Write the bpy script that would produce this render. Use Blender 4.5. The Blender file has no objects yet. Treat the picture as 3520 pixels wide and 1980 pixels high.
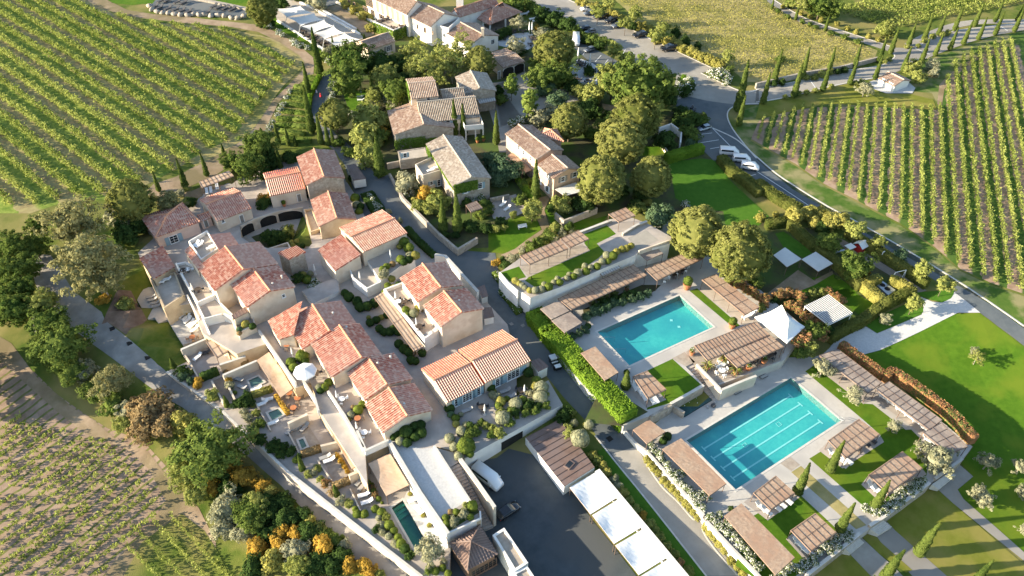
import bpy, bmesh, math, random
import numpy as np
from mathutils import Vector, Matrix
from mathutils.geometry import tessellate_polygon
R=math.radians; PI=math.pi
random.seed(7); rng=np.random.default_rng(7)
SC=bpy.context.scene; COL=SC.collection
# ---------------------------------------------------------------- camera, light, exposure
F_PX=2657.5; W0,H0=3520.,1980.; PITCH=0.73958; ROLL=0.0168959; CAMH=100.0
_c,_s=math.cos(PITCH),math.sin(PITCH)
FW=Vector((0,_c,-_s)); R0=Vector((1,0,0)); U0=R0.cross(FW)
RX=math.cos(ROLL)*R0+math.sin(ROLL)*U0; UP=-math.sin(ROLL)*R0+math.cos(ROLL)*U0
cd=bpy.data.cameras.new('camera'); cam=bpy.data.objects.new('camera',cd); COL.objects.link(cam)
cd.sensor_width=36; cd.lens=36*F_PX/W0; cd.clip_end=4000; cd.clip_start=1
cam.matrix_world=Matrix(((RX.x,UP.x,-FW.x,0),(RX.y,UP.y,-FW.y,0),(RX.z,UP.z,-FW.z,CAMH),(0,0,0,1)))
SC.camera=cam
SUN_AZ=R(188.5); SUN_EL=R(16)
wd=bpy.data.worlds.new('World'); SC.world=wd; wd.use_nodes=True
_n=wd.node_tree.nodes; _bg=_n['Background']; _sky=_n.new('ShaderNodeTexSky'); _sky.sky_type='NISHITA'; _sky.sun_disc=False
_sky.sun_elevation=SUN_EL; _sky.sun_rotation=R(90)-SUN_AZ; _sky.air_density=1.0; _sky.dust_density=.6
wd.node_tree.links.new(_sky.outputs[0],_bg.inputs[0]); _bg.inputs[1].default_value=0.115
sl=bpy.data.lights.new('sun','SUN'); sl.energy=5.0; sl.angle=R(.5); sl.color=(1,.87,.66)
so=bpy.data.objects.new('sun',sl); COL.objects.link(so)
_sd=Vector((math.cos(SUN_AZ)*math.cos(SUN_EL),math.sin(SUN_AZ)*math.cos(SUN_EL),math.sin(SUN_EL)))
so.rotation_euler=_sd.to_track_quat('Z','Y').to_euler()
SC.view_settings.view_transform='Standard'; SC.view_settings.look='None'; SC.view_settings.exposure=1.6; SC.view_settings.gamma=1
SC.cycles.max_bounces=5; SC.cycles.diffuse_bounces=3; SC.cycles.transparent_max_bounces=6; SC.cycles.caustics_reflective=False; SC.cycles.caustics_refractive=False
# ---------------------------------------------------------------- photo pixels -> points of the place
_crop=[0,0,1.0]
def crop(ox,oy,w=900,img=2576): _crop[:]=[ox,oy,w/img]
def px(p): return (_crop[0]+p[0]*_crop[2],_crop[1]+p[1]*_crop[2])
def ray(p):
    x,y=px(p); return ((x-W0/2)/F_PX)*RX-((y-H0/2)/F_PX)*UP+FW
def P(p,z):
    d=ray(p); t=(z-CAMH)/d.z; return Vector((d.x*t,d.y*t,z))
def proj(X):
    d=Vector(X)-Vector((0,0,CAMH)); w=d.dot(FW); return (W0/2+F_PX*d.dot(RX)/w,H0/2-F_PX*d.dot(UP)/w)
# terrain: thin plate spline through levels read off the photograph
_ctl=[(0,0,2),(700,100,2),(1700,100,1.5),(2600,60,2),(3500,60,2),(1060,300,.8),(1180,500,-.2),(1450,760,-1.0),(1650,950,-1.5),(1850,1230,-2),
 (2100,1500,-3.4),(2400,1900,-4.8),(1900,1800,-5.4),(1700,1650,-5.4),(0,700,0),(600,620,.2),(300,900,-1.5),(400,1200,-3.2),(480,1400,-7),(150,1250,-5.5),(820,1800,-10),(640,1650,-8.5),(750,1450,-4.8),(1200,1850,-6.2),(0,1400,-7),(300,1900,-10),(300,1600,-8),
 (2450,400,1),(2700,650,.5),(3300,1080,-.5),(3500,1150,-1),(3000,700,.5),(3500,600,1),(3150,1600,-5.0),(3500,1900,-6),(3350,1250,-3.6),(3100,1350,-4.8),(2400,650,0),(1700,500,.8),(900,900,-1.9),(2700,1500,-3.6),(2300,1100,-2.2),(2900,1000,-1.2)]
def _cw(p,z):
    x,y=p; d=((x-W0/2)/F_PX)*RX-((y-H0/2)/F_PX)*UP+FW; t=(z-CAMH)/d.z; return (d.x*t,d.y*t)
_cp=np.array([_cw((a,b),z) for a,b,z in _ctl]+[(-400,500),(400,500),(-400,0),(400,0),(0,700),(0,-60)]); _cz=np.array([z for *_,z in _ctl]+[4,4,-4,-3,5,-8.])
def _phi(r2): return np.where(r2>1e-9,r2*np.log(r2+1e-12)*.5,0)
_n1=len(_cp); _A=np.zeros((_n1+3,_n1+3)); _d2=((_cp[:,None]-_cp[None])**2).sum(-1); _A[:_n1,:_n1]=_phi(_d2)+np.eye(_n1)*120
_A[:_n1,_n1]=1; _A[:_n1,_n1+1:]=_cp; _A[_n1,:_n1]=1; _A[_n1+1:,:_n1]=_cp.T
_wt=np.linalg.solve(_A,np.r_[_cz,0,0,0])
GS=4.0; GX0,GX1,GY0,GY1=-320,320,0,520
def _tps(X): X=np.atleast_2d(X); return _phi(((X[:,None]-_cp[None])**2).sum(-1))@_wt[:_n1]+_wt[_n1]+X@_wt[_n1+1:]
_gx=np.arange(GX0,GX1+.1,GS); _gy=np.arange(GY0,GY1+.1,GS); _XX,_YY=np.meshgrid(_gx,_gy)
_GZ=_tps(np.c_[_XX.ravel(),_YY.ravel()]).reshape(_XX.shape)
def hz(x,y):       # terrain height: linear over the two triangles of each grid cell
    i=min(max((x-GX0)/GS,0),len(_gx)-1.001); j=min(max((y-GY0)/GS,0),len(_gy)-1.001); a,b=int(i),int(j); u,v=i-a,j-b
    z00,z10,z01,z11=_GZ[b,a],_GZ[b,a+1],_GZ[b+1,a],_GZ[b+1,a+1]
    return float(z00+u*(z10-z00)+v*(z11-z10)) if u>=v else float(z00+v*(z01-z00)+u*(z11-z01))
def G(p):
    z=0.
    for _ in range(7):
        q=P(p,z); z=.3*z+.7*hz(q.x,q.y)
    return P(p,z)
def at(p,z=None): return G(p) if z is None else P(p,z)
def topz(X,p):     # height above X whose picture is nearest the pixel p
    x,y=px(p); best=(1e9,3)
    for k in range(2,300):
        q=proj((X[0],X[1],X[2]+k*.1)); d=abs(q[1]-y)
        if d<best[0]: best=(d,k*.1)
    return best[1]
# ---------------------------------------------------------------- materials
MATS={}
def _nt(name):
    m=bpy.data.materials.new(name); m.use_nodes=True; return m,m.node_tree.nodes,m.node_tree.links
def _c4(c): return (c[0],c[1],c[2],1)
def mat(name,c1,c2=None,scale=1.,rough=.85,bump=0.,bscale=None,spec=.3,metal=0,detail=6,c3=None,mscale=.05,emit=None,coat=0):
    """two-tone noise, a third tone in large soft patches, optional bump"""
    if name in MATS: return MATS[name]
    m,N,L=_nt(name); b=N['Principled BSDF']; b.inputs['Roughness'].default_value=rough; b.inputs['Specular IOR Level'].default_value=spec; b.inputs['Metallic'].default_value=metal
    b.inputs['Coat Weight'].default_value=coat
    g=N.new('ShaderNodeNewGeometry'); out=None
    if c2 is None: b.inputs['Base Color'].default_value=_c4(c1)
    else:
        t=N.new('ShaderNodeTexNoise'); t.inputs['Scale'].default_value=scale; t.inputs['Detail'].default_value=detail; t.inputs['Roughness'].default_value=.65; L.new(g.outputs['Position'],t.inputs['Vector'])
        r=N.new('ShaderNodeValToRGB'); r.color_ramp.elements[0].position=.32; r.color_ramp.elements[1].position=.68; r.color_ramp.elements[0].color=_c4(c1); r.color_ramp.elements[1].color=_c4(c2)
        L.new(t.outputs['Fac'],r.inputs['Fac']); out=r.outputs['Color']
        if c3 is not None:
            t2=N.new('ShaderNodeTexNoise'); t2.inputs['Scale'].default_value=mscale; t2.inputs['Detail'].default_value=4; L.new(g.outputs['Position'],t2.inputs['Vector'])
            r2=N.new('ShaderNodeValToRGB'); r2.color_ramp.elements[0].position=.45; r2.color_ramp.elements[1].position=.62; L.new(t2.outputs['Fac'],r2.inputs['Fac'])
            x=N.new('ShaderNodeMix'); x.data_type='RGBA'; L.new(r2.outputs['Color'],x.inputs[0]); L.new(out,x.inputs[6]); x.inputs[7].default_value=_c4(c3); out=x.outputs[2]
        L.new(out,b.inputs['Base Color'])
    if bump:
        t=N.new('ShaderNodeTexNoise'); t.inputs['Scale'].default_value=bscale or scale*3; t.inputs['Detail'].default_value=5; L.new(g.outputs['Position'],t.inputs['Vector'])
        bm=N.new('ShaderNodeBump'); bm.inputs['Strength'].default_value=bump; bm.inputs['Distance'].default_value=.1; L.new(t.outputs['Fac'],bm.inputs['Height']); L.new(bm.outputs[0],b.inputs['Normal'])
    MATS[name]=m; return m
def leafmat(name,c1,c2,trans=.3,c3=None,f3=.1):
    """foliage: tone differs from leaf to leaf and from clump to clump"""
    if name in MATS: return MATS[name]
    m,N,L=_nt(name); N.remove(N['Principled BSDF']); o=N['Material Output']
    g=N.new('ShaderNodeNewGeometry'); oi=N.new('ShaderNodeObjectInfo'); t=N.new('ShaderNodeTexNoise'); t.inputs['Scale'].default_value=.45; t.inputs['Detail'].default_value=3; L.new(g.outputs['Position'],t.inputs['Vector'])
    a=N.new('ShaderNodeMath'); a.operation='MULTIPLY_ADD'; a.inputs[1].default_value=.45; L.new(g.outputs['Random Per Island'],a.inputs[0]); L.new(t.outputs['Fac'],a.inputs[2])
    a2=N.new('ShaderNodeMath'); a2.operation='MULTIPLY_ADD'; a2.inputs[1].default_value=.25; L.new(oi.outputs['Random'],a2.inputs[0]); L.new(a.outputs[0],a2.inputs[2])
    r=N.new('ShaderNodeValToRGB'); r.color_ramp.elements[0].position=.45; r.color_ramp.elements[1].position=1.15 if False else 1.0; r.color_ramp.elements[0].color=_c4(c1); r.color_ramp.elements[1].color=_c4(c2)
    L.new(a2.outputs[0],r.inputs['Fac']); col=r.outputs['Color']
    if c3 is not None:
        w=N.new('ShaderNodeTexWhiteNoise'); w.noise_dimensions='1D'; L.new(g.outputs['Random Per Island'],w.inputs['W'])
        k=N.new('ShaderNodeMath'); k.operation='LESS_THAN'; k.inputs[1].default_value=f3; L.new(w.outputs['Value'],k.inputs[0])
        x=N.new('ShaderNodeMix'); x.data_type='RGBA'; L.new(k.outputs[0],x.inputs[0]); L.new(col,x.inputs[6]); x.inputs[7].default_value=_c4(c3); col=x.outputs[2]
    d=N.new('ShaderNodeBsdfDiffuse'); tr=N.new('ShaderNodeBsdfTranslucent'); L.new(col,d.inputs[0]); L.new(col,tr.inputs[0])
    mx=N.new('ShaderNodeMixShader'); mx.inputs[0].default_value=trans; L.new(d.outputs[0],mx.inputs[1]); L.new(tr.outputs[0],mx.inputs[2]); L.new(mx.outputs[0],o.inputs[0])
    MATS[name]=m; return m
def tilemat(name,cols,patch,tu=.42,tv=.42,crest=(.7,.5,.36),ck=.5,e0=.9,e1=-.6):
    """canal tiles: every tile its own tone (by UV cell), lichen and weather in patches"""
    if name in MATS: return MATS[name]
    m,N,L=_nt(name); b=N['Principled BSDF']; b.inputs['Roughness'].default_value=.9; b.inputs['Specular IOR Level'].default_value=.15
    uv=N.new('ShaderNodeUVMap'); sp=N.new('ShaderNodeSeparateXYZ'); L.new(uv.outputs[0],sp.inputs[0])
    f=[]
    for i,s in ((0,tu),(1,tv)):
        a=N.new('ShaderNodeMath'); a.operation='MULTIPLY'; a.inputs[1].default_value=1/s; L.new(sp.outputs[i],a.inputs[0]); q=N.new('ShaderNodeMath'); q.operation='FLOOR'; L.new(a.outputs[0],q.inputs[0]); f.append(q)
    cb=N.new('ShaderNodeCombineXYZ'); L.new(f[0].outputs[0],cb.inputs[0]); L.new(f[1].outputs[0],cb.inputs[1])
    w=N.new('ShaderNodeTexWhiteNoise'); w.noise_dimensions='2D'; L.new(cb.outputs[0],w.inputs['Vector'])
    r=N.new('ShaderNodeValToRGB'); E=r.color_ramp.elements; r.color_ramp.interpolation='CONSTANT'
    E[0].color=_c4(cols[0]); E[1].position=1/len(cols); E[1].color=_c4(cols[1])
    for i,c in enumerate(cols[2:],2): e=E.new(i/len(cols)); e.color=_c4(c)
    L.new(w.outputs['Value'],r.inputs[0])
    g=N.new('ShaderNodeNewGeometry'); t=N.new('ShaderNodeTexNoise'); t.inputs['Scale'].default_value=1.5; t.inputs['Detail'].default_value=7; t.inputs['Roughness'].default_value=.75; L.new(g.outputs['Position'],t.inputs['Vector'])
    r2=N.new('ShaderNodeValToRGB'); r2.color_ramp.elements[0].position=.5; r2.color_ramp.elements[1].position=.72; L.new(t.outputs['Fac'],r2.inputs[0])
    mu=N.new('ShaderNodeMath'); mu.operation='MULTIPLY'; mu.inputs[1].default_value=.75; L.new(r2.outputs[0],mu.inputs[0])
    x=N.new('ShaderNodeMix'); x.data_type='RGBA'; L.new(mu.outputs[0],x.inputs[0]); L.new(r.outputs[0],x.inputs[6]); x.inputs[7].default_value=_c4(patch)
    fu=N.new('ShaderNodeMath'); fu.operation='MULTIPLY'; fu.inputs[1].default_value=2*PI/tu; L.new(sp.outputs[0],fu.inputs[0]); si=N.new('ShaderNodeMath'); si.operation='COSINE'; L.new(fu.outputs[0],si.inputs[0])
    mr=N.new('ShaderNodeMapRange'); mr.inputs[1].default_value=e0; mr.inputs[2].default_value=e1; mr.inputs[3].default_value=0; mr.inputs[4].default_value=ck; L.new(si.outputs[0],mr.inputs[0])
    y=N.new('ShaderNodeMix'); y.data_type='RGBA'; L.new(mr.outputs[0],y.inputs[0]); L.new(x.outputs[2],y.inputs[6]); y.inputs[7].default_value=_c4(crest); L.new(y.outputs[2],b.inputs['Base Color'])  # pale crest stripes: mortar tone plus sunlight on cover tiles, put into colour
    MATS[name]=m; return m
def rowmat(name,az,period,soil,soil2,grass,grass2,duty=.5,ph=0.):
    """field ground: strips of turned soil and of sown grass that follow the vine rows"""
    m,N,L=_nt(name); b=N['Principled BSDF']; b.inputs['Roughness'].default_value=.95; b.inputs['Specular IOR Level'].default_value=.1
    g=N.new('ShaderNodeNewGeometry'); mp=N.new('ShaderNodeMapping'); mp.inputs['Rotation'].default_value=(0,0,-az); L.new(g.outputs['Position'],mp.inputs['Vector'])
    n0=N.new('ShaderNodeTexNoise'); n0.inputs['Scale'].default_value=.35; n0.inputs['Detail'].default_value=5; L.new(g.outputs['Position'],n0.inputs['Vector'])
    sp=N.new('ShaderNodeSeparateXYZ'); L.new(mp.outputs[0],sp.inputs[0])
    a=N.new('ShaderNodeMath'); a.operation='MULTIPLY_ADD'; a.inputs[1].default_value=1/period; a.inputs[2].default_value=ph; L.new(sp.outputs[1],a.inputs[0])
    a2=N.new('ShaderNodeMath'); a2.operation='MULTIPLY_ADD'; a2.inputs[1].default_value=.45; L.new(n0.outputs['Fac'],a2.inputs[0]); L.new(a.outputs[0],a2.inputs[2])
    fr=N.new('ShaderNodeMath'); fr.operation='FRACT'; L.new(a2.outputs[0],fr.inputs[0])
    r=N.new('ShaderNodeValToRGB'); E=r.color_ramp.elements; E[0].position=max(duty-.06,.01); E[1].position=min(duty+.06,.99); L.new(fr.outputs[0],r.inputs[0])
    def tone(c1,c2,s):
        t=N.new('ShaderNodeTexNoise'); t.inputs['Scale'].default_value=s; t.inputs['Detail'].default_value=7; t.inputs['Roughness'].default_value=.7; L.new(g.outputs['Position'],t.inputs['Vector'])
        q=N.new('ShaderNodeValToRGB'); q.color_ramp.elements[0].position=.33; q.color_ramp.elements[1].position=.67; q.color_ramp.elements[0].color=_c4(c1); q.color_ramp.elements[1].color=_c4(c2); L.new(t.outputs['Fac'],q.inputs[0]); return q.outputs[0]
    x=N.new('ShaderNodeMix'); x.data_type='RGBA'; L.new(r.outputs[0],x.inputs[0]); L.new(tone(soil,soil2,.5),x.inputs[6]); L.new(tone(grass,grass2,.7),x.inputs[7]); L.new(x.outputs[2],b.inputs['Base Color'])
    MATS[name]=m; return m
def watermat(name,tint,rough=.04,bs=2.2,bst=.25):
    m,N,L=_nt(name); N.remove(N['Principled BSDF']); o=N['Material Output']
    t=N.new('ShaderNodeBsdfTransparent'); t.inputs[0].default_value=_c4(tint); gl=N.new('ShaderNodeBsdfGlossy'); gl.inputs['Roughness'].default_value=rough
    g=N.new('ShaderNodeNewGeometry'); n=N.new('ShaderNodeTexNoise'); n.inputs['Scale'].default_value=bs; n.inputs['Detail'].default_value=3; L.new(g.outputs['Position'],n.inputs['Vector'])
    b=N.new('ShaderNodeBump'); b.inputs['Strength'].default_value=bst; b.inputs['Distance'].default_value=.08; L.new(n.outputs['Fac'],b.inputs['Height']); L.new(b.outputs[0],gl.inputs['Normal'])
    mx=N.new('ShaderNodeMixShader'); mx.inputs[0].default_value=.07; L.new(t.outputs[0],mx.inputs[1]); L.new(gl.outputs[0],mx.inputs[2]); L.new(mx.outputs[0],o.inputs[0]); MATS[name]=m; return m
M=MATS
mat('asphalt',(.085,.10,.108),(.12,.135,.14),.6,.9,.1,12,c3=(.15,.155,.15),mscale=.08)
mat('yard_asphalt',(.05,.062,.07),(.075,.088,.095),.5,.85,.1,10,c3=(.075,.08,.08),mscale=.09)
mat('pale_road',(.30,.275,.235),(.38,.35,.30),.5,.95,.1,8,c3=(.26,.24,.21),mscale=.06)
mat('gravel_road',(.26,.245,.22),(.37,.35,.315),.45,.95,.2,9,c3=(.2,.185,.165),mscale=.12)
mat('white_gravel',(.43,.43,.42),(.56,.55,.53),3,.95,.3,14)
mat('dirt',(.25,.175,.11),(.40,.30,.20),.35,.95,.2,6,c3=(.19,.15,.075),mscale=.12)
mat('soil',(.14,.09,.06),(.27,.185,.13),.5,.95,.3,7)
mat('lawn',(.055,.125,.008),(.085,.17,.012),.9,.95,.25,18,c3=(.12,.175,.015),mscale=.13,spec=.1)
mat('lawn_shade',(.05,.13,.012),(.075,.165,.018),.9,.95,.25,18,spec=.1)
mat('dry_lawn',(.15,.165,.022),(.20,.205,.035),.6,.95,.25,16,c3=(.25,.22,.055),mscale=.16,spec=.1)
mat('rough_grass',(.06,.105,.014),(.15,.165,.035),.35,.95,.35,6,c3=(.23,.20,.07),mscale=.09,spec=.1)
mat('dry_grass',(.27,.235,.085),(.40,.33,.15),.5,.95,.35,6,c3=(.22,.21,.06),mscale=.1,spec=.1)
mat('verge',(.05,.11,.015),(.10,.15,.03),.5,.95,.35,6,c3=(.26,.235,.11),mscale=.22,spec=.1)
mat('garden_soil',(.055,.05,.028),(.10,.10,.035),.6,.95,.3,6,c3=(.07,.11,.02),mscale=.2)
mat('paving',(.40,.345,.30),(.48,.425,.37),.8,.85,.08,9,c3=(.35,.31,.275),mscale=.25)
mat('pool_deck',(.45,.42,.375),(.52,.49,.44),1.6,.8,.05,9,c3=(.41,.385,.35),mscale=.2)
mat('terrace_tile',(.42,.36,.29),(.52,.45,.37),.9,.85,.06,9)
mat('wood_deck',(.30,.25,.20),(.42,.36,.29),1.2,.85,.1,7)
mat('dark_pave',(.20,.17,.14),(.28,.24,.20),.8,.9,.15,9)
mat('cream',(.60,.51,.40),(.70,.61,.49),.45,.92,.05,8,c3=(.56,.46,.35),mscale=.5)
mat('sand',(.50,.39,.25),(.62,.50,.34),.45,.92,.05,8,c3=(.46,.35,.23),mscale=.4)
mat('white_wall',(.74,.71,.66),(.82,.79,.74),.45,.9,.04,8,c3=(.68,.64,.58),mscale=.4)
mat('pink_wall',(.62,.44,.36),(.70,.52,.43),.45,.92,.05,8,c3=(.57,.42,.34),mscale=.4)
mat('salmon',(.56,.38,.27),(.63,.45,.33),.5,.92,.05,8,c3=(.50,.35,.25),mscale=.4)
mat('stone',(.24,.20,.155),(.52,.46,.38),1.5,.95,.5,4,c3=(.36,.31,.25),mscale=.4)
mat('kerb',(.50,.47,.42),(.62,.59,.53),1.2,.9)
mat('white_paint',(.72,.72,.70),(.82,.82,.80),2,.7)
mat('white_metal',(.80,.80,.78),(.84,.84,.82),3,.5)
mat('white_fabric',(.78,.77,.74),(.84,.83,.80),.8,.9,.05,5)
mat('louvre',(.20,.21,.215),(.25,.26,.265),2,.5); mat('sail',(.55,.54,.50),(.63,.61,.57),.4,.9,.05,4)
mat('dark_fabric',(.05,.05,.055),(.08,.08,.085),3,.9)
mat('grey_fabric',(.30,.30,.29),(.38,.37,.36),3,.9)
mat('reed',(.30,.205,.14),(.46,.335,.24),2.6,.9,.3,9,c3=(.36,.23,.155),mscale=.35)
mat('reed_grey',(.27,.215,.175),(.38,.31,.255),2.2,.9,.3,9,c3=(.24,.19,.16),mscale=.35)
mat('canvas_tan',(.50,.35,.235),(.60,.44,.31),.7,.92,.08,4,c3=(.46,.31,.20),mscale=.3)
mat('rust_metal',(.13,.085,.065),(.19,.13,.10),1,.7)
mat('brown_metal',(.16,.105,.085),(.22,.15,.12),.6,.55,.03,5,c3=(.19,.14,.125),mscale=.3)
mat('terracotta',(.38,.14,.06),(.50,.21,.10),2,.85)
mat('glass',(.012,.016,.02),(.03,.035,.04),.5,.08,spec=.6)
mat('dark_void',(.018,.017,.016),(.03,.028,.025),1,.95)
mat('blue_paint',(.20,.30,.36),(.26,.37,.43),2,.7)
mat('grey_paint',(.20,.19,.175),(.26,.25,.23),2,.7)
mat('dark_wood',(.06,.045,.035),(.10,.075,.055),2,.8)
mat('wood',(.30,.21,.14),(.42,.31,.22),2.5,.85)
mat('trunk',(.10,.075,.055),(.20,.15,.11),3,.95,.4,8)
mat('pale_trunk',(.30,.26,.21),(.44,.39,.32),3,.95,.3,8)
mat('pool_tile',(.075,.44,.44),(.13,.54,.50),1.4,.6,c3=(.07,.38,.42),mscale=.12)
mat('pool_green',(.06,.26,.20),(.10,.34,.27),1.2,.6)
mat('pool_line',(.45,.72,.70),(.55,.8,.78),2,.6)
mat('plunge',(.02,.06,.065),(.04,.11,.11),1,.5)
watermat('water',(.66,.94,.94)); watermat('dark_water',(.5,.75,.72))
mat('rubber',(.02,.02,.02),rough=.8); mat('chrome',(.6,.6,.6),rough=.25,metal=1)
mat('car_black',(.008,.008,.01),rough=.25,spec=.5,coat=1); mat('car_white',(.78,.78,.78),rough=.3,spec=.5,coat=.6); mat('car_grey',(.10,.115,.14),rough=.25,spec=.5,coat=1); mat('car_silver',(.42,.46,.50),rough=.3,metal=.5,coat=.6)
mat('lamp_red',(.4,.02,.015),rough=.3); mat('lamp_clear',(.7,.7,.68),rough=.2)
mat('red_paint',(.45,.03,.025),rough=.6); mat('skin',(.45,.26,.18),rough=.6); mat('red_cloth',(.55,.03,.05),(.6,.05,.07),3,.9); mat('white_cloth',(.8,.78,.76),rough=.9); mat('hair',(.05,.03,.02),rough=.8)
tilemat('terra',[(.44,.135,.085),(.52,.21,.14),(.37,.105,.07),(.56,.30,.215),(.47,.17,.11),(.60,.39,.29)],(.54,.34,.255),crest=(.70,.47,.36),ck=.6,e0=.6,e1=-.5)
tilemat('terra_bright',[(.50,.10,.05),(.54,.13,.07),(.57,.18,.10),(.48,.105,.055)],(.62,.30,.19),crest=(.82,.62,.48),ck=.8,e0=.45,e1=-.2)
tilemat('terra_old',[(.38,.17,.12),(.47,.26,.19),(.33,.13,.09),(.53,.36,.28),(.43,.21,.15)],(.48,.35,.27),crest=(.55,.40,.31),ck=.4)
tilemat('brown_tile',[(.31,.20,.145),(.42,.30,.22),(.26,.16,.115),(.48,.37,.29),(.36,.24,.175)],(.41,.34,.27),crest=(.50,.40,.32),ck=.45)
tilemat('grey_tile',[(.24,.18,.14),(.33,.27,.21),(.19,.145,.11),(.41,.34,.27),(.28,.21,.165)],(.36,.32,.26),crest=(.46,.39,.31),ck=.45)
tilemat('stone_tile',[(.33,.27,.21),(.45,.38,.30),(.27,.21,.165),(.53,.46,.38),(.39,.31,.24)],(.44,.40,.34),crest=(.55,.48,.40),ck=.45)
# ---------------------------------------------------------------- mesh builder and tagging
class MB:
    def __init__(s): s.v=[]; s.f=[]; s.uv=None
    def poly(s,pts): b=len(s.v); s.v+=[tuple(p) for p in pts]; s.f.append(tuple(range(b,b+len(pts)))); return s
    def prism(s,pts,z0,z1):
        """pts: list of (x,y[,z]); z1 a number or None to keep each point's z on top"""
        n=len(pts); a=sum(pts[i][0]*pts[(i+1)%n][1]-pts[(i+1)%n][0]*pts[i][1] for i in range(n))
        if a<0: pts=pts[::-1]
        b=len(s.v); s.v+=[(p[0],p[1],z0) for p in pts]+[(p[0],p[1],p[2] if z1 is None else z1) for p in pts]
        s.f.append(tuple(range(b+n-1,b-1,-1))); s.f.append(tuple(range(b+n,b+2*n)))
        for i in range(n): j=(i+1)%n; s.f.append((b+i,b+j,b+n+j,b+n+i))
        return s
    def box(s,c,sx,sy,z0,z1,ang=0):
        u=Vector((math.cos(ang),math.sin(ang),0)); w=Vector((-u.y,u.x,0)); c=Vector((c[0],c[1],0))
        return s.prism([c-u*sx/2-w*sy/2,c+u*sx/2-w*sy/2,c+u*sx/2+w*sy/2,c-u*sx/2+w*sy/2],z0,z1)
    def bar(s,a,b,r,n=4,r2=None):
        a=Vector(a); b=Vector(b); d=(b-a).normalized(); u=d.orthogonal().normalized(); w=d.cross(u); r2=r if r2 is None else r2; k=len(s.v)
        for q,rr in ((a,r),(b,r2)):
            for i in range(n): t=2*PI*(i+.5)/n; s.v.append(tuple(q+(u*math.cos(t)+w*math.sin(t))*rr))
        for i in range(n): j=(i+1)%n; s.f.append((k+i,k+j,k+n+j,k+n+i))
        s.f.append(tuple(range(k+n-1,k-1,-1))); s.f.append(tuple(range(k+n,k+2*n))); return s
    def lathe(s,c,prof,n=12):
        k=len(s.v)
        for r,z in prof:
            for i in range(n): t=2*PI*i/n; s.v.append((c[0]+r*math.cos(t),c[1]+r*math.sin(t),c[2]+z))
        for q in range(len(prof)-1):
            for i in range(n): j=(i+1)%n; s.f.append((k+q*n+i,k+q*n+j,k+(q+1)*n+j,k+(q+1)*n+i))
        s.f.append(tuple(range(k+n-1,k-1,-1))); m=k+(len(prof)-1)*n; s.f.append(tuple(range(m,m+n))); return s
    def build(s,name,m,parent=None,smooth=False):
        me=bpy.data.meshes.new(name); o=Vector((0,0,0))
        if parent is not None:
            q=parent
            while q is not None: o+=q.location; q=q.parent
        me.from_pydata([(a-o.x,b-o.y,c-o.z) for a,b,c in s.v],[],s.f); me.materials.append(M[m] if isinstance(m,str) else m)
        if s.uv:
            l=me.uv_layers.new(name='UVMap'); l.data.foreach_set('uv',[x for f in me.polygons for i in f.vertices for x in s.uv[i]])
        if smooth: me.shade_smooth()
        me.update(); ob=bpy.data.objects.new(name,me); COL.objects.link(ob); ob.parent=parent; return ob
def tag(o,label,cat=None,group=None,kind=None):
    if label: o['label']=label
    if cat: o['category']=cat
    if group: o['group']=group
    if kind: o['kind']=kind
    return o
def empty(name,loc,label,cat,group=None):
    o=bpy.data.objects.new(name,None); o.location=loc; COL.objects.link(o); o.empty_display_size=.3; return tag(o,label,cat,group)
def dup(o,loc=None,rz=None,sc=None,label=None,group=None,parent=None):
    c=o.copy(); COL.objects.link(c); c.parent=parent
    if loc is not None: c.location=loc
    if rz is not None: c.rotation_euler=(0,0,rz)
    if sc is not None: c.scale=(sc,)*3 if isinstance(sc,(int,float)) else sc
    if label: c['label']=label
    if group: c['group']=group
    for ch in list(o.children): dup(ch,parent=c)
    return c
_used=set()
def put(proto,loc,rz=0,sc=1,label=None,group=None):
    """first call moves the built thing itself, later calls copy it with its parts"""
    if id(proto) in _used: return dup(proto,loc,rz,sc,label,group)
    _used.add(id(proto)); proto.location=loc; proto.rotation_euler=(0,0,rz); proto.scale=(sc,)*3 if isinstance(sc,(int,float)) else sc
    if label: proto['label']=label
    if group: proto['group']=group
    return proto
def nth(i,n):
    if n==1: return ''
    if i==0: return 'leftmost'
    if i==n-1: return 'rightmost'
    w=['','second','third','fourth','fifth','sixth','seventh','eighth','ninth','tenth']
    if i<10: return w[i]+' from left'
    k=i+1; return f"{k}{'th' if 10<k%100<14 else {1:'st',2:'nd',3:'rd'}.get(k%10,'th')} from left"
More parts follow.
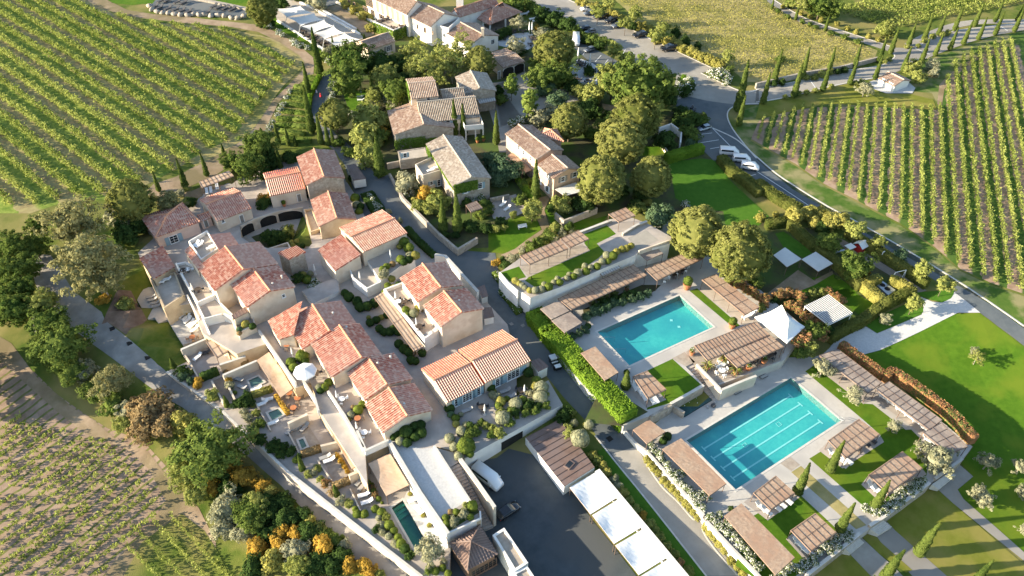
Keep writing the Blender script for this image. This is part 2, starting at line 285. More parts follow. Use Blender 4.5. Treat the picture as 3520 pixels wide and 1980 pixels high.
# ---------------------------------------------------------------- ground
def _finish(bm,name,m,kind,label=None):
    me=bpy.data.meshes.new(name); bm.to_mesh(me); bm.free(); me.materials.append(M[m]); ob=bpy.data.objects.new(name,me); COL.objects.link(ob)
    if kind: ob['kind']=kind
    if label: ob['label']=label
    return ob
def drape_w(name,pts,m,lvl,kind='structure',holes=(),lift=0):
    """a flat polygon (world x,y) cut along the terrain grid and laid on it"""
    loops=[[Vector((p[0],p[1],0)) for p in pts]]+[[Vector((p[0],p[1],0)) for p in h] for h in holes]
    flat=[v for l in loops for v in l]; tri=tessellate_polygon(loops)
    bm=bmesh.new(); vs=[bm.verts.new(v) for v in flat]
    for t in tri:
        try: bm.faces.new([vs[i] for i in t])
        except ValueError: pass
    xs=[v.x for v in flat]; ys=[v.y for v in flat]
    def cut(co,no): bmesh.ops.bisect_plane(bm,geom=bm.verts[:]+bm.edges[:]+bm.faces[:],plane_co=co,plane_no=no,dist=1e-5)
    k=math.ceil(min(xs)/GS)
    while k*GS<max(xs): cut((k*GS,0,0),(1,0,0)); k+=1
    k=math.ceil(min(ys)/GS)
    while k*GS<max(ys): cut((0,k*GS,0),(0,1,0)); k+=1
    ds=[v.x-GX0-v.y+GY0 for v in flat]; k=math.ceil(min(ds)/GS)
    while k*GS<max(ds): cut((GX0+k*GS,GY0,0),(1,-1,0)); k+=1
    for v in bm.verts: v.co.z=hz(v.co.x,v.co.y)+.016*lvl+lift
    bmesh.ops.recalc_face_normals(bm,faces=bm.faces[:])
    for f in bm.faces:
        if f.normal.z<0: f.normal_flip()
    return _finish(bm,name,m,kind)
def drape(name,pts,m,lvl,kind='structure',holes=()): return drape_w(name,[G(p) for p in pts],m,lvl,kind,[[G(p) for p in h] for h in holes])
def smoothline(pts,n=6):
    out=[]; Q=[pts[0]]+list(pts)+[pts[-1]]
    for i in range(1,len(Q)-2):
        a,b,c,d=[np.array(q[:2]) for q in Q[i-1:i+3]]
        for k in range(n):
            t=k/n; out.append(.5*((2*b)+(-a+c)*t+(2*a-5*b+4*c-d)*t*t+(-a+3*b-3*c+d)*t**3))
    out.append(np.array(pts[-1][:2])); return out
def ribbon(name,pts,w,m,lvl,kind='structure',smooth=True):
    w_=[G(p) for p in pts]; L=smoothline(w_) if smooth and len(pts)>2 else [np.array(p[:2]) for p in w_]; l=[];r=[]
    for i,p in enumerate(L):
        d=L[min(i+1,len(L)-1)]-L[max(i-1,0)]; d/=np.linalg.norm(d)+1e-9; n=np.array((-d[1],d[0]))*w/2; l.append(p+n); r.append(p-n)
    return drape_w(name,l+r[::-1],m,lvl,kind)
def kerb(pts,label,w=.3,h=.12,m='kerb',name='kerb',cat='kerb',z=None,smooth=True,group=None):
    """a raised edging that follows the ground"""
    w_=[at(p,z) for p in pts]; L=smoothline(w_) if smooth and len(pts)>2 else [np.array(p[:2]) for p in w_]; mb=MB(); pr=None
    if not smooth: # subdivide
        L2=[]
        for a,b in zip(L[:-1],L[1:]):
            n=max(1,int(np.linalg.norm(b-a)/4)); L2+=[a+(b-a)*k/n for k in range(n)]
        L=L2+[L[-1]]
    for i,p in enumerate(L):
        d=L[min(i+1,len(L)-1)]-L[max(i-1,0)]; d/=np.linalg.norm(d)+1e-9; n=np.array((-d[1],d[0]))*w/2; b=len(mb.v); g=hz(*p) if z is None else z
        for q,zz in ((p+n,g-.4),(p+n,g+h),(p-n,g+h),(p-n,g-.4)): mb.v.append((q[0],q[1],zz))
        if i:
            for k in range(3): mb.f.append((b-4+k,b+k,b+k+1,b-3+k))
        else: mb.f.append((b,b+1,b+2,b+3))
    mb.f.append((b+3,b+2,b+1,b)); o=mb.build(name,m); bm=bmesh.new(); bm.from_mesh(o.data); bmesh.ops.recalc_face_normals(bm,faces=bm.faces[:]); bm.to_mesh(o.data); bm.free()
    return tag(o,label,cat,group) if cat else tag(o,None,kind='structure')
def slab(name,pts,z,m,z0=None,holes=(),kind='structure',side=None):
    """a level terrace: top at z, sides down into the slope"""
    W=[P(p,z) for p in pts]; H=[[P(p,z) for p in h] for h in holes]
    bot=min(hz(p.x,p.y) for p in W)-.5 if z0 is None else z0
    bot=min(bot,z-.15); loops=[W]+H; flat=[v for l in loops for v in l]; mb=MB(); mb.v=[tuple(v) for v in flat]
    for t in tessellate_polygon(loops):
        a,b,c=[flat[i] for i in t]; mb.f.append(t if (b-a).cross(c-a).z>0 else t[::-1])
    sd=MB() if side else mb
    for l in loops:
        for i in range(len(l)):
            a,b=l[i],l[(i+1)%len(l)]; sd.poly([(a.x,a.y,bot),(b.x,b.y,bot),(b.x,b.y,z-(.01 if side else 0)),(a.x,a.y,z-(.01 if side else 0))])
    o=mb.build(name,m)
    if side: q=sd.build(name+'_side',side); q['kind']='structure'
    if kind: o['kind']=kind
    return o
def wall(pts,z,label,h=None,z0=None,th=.3,m='cream',name='wall',cat='wall',group=None,closed=False,cap=None):
    """a wall whose top runs along the pixel line pts at height z"""
    W=[P(p,z) for p in pts]; W=W+[W[0]] if closed else W; mb=MB(); n=len(W); D=[(W[i+1]-W[i]).normalized() for i in range(n-1)]; off=[]
    for i in range(n):
        if closed and i in (0,n-1): a,b=D[-1],D[0]
        else: a,b=D[max(i-1,0)],D[min(i,n-2)]
        t=(a+b).normalized() if (a+b).length>.1 else a; nn=Vector((-t.y,t.x,0)); off.append(nn*(th/2/max(.35,nn.dot(Vector((-b.y,b.x,0))))))
    def body(mb,k,za,zb):
        b0=len(mb.v)
        for i in range(n):
            g=za if za is not None else (z-h if h is not None else (z0 if z0 is not None else hz(W[i].x,W[i].y)-.3))
            for s,zz in ((1,g),(1,zb),(-1,zb),(-1,g)): q=W[i]+off[i]*(s*k); mb.v.append((q.x,q.y,zz))
            b=b0+4*i
            if i:
                for j in range(4): mb.f.append((b-4+j,b-4+(j+1)%4,b+(j+1)%4,b+j))
        mb.f.append((b0,b0+1,b0+2,b0+3)); mb.f.append((b+3,b+2,b+1,b))
    body(mb,1,None,z); o=mb.build(name,m)
    if cat: tag(o,label,cat,group)
    if cap:
        c=MB(); body(c,1.25,z+.004,z+.07); c.build('coping',cap,o)
    return o
# base sheet, dug out below the pools and the sunken court
def _carve(poly,z,loose=False):
    W=[P(p,0) for p in poly]; W=[P(p,z+2) for p in poly]
    def ins(x,y):
        r=False
        for i in range(len(W)):
            a,b=W[i],W[(i+1)%len(W)]
            if (a.y>y)!=(b.y>y) and x<(b.x-a.x)*(y-a.y)/(b.y-a.y)+a.x: r=not r
        return r
    I=[[ins(x,y) for x in _gx] for y in _gy]; nj,ni=len(_gy),len(_gx)
    for j in range(1,nj-1):
        for i in range(1,ni-1):
            if I[j][i] if loose else all(I[j+a][i+b] for a in (-1,0,1) for b in (-1,0,1)): _GZ[j,i]=min(_GZ[j,i],z)
_crop[:]=[0,0,1]
_carve([(2137,1480),(2189,1536),(2423,1791),(2673,2058),(2771,1980),(3310,1577),(3343,1535),(3200,1420),(3029,1316),(2882,1196),(2690,1190),(2460,1250),(2300,1340),(2144,1440)],-5.2)
_carve([(1840,1050),(1900,1010),(2240,895),(2490,870),(2570,960),(2690,1060),(2770,1130),(2695,1238),(2472,1323),(2228,1432),(2144,1462),(2010,1330),(1830,1120)],-3.4)
_carve([(740,760),(850,710),(960,690),(1120,690),(1130,930),(980,930),(860,910),(740,880)],-4.6)
_carve([(590,1110),(650,1040),(780,1120),(920,1150),(1180,1500),(1520,1830),(1560,1900),(1500,1960),(1290,1850),(980,1600),(750,1400),(580,1280),(640,1200)],-5.4,True)
_carve([(440,960),(600,960),(680,1080),(800,1180),(640,1250),(500,1120)],-5.,True)
_carve([(480,770),(700,650),(850,560),(1040,520),(1180,560),(1240,640),(1290,760),(1420,790),(1660,1000),(1760,1120),(1760,1300),(1660,1440),(1500,1560),(1240,1500),(900,1150),(700,1060),(560,1000)],-1.75,True)
_carve([(1330,1780),(1375,1730),(1500,1900),(1450,1960)],-6.5)
_k=len(_gx); mb=MB(); mb.v=[(float(x),float(y),float(_GZ[j,i])) for j,y in enumerate(_gy) for i,x in enumerate(_gx)]
for j in range(len(_gy)-1):
    for i in range(_k-1): a=j*_k+i; mb.f+=[(a,a+1,a+_k+1),(a,a+_k+1,a+_k)]
tag(mb.build('ground','rough_grass'),None,kind='structure')
# farther land so that the sheet reaches the horizon
mb=MB()
for a,b in (((-3000,520),(3000,3500)),((-3000,-600),(-320,520)),((320,-600),(3000,520)),((-320,-600),(320,0))):
    n=24
    for i in range(n):
        for j in range(n):
            x0=a[0]+(b[0]-a[0])*i/n; x1=a[0]+(b[0]-a[0])*(i+1)/n; y0=a[1]+(b[1]-a[1])*j/n; y1=a[1]+(b[1]-a[1])*(j+1)/n
            mb.poly([(x,y,hz(x,y)-.02) for x,y in ((x0,y0),(x1,y0),(x1,y1),(x0,y1))])
tag(mb.build('terrain','rough_grass'),None,kind='structure')
AZL=R(-39.7); AZR=R(-110.2); AZB=R(50.4)
rowmat('vineyard_soil_green',AZL,7.46,(.23,.18,.09),(.36,.32,.14),(.09,.16,.02),(.27,.31,.07),.5,-33.69/7.46-.225)
rowmat('vineyard_soil_brown',AZR,4.5,(.25,.165,.115),(.42,.31,.225),(.045,.11,.018),(.10,.15,.035),.6,-33.48/4.5-.225)  # dark green strips: sown grass with the rows' shade put into its tone
rowmat('vineyard_soil_red',AZB,1.63,(.24,.165,.12),(.38,.28,.205),(.20,.18,.07),(.10,.13,.03),.74,-91.3/1.63-.6)
# fields
crop(0,0); drape('vineyard_ground',[(-400,-100),(620,-60),(960,40),(1100,130),(1300,210),(1700,235),(2200,290),(2576,350),(3000,480),(3030,560),(3010,600),(2576,900),(2400,1290),(1850,1600),(1480,1800),(1100,1960),(600,2000),(300,2100),(-400,2100)],'vineyard_soil_green',1)
crop(2100,0,1420,1456); drape('field',[(-30,-40),(520,-20),(640,60),(720,90),(820,135),(900,162),(940,178),(930,205),(780,240),(560,290),(480,290),(430,250),(290,165),(180,105),(60,40)],'dry_grass',1)
drape('field',[(620,-30),(800,50),(930,110),(1020,120),(1080,110),(1200,70),(1456,60),(1500,-60),(640,-60)],'rough_grass',1)
crop(2550,300,970,993); drape('vineyard_ground',[(30,180),(60,110),(150,80),(260,62),(420,60),(690,70),(700,-30),(730,-90),(800,-130),(900,-160),(1010,-190),(1060,750),(880,690),(770,640),(670,555),(560,480),(400,395),(290,340),(190,270),(100,220)],'vineyard_soil_brown',1)
drape('verge',[(-20,150),(10,80),(60,60),(200,60),(690,68),(690,78),(420,68),(260,70),(150,88),(60,118),(30,188),(100,228),(190,278),(290,348),(400,403),(560,488),(670,563),(770,648),(880,698),(1060,758),(1060,900),(900,780),(700,665),(480,540),(300,430),(180,360),(80,280),(0,205)],'verge',2)
crop(0,1180,700,717); drape('vineyard_ground',[(-60,40),(60,60),(120,100),(200,180),(300,250),(380,300),(500,340),(600,450),(600,560),(540,660),(400,800),(360,900),(-60,900)],'vineyard_soil_red',1)
drape('dirt_track',[(-30,-40),(40,0),(130,120),(260,230),(330,270),(410,340),(520,380),(590,470),(700,580),(760,700),(760,760),(717,700),(660,640),(600,640),(500,750),(430,850),(350,850),(400,770),(520,650),(585,555),(520,440),(440,370),(300,320),(200,240),(100,150),(0,60)],'dirt',2)
drape('dirt_track',[(500,700),(640,600),(720,660),(760,720),(800,800),(800,1000),(430,1000),(430,830)],'rough_grass',3)
# farm track round the vineyard
crop(0,0,1100,1251); drape('dirt_track',[(300,-20),(390,30),(450,50),(560,72),(720,90),(900,105),(1010,125),(1100,170),(1170,215),(1190,250),(1180,280),(1120,340),(1060,400),(1000,470),(950,530),(880,580),(780,640),(690,690),(600,720),(560,760),(640,770),(720,740),(850,680),(960,610),(1030,540),(1045,490),(1090,400),(1150,340),(1225,290),(1230,230),(1160,170),(1030,100),(900,85),(740,68),(600,55),(500,40),(420,0),(400,-20)],'dirt',2)
ribbon('grass_verge',[(640,100),(900,128),(1040,165),(1150,230),(1160,260),(1080,340),(1010,440),(950,520),(880,570),(750,640)],3.2,'dry_grass',3)
# gravel road along the lower left
crop(0,1000); drape('gravel_road',[(330,60),(640,380),(700,330),(1060,310),(1290,490),(1620,780),(1730,890),(2170,1190),(2450,1431),(2576,1515),(3100,1990),(3640,2400),(4130,2870),(3700,2870),(3360,2500),(3060,2230),(2760,1910),(2430,1620),(2140,1431),(1800,1150),(1450,930),(1140,690),(890,510),(700,360),(600,560),(300,400)],'gravel_road',2)
crop(0,500); drape('yard_gravel',[(280,1060),(500,1080),(720,1431),(1000,1640),(1050,1760),(700,1760),(420,1560),(330,1300)],'gravel_road',1)
# village road
crop(850,0); _road=[px(p) for p in [(735,760),(640,930),(615,1180),(720,1330),(800,1440)]]
crop(850,500); _road+=[px(p) for p in [(870,60),(960,200),(1060,480),(1120,560),(1150,700),(1300,760),(1500,830),(1600,900),(1830,1110),(2270,1431)]]
crop(1700,1000); _road+=[px(p) for p in [(30,330),(140,400),(330,640),(520,850),(690,1060),(900,1280),(1000,1420),(1150,1630),(2080,2800),(2560,2900),(2400,2780),(2030,2260),(1480,1690),(1300,1450),(1240,1340),(640,640),(490,420),(320,350),(310,240),(60,-60)]]
crop(850,500); _road+=[px(p) for p in [(2440,1060),(2075,1030),(1870,860),(1535,540),(1400,280),(1290,330),(1210,220),(1120,80),(1000,0)]]
crop(850,0); _road+=[px(p) for p in [(960,1380),(880,1330),(760,1200),(720,1100),(790,960),(850,800),(800,700)]]
_crop[:]=[0,0,1]; drape('village_road',_road,'asphalt',2)
# service yard
crop(1700,1480); drape('service_yard',[(-900,1500),(-700,1000),(-140,980),(-140,300),(20,270),(140,180),(420,250),(700,600),(760,590),(960,880),(1180,1150),(1450,1500)],'yard_asphalt',3)
drape('village_road',[(1150,230),(1400,160),(1480,300),(2030,880),(2400,1431),(2080,1431),(1500,700)],'pale_road',3)
# right-hand road, junction, car park
crop(2600,500,920); _r=[(-480,-180),(0,110),(230,300),(640,560),(880,690),(1240,890),(1700,1160),(2080,1400),(2576,1740),(2650,1960),(2576,1930),(2150,1610),(1890,1400),(1500,1170),(1080,910),(890,740),(540,650),(430,640),(0,360),(-300,130),(-470,-20),(-560,-120)]
drape('main_road',_r,'asphalt',2)
crop(1700,0); drape('junction',[(1790,980),(1900,945),(2100,990),(2400,1030),(2300,1070),(2290,1140),(2330,1250),(2440,1400),(2576,1560),(2330,1750),(2000,1431),(2000,1250),(2090,1200),(2090,1130),(1790,1060)],'asphalt',3)
drape('car_park',[(300,-60),(340,20),(560,150),(800,250),(1130,410),(1370,570),(1400,650),(1790,740),(1760,900),(1790,985),(1900,950),(2100,995),(2400,1035),(2600,1030),(2600,880),(2430,900),(2030,720),(2180,690),(1800,510),(1340,290),(1000,110),(730,0),(600,-60)],'pale_road',4)
drape('parking_bays',[(840,430),(900,440),(1140,565),(1300,650),(1260,710),(1080,700),(900,580),(780,470)],'asphalt',4)
crop(2600,0,920); drape('drive',[(-10,985),(270,940),(640,850),(920,790),(1130,750),(1360,690),(1570,590),(1700,540),(1850,480),(2080,400),(2300,340),(2640,280),(2640,215),(2300,240),(1960,290),(1700,370),(1520,465),(1330,460),(930,330),(480,180),(170,0),(110,-30),(90,-20),(110,20),(420,220),(720,290),(1040,420),(1290,500),(1330,540),(1320,570),(1170,640),(720,710),(470,775),(0,870)],'pale_road',4)
ribbon('path',[(1470,440),(1560,390),(1650,345),(1850,265),(2050,220),(2270,208),(2640,205)],3.0,'pale_road',3)
drape('grass_verge',[(30,1000),(270,955),(640,865),(940,800),(1160,800),(1180,900),(1500,910),(1700,960),(1740,1060),(700,1000),(300,1080),(-10,1150)],'dry_lawn',3)
drape('grass_verge',[(1580,610),(1700,560),(1870,495),(2100,415),(2300,352),(2640,292),(2640,420),(2400,450),(2200,520),(2000,640),(1880,740),(1800,860),(1740,1000),(1690,900),(1530,880),(1430,780),(1480,680)],'verge',2)
drape('forecourt',[(1090,790),(1190,750),(1430,760),(1530,850),(1500,900),(1250,900),(1130,860)],'white_gravel',5)
drape('dirt_track',[(1740,1000),(1760,820),(1850,720),(2000,610),(2200,500),(2400,440),(2300,520),(2100,590),(1900,740),(1810,860),(1780,1040)],'dirt',3)
# ---------------------------------------------------------------- roofs, houses, openings
def roofplane(name,poly,m,parent,wave=.42,amp=.075,over=0,row=.42):
    """tiled plane: poly 3-4 points, first two = eave edge; rows of canal tiles run up the slope"""
    pts=[Vector(p) for p in poly]; n=(pts[1]-pts[0]).cross(pts[2]-pts[0]).normalized()
    if n.z<0: n=-n
    up=Vector((0,0,1)); v=(up-n*n.z); v=v.normalized() if v.length>1e-3 else (pts[2]-pts[1]).normalized(); u=v.cross(n).normalized(); o=pts[0]
    uv=[((p-o).dot(u),(p-o).dot(v)) for p in pts]; u0=min(a for a,_ in uv); u1=max(a for a,_ in uv); v0=min(b for _,b in uv); v1=max(b for _,b in uv)
    nu=max(2,int((u1-u0)/wave)); nv=max(1,int((v1-v0)/row)); S=4; bm=bmesh.new(); rows=[]; prof=[-1,.2,1,.2]
    us=[u0+(u1-u0)*i/(nu*S) for i in range(nu*S+1)]
    for j in range(nv):
        a=v0+(v1-v0)*j/nv; b=v0+(v1-v0)*(j+1)/nv
        for vv,dz in ((a,.05),(b+.02,0.)): rows.append([bm.verts.new(o+u*x+v*vv+n*(amp*prof[i%S]+dz)) for i,x in enumerate(us)])
    for j in range(0,len(rows)-1):
        for i in range(len(us)-1): bm.faces.new((rows[j][i],rows[j][i+1],rows[j+1][i+1],rows[j+1][i]))
    k=len(pts); cen=sum(pts,Vector())/k
    for i in range(k):
        a,b=pts[i],pts[(i+1)%k]; nn=(b-a).cross(n).normalized()
        if nn.dot(cen-a)>0: nn=-nn
        bmesh.ops.bisect_plane(bm,geom=bm.verts[:]+bm.edges[:]+bm.faces[:],plane_co=a+nn*.01,plane_no=nn,clear_outer=True,dist=1e-5)
    # solid board below the tiles
    lo=[bm.verts.new(p-n*.1) for p in pts]; hi=[bm.verts.new(p-n*.24) for p in pts]
    try: bm.faces.new(lo); bm.faces.new(hi[::-1]); [bm.faces.new((lo[i],lo[(i+1)%k],hi[(i+1)%k],hi[i])) for i in range(k)]
    except ValueError: pass
    L=bm.loops.layers.uv.new('UVMap')
    for f in bm.faces:
        for l in f.loops: d=l.vert.co-o; l[L].uv=(d.dot(u)-u0+.02+wave*.5/S,d.dot(v)-v0+.01)
    me=bpy.data.meshes.new(name); 
    off=parent.location if parent else Vector()
    for q in bm.verts: q.co-=off
    bm.to_mesh(me); bm.free(); me.materials.append(M[m]); ob=bpy.data.objects.new(name,me); COL.objects.link(ob); ob.parent=parent; return ob
def ridgecap(parent,a,b,m,r=.16,name='ridge_tiles'):
    mb=MB(); a=Vector(a); b=Vector(b); n=max(1,int((b-a).length/.5))
    for i in range(n): mb.bar(a+(b-a)*i/n,a+(b-a)*(i+1.08)/n,r*1.1,6,r*.9)
    return mb.build(name,m,parent)
RCM={'terra':'terra_cap','terra_bright':'terra_cap','terra_old':'terra_cap','brown_tile':'brown_cap','grey_tile':'grey_cap','stone_tile':'grey_cap'}
RCM['brown_metal']='brown_metal'
mat('terra_cap',(.58,.28,.16),(.66,.36,.23),2,.9); mat('brown_cap',(.46,.34,.26),(.56,.44,.35),2,.9); mat('grey_cap',(.38,.33,.27),(.48,.43,.36),2,.9)
class House: pass
def _frame(h,u,v,o): h.u,h.v,h.o=u,v,o; return h
def house(label,ridge,L,R_=None,ze=2.5,zb=None,pitch=.32,wallm='cream',roof='terra',sym=True,oe=.35,og=.12,name='house',cat='house',cap=True,rows=.42,zr=None):
    a,b=ridge; best=None
    if zr is None:
        for k in range(2,60):
            z=ze+k*.1; A,B=P(a,z),P(b,z); u=(B-A); u.z=0; u.normalize(); v=Vector((-u.y,u.x,0)); dl=abs((P(L,ze)-A).dot(v))
            if R_ is not None and sym: dr=abs((P(R_,ze)-A).dot(v)); cost=abs(dl-dr)*1.0+abs((z-ze)/max(.5,(dl+dr)/2)-pitch)*6
            else: cost=abs((z-ze)/max(dl,.5)-pitch)
            if best is None or cost<best[0]: best=(cost,z)
        zr=best[1]
    A,B=P(a,zr),P(b,zr); u=(B-A); u.z=0; ln=u.length; u.normalize(); v=Vector((-u.y,u.x,0)); sl=(P(L,ze)-A).dot(v)
    if sl<0: A,B=B,A; u=-u; v=-v; sl=-sl
    sr=-(P(R_,ze)-A).dot(v) if R_ is not None else sl
    if sr<.5: sr=sl
    o=Vector((A.x,A.y,0)); ctr=(A+B)/2
    if zb is None: zb=min(hz(*(o+u*x+v*y).xy) for x in (0,ln) for y in (sl,-sr))-.3
    e=empty(name,(ctr.x,ctr.y,zb),label,cat); h=House(); h.e=e; _frame(h,u,v,o); h.ln,h.sl,h.sr,h.ze,h.zr,h.zb=ln,sl,sr,ze,zr,zb; h.oe,h.og=oe,og
    # walls: body with both gables
    pl=(zr-ze)/sl; pr=(zr-ze)/sr; yl=sl-oe; yr=-(sr-oe); zl=ze+pl*oe-.2; zr_=ze+pr*oe-.2; mb=MB(); x0,x1=og,ln-og
    W=lambda x,y,z: tuple(o+u*x+v*y+Vector((0,0,z)))
    prof=[(yl,zb),(yl,zl),(0,zr-.2),(yr,zr_),(yr,zb)]
    k=len(mb.v); mb.v+=[W(x0,y,z) for y,z in prof]+[W(x1,y,z) for y,z in prof]; n=5
    mb.f.append(tuple(range(k,k+n))); mb.f.append(tuple(range(k+2*n-1,k+n-1,-1)))
    for i in range(n): j=(i+1)%n; mb.f.append((k+i,k+n+i,k+n+j,k+j))
    mb.build('wall',wallm,e); h.yl,h.yr,h.x0,h.x1=yl,yr,x0,x1
    V=lambda x,y,z: o+u*x+v*y+Vector((0,0,z))
    r1=roofplane('roof',[V(0,sl,ze),V(ln,sl,ze),V(ln,0,zr),V(0,0,zr)],roof,e,row=rows)
    r2=roofplane('roof',[V(ln,-sr,ze),V(0,-sr,ze),V(0,0,zr),V(ln,0,zr)],roof,e,row=rows); h.r1=r1; h.r2=r2
    if cap: ridgecap(r1,Vector(V(0,0,zr+.06)),Vector(V(ln,0,zr+.06)),RCM[roof]) if False else ridgecap(e,V(0,0,zr+.06),V(ln,0,zr+.06),RCM[roof])
    # plaster verge along the gables
    h.planes={'L':(V(0,yl,0),v),'R':(V(0,yr,0),-v),'A':(V(x0,0,0),-u),'B':(V(x1,0,0),u)}
    return h
def polyhouse(label,eave,ze,roofs,zb=None,wallm='cream',name='house',cat='house',inset=.3,wall_z=None):
    """walls follow an eave polygon of pixels at height ze; roof planes are built by the caller"""
    W=[P(p,ze) for p in eave]; c=sum(W,Vector())/len(W)
    if zb is None: zb=min(hz(p.x,p.y) for p in W)-.3
    e=empty(name,(c.x,c.y,zb),label,cat); h=House(); h.e=e; h.ze=ze; h.zb=zb; I=[]
    n=len(W); a=sum(W[i].x*W[(i+1)%n].y-W[(i+1)%n].x*W[i].y for i in range(n))
    if a<0: W=W[::-1]
    for i in range(n):
        d1=(W[i]-W[i-1]).normalized(); d2=(W[(i+1)%n]-W[i]).normalized(); n1=Vector((-d1.y,d1.x,0)); n2=Vector((-d2.y,d2.x,0)); bis=(n1+n2); bis=bis.normalized() if bis.length>.1 else n1
        I.append(W[i]+bis*(inset/max(.4,bis.dot(n1))))
    h.W=W; h.I=I; MB().prism([tuple(p) for p in I],zb,(ze-.15) if wall_z is None else wall_z).build('wall',wallm,e); h.planes={}
    for i in range(n): d=(I[(i+1)%n]-I[i]).normalized(); h.planes[i]=(I[i].copy(),Vector((d.y,-d.x,0)))
    return h
def hiphouse(label,corners,ze,apex,zr,zb=None,wallm='cream',roof='terra',name='house',cat='house',inset=.35):
    h=polyhouse(label,corners,ze,None,zb,wallm,name,cat,inset); W=h.W; A=[P(p,zr) for p in apex]; n=len(W)
    if len(A)==1:
        for i in range(n): roofplane('roof',[W[i],W[(i+1)%n],A[0]],roof,h.e)
        for p in W: ridgecap(h.e,p+Vector((0,0,.05)),A[0]+Vector((0,0,.05)),RCM[roof],.14)
    else:
        # ridge of two points: each eave edge takes the nearest ridge end(s)
        near=lambda p: min(A,key=lambda q:(q-p).length)
        for i in range(n):
            a,b=W[i],W[(i+1)%n]; ra,rb=near(a),near(b)
            roofplane('roof',[a,b,rb] if ra is rb else [a,b,rb,ra],roof,h.e)
        for p in W: ridgecap(h.e,p+Vector((0,0,.05)),near(p)+Vector((0,0,.05)),RCM[roof],.14)
        ridgecap(h.e,A[0]+Vector((0,0,.05)),A[1]+Vector((0,0,.05)),RCM[roof])
    return h
def shed(label,lo,hi,ze,zh,zb=None,wallm='cream',roof='terra',name='house',cat='house',inset=.25,capt=True,edge=None):
    """one roof plane: lo = two pixels of the low edge at ze, hi = two pixels of the high edge at zh (in order around)"""
    l0,l1=P(lo[0],ze),P(lo[1],ze); h1,h0=P(hi[0],zh),P(hi[1],zh); Q=[l0,l1,h1,h0]; c=sum(Q,Vector())/4
    if zb is None: zb=min(hz(p.x,p.y) for p in Q)-.3
    e=empty(name,(c.x,c.y,zb),label,cat); h=House(); h.e=e; h.zb=zb; h.Q=Q; I=[p+((c-p)*Vector((1,1,0))).normalized()*inset for p in Q]; h.I=I
    MB().prism([(p.x,p.y,p.z-.25) for p in I],zb,None).build('wall',wallm,e); roofplane('roof',Q,roof,e); h.planes={}
    a=sum(I[i].x*I[(i+1)%4].y-I[(i+1)%4].x*I[i].y for i in range(4)); s=1 if a>0 else -1
    for i in range(4): d=(I[(i+1)%4]-I[i]); d.z=0; d.normalize(); h.planes[i]=(I[i].copy(),Vector((d.y,-d.x,0))*s)
    if capt: ridgecap(e,h0+Vector((0,0,.05)),h1+Vector((0,0,.05)),RCM[roof])
    return h
def block(label,pts,z1,z0,wallm='cream',top='terrace_tile',name='annex',cat='building',par=0,th=.28,parm=None,skip=()):
    """flat-topped volume, optionally with a parapet"""
    W=[P(p,z1) for p in pts]; c=sum(W,Vector())/len(W); e=empty(name,(c.x,c.y,z0),label,cat); n=len(W)
    a=sum(W[i].x*W[(i+1)%n].y-W[(i+1)%n].x*W[i].y for i in range(n))
    if a<0: W=W[::-1]
    MB().prism([tuple(p) for p in W],z0,z1-.02).build('wall',wallm,e); MB().poly([(p.x,p.y,z1) for p in W]).build('terrace',top,e); h=House(); h.e=e; h.planes={}; h.W=W; h.zb=z0
    for i in range(n): d=(W[(i+1)%n]-W[i]).normalized(); h.planes[i]=(W[i].copy(),Vector((d.y,-d.x,0)))
    if par:
        for i in range(n):
            if i in skip: continue
            p,q=W[i],W[(i+1)%n]; d=(q-p).normalized(); nn=Vector((-d.y,d.x,0)); pp=[p-nn*.012,q-nn*.012-d*(th+.004),q+nn*th-d*(th+.004),p+nn*th]
            MB().prism([tuple(x) for x in pp],z1-.3,z1+par).build('parapet',parm or wallm,e)
    return h
def side(h,p):     # the wall plane whose hit lies nearest the camera and inside the house
    d=ray(p); best=None
    for k,(q,n) in h.planes.items():
        dn=d.dot(n)
        if dn>=-1e-6: continue
        t=(q-Vector((0,0,CAMH))).dot(n)/dn; X=Vector((0,0,CAMH))+d*t
        if best is None or t<best[0]: best=(t,k,X)
    return best
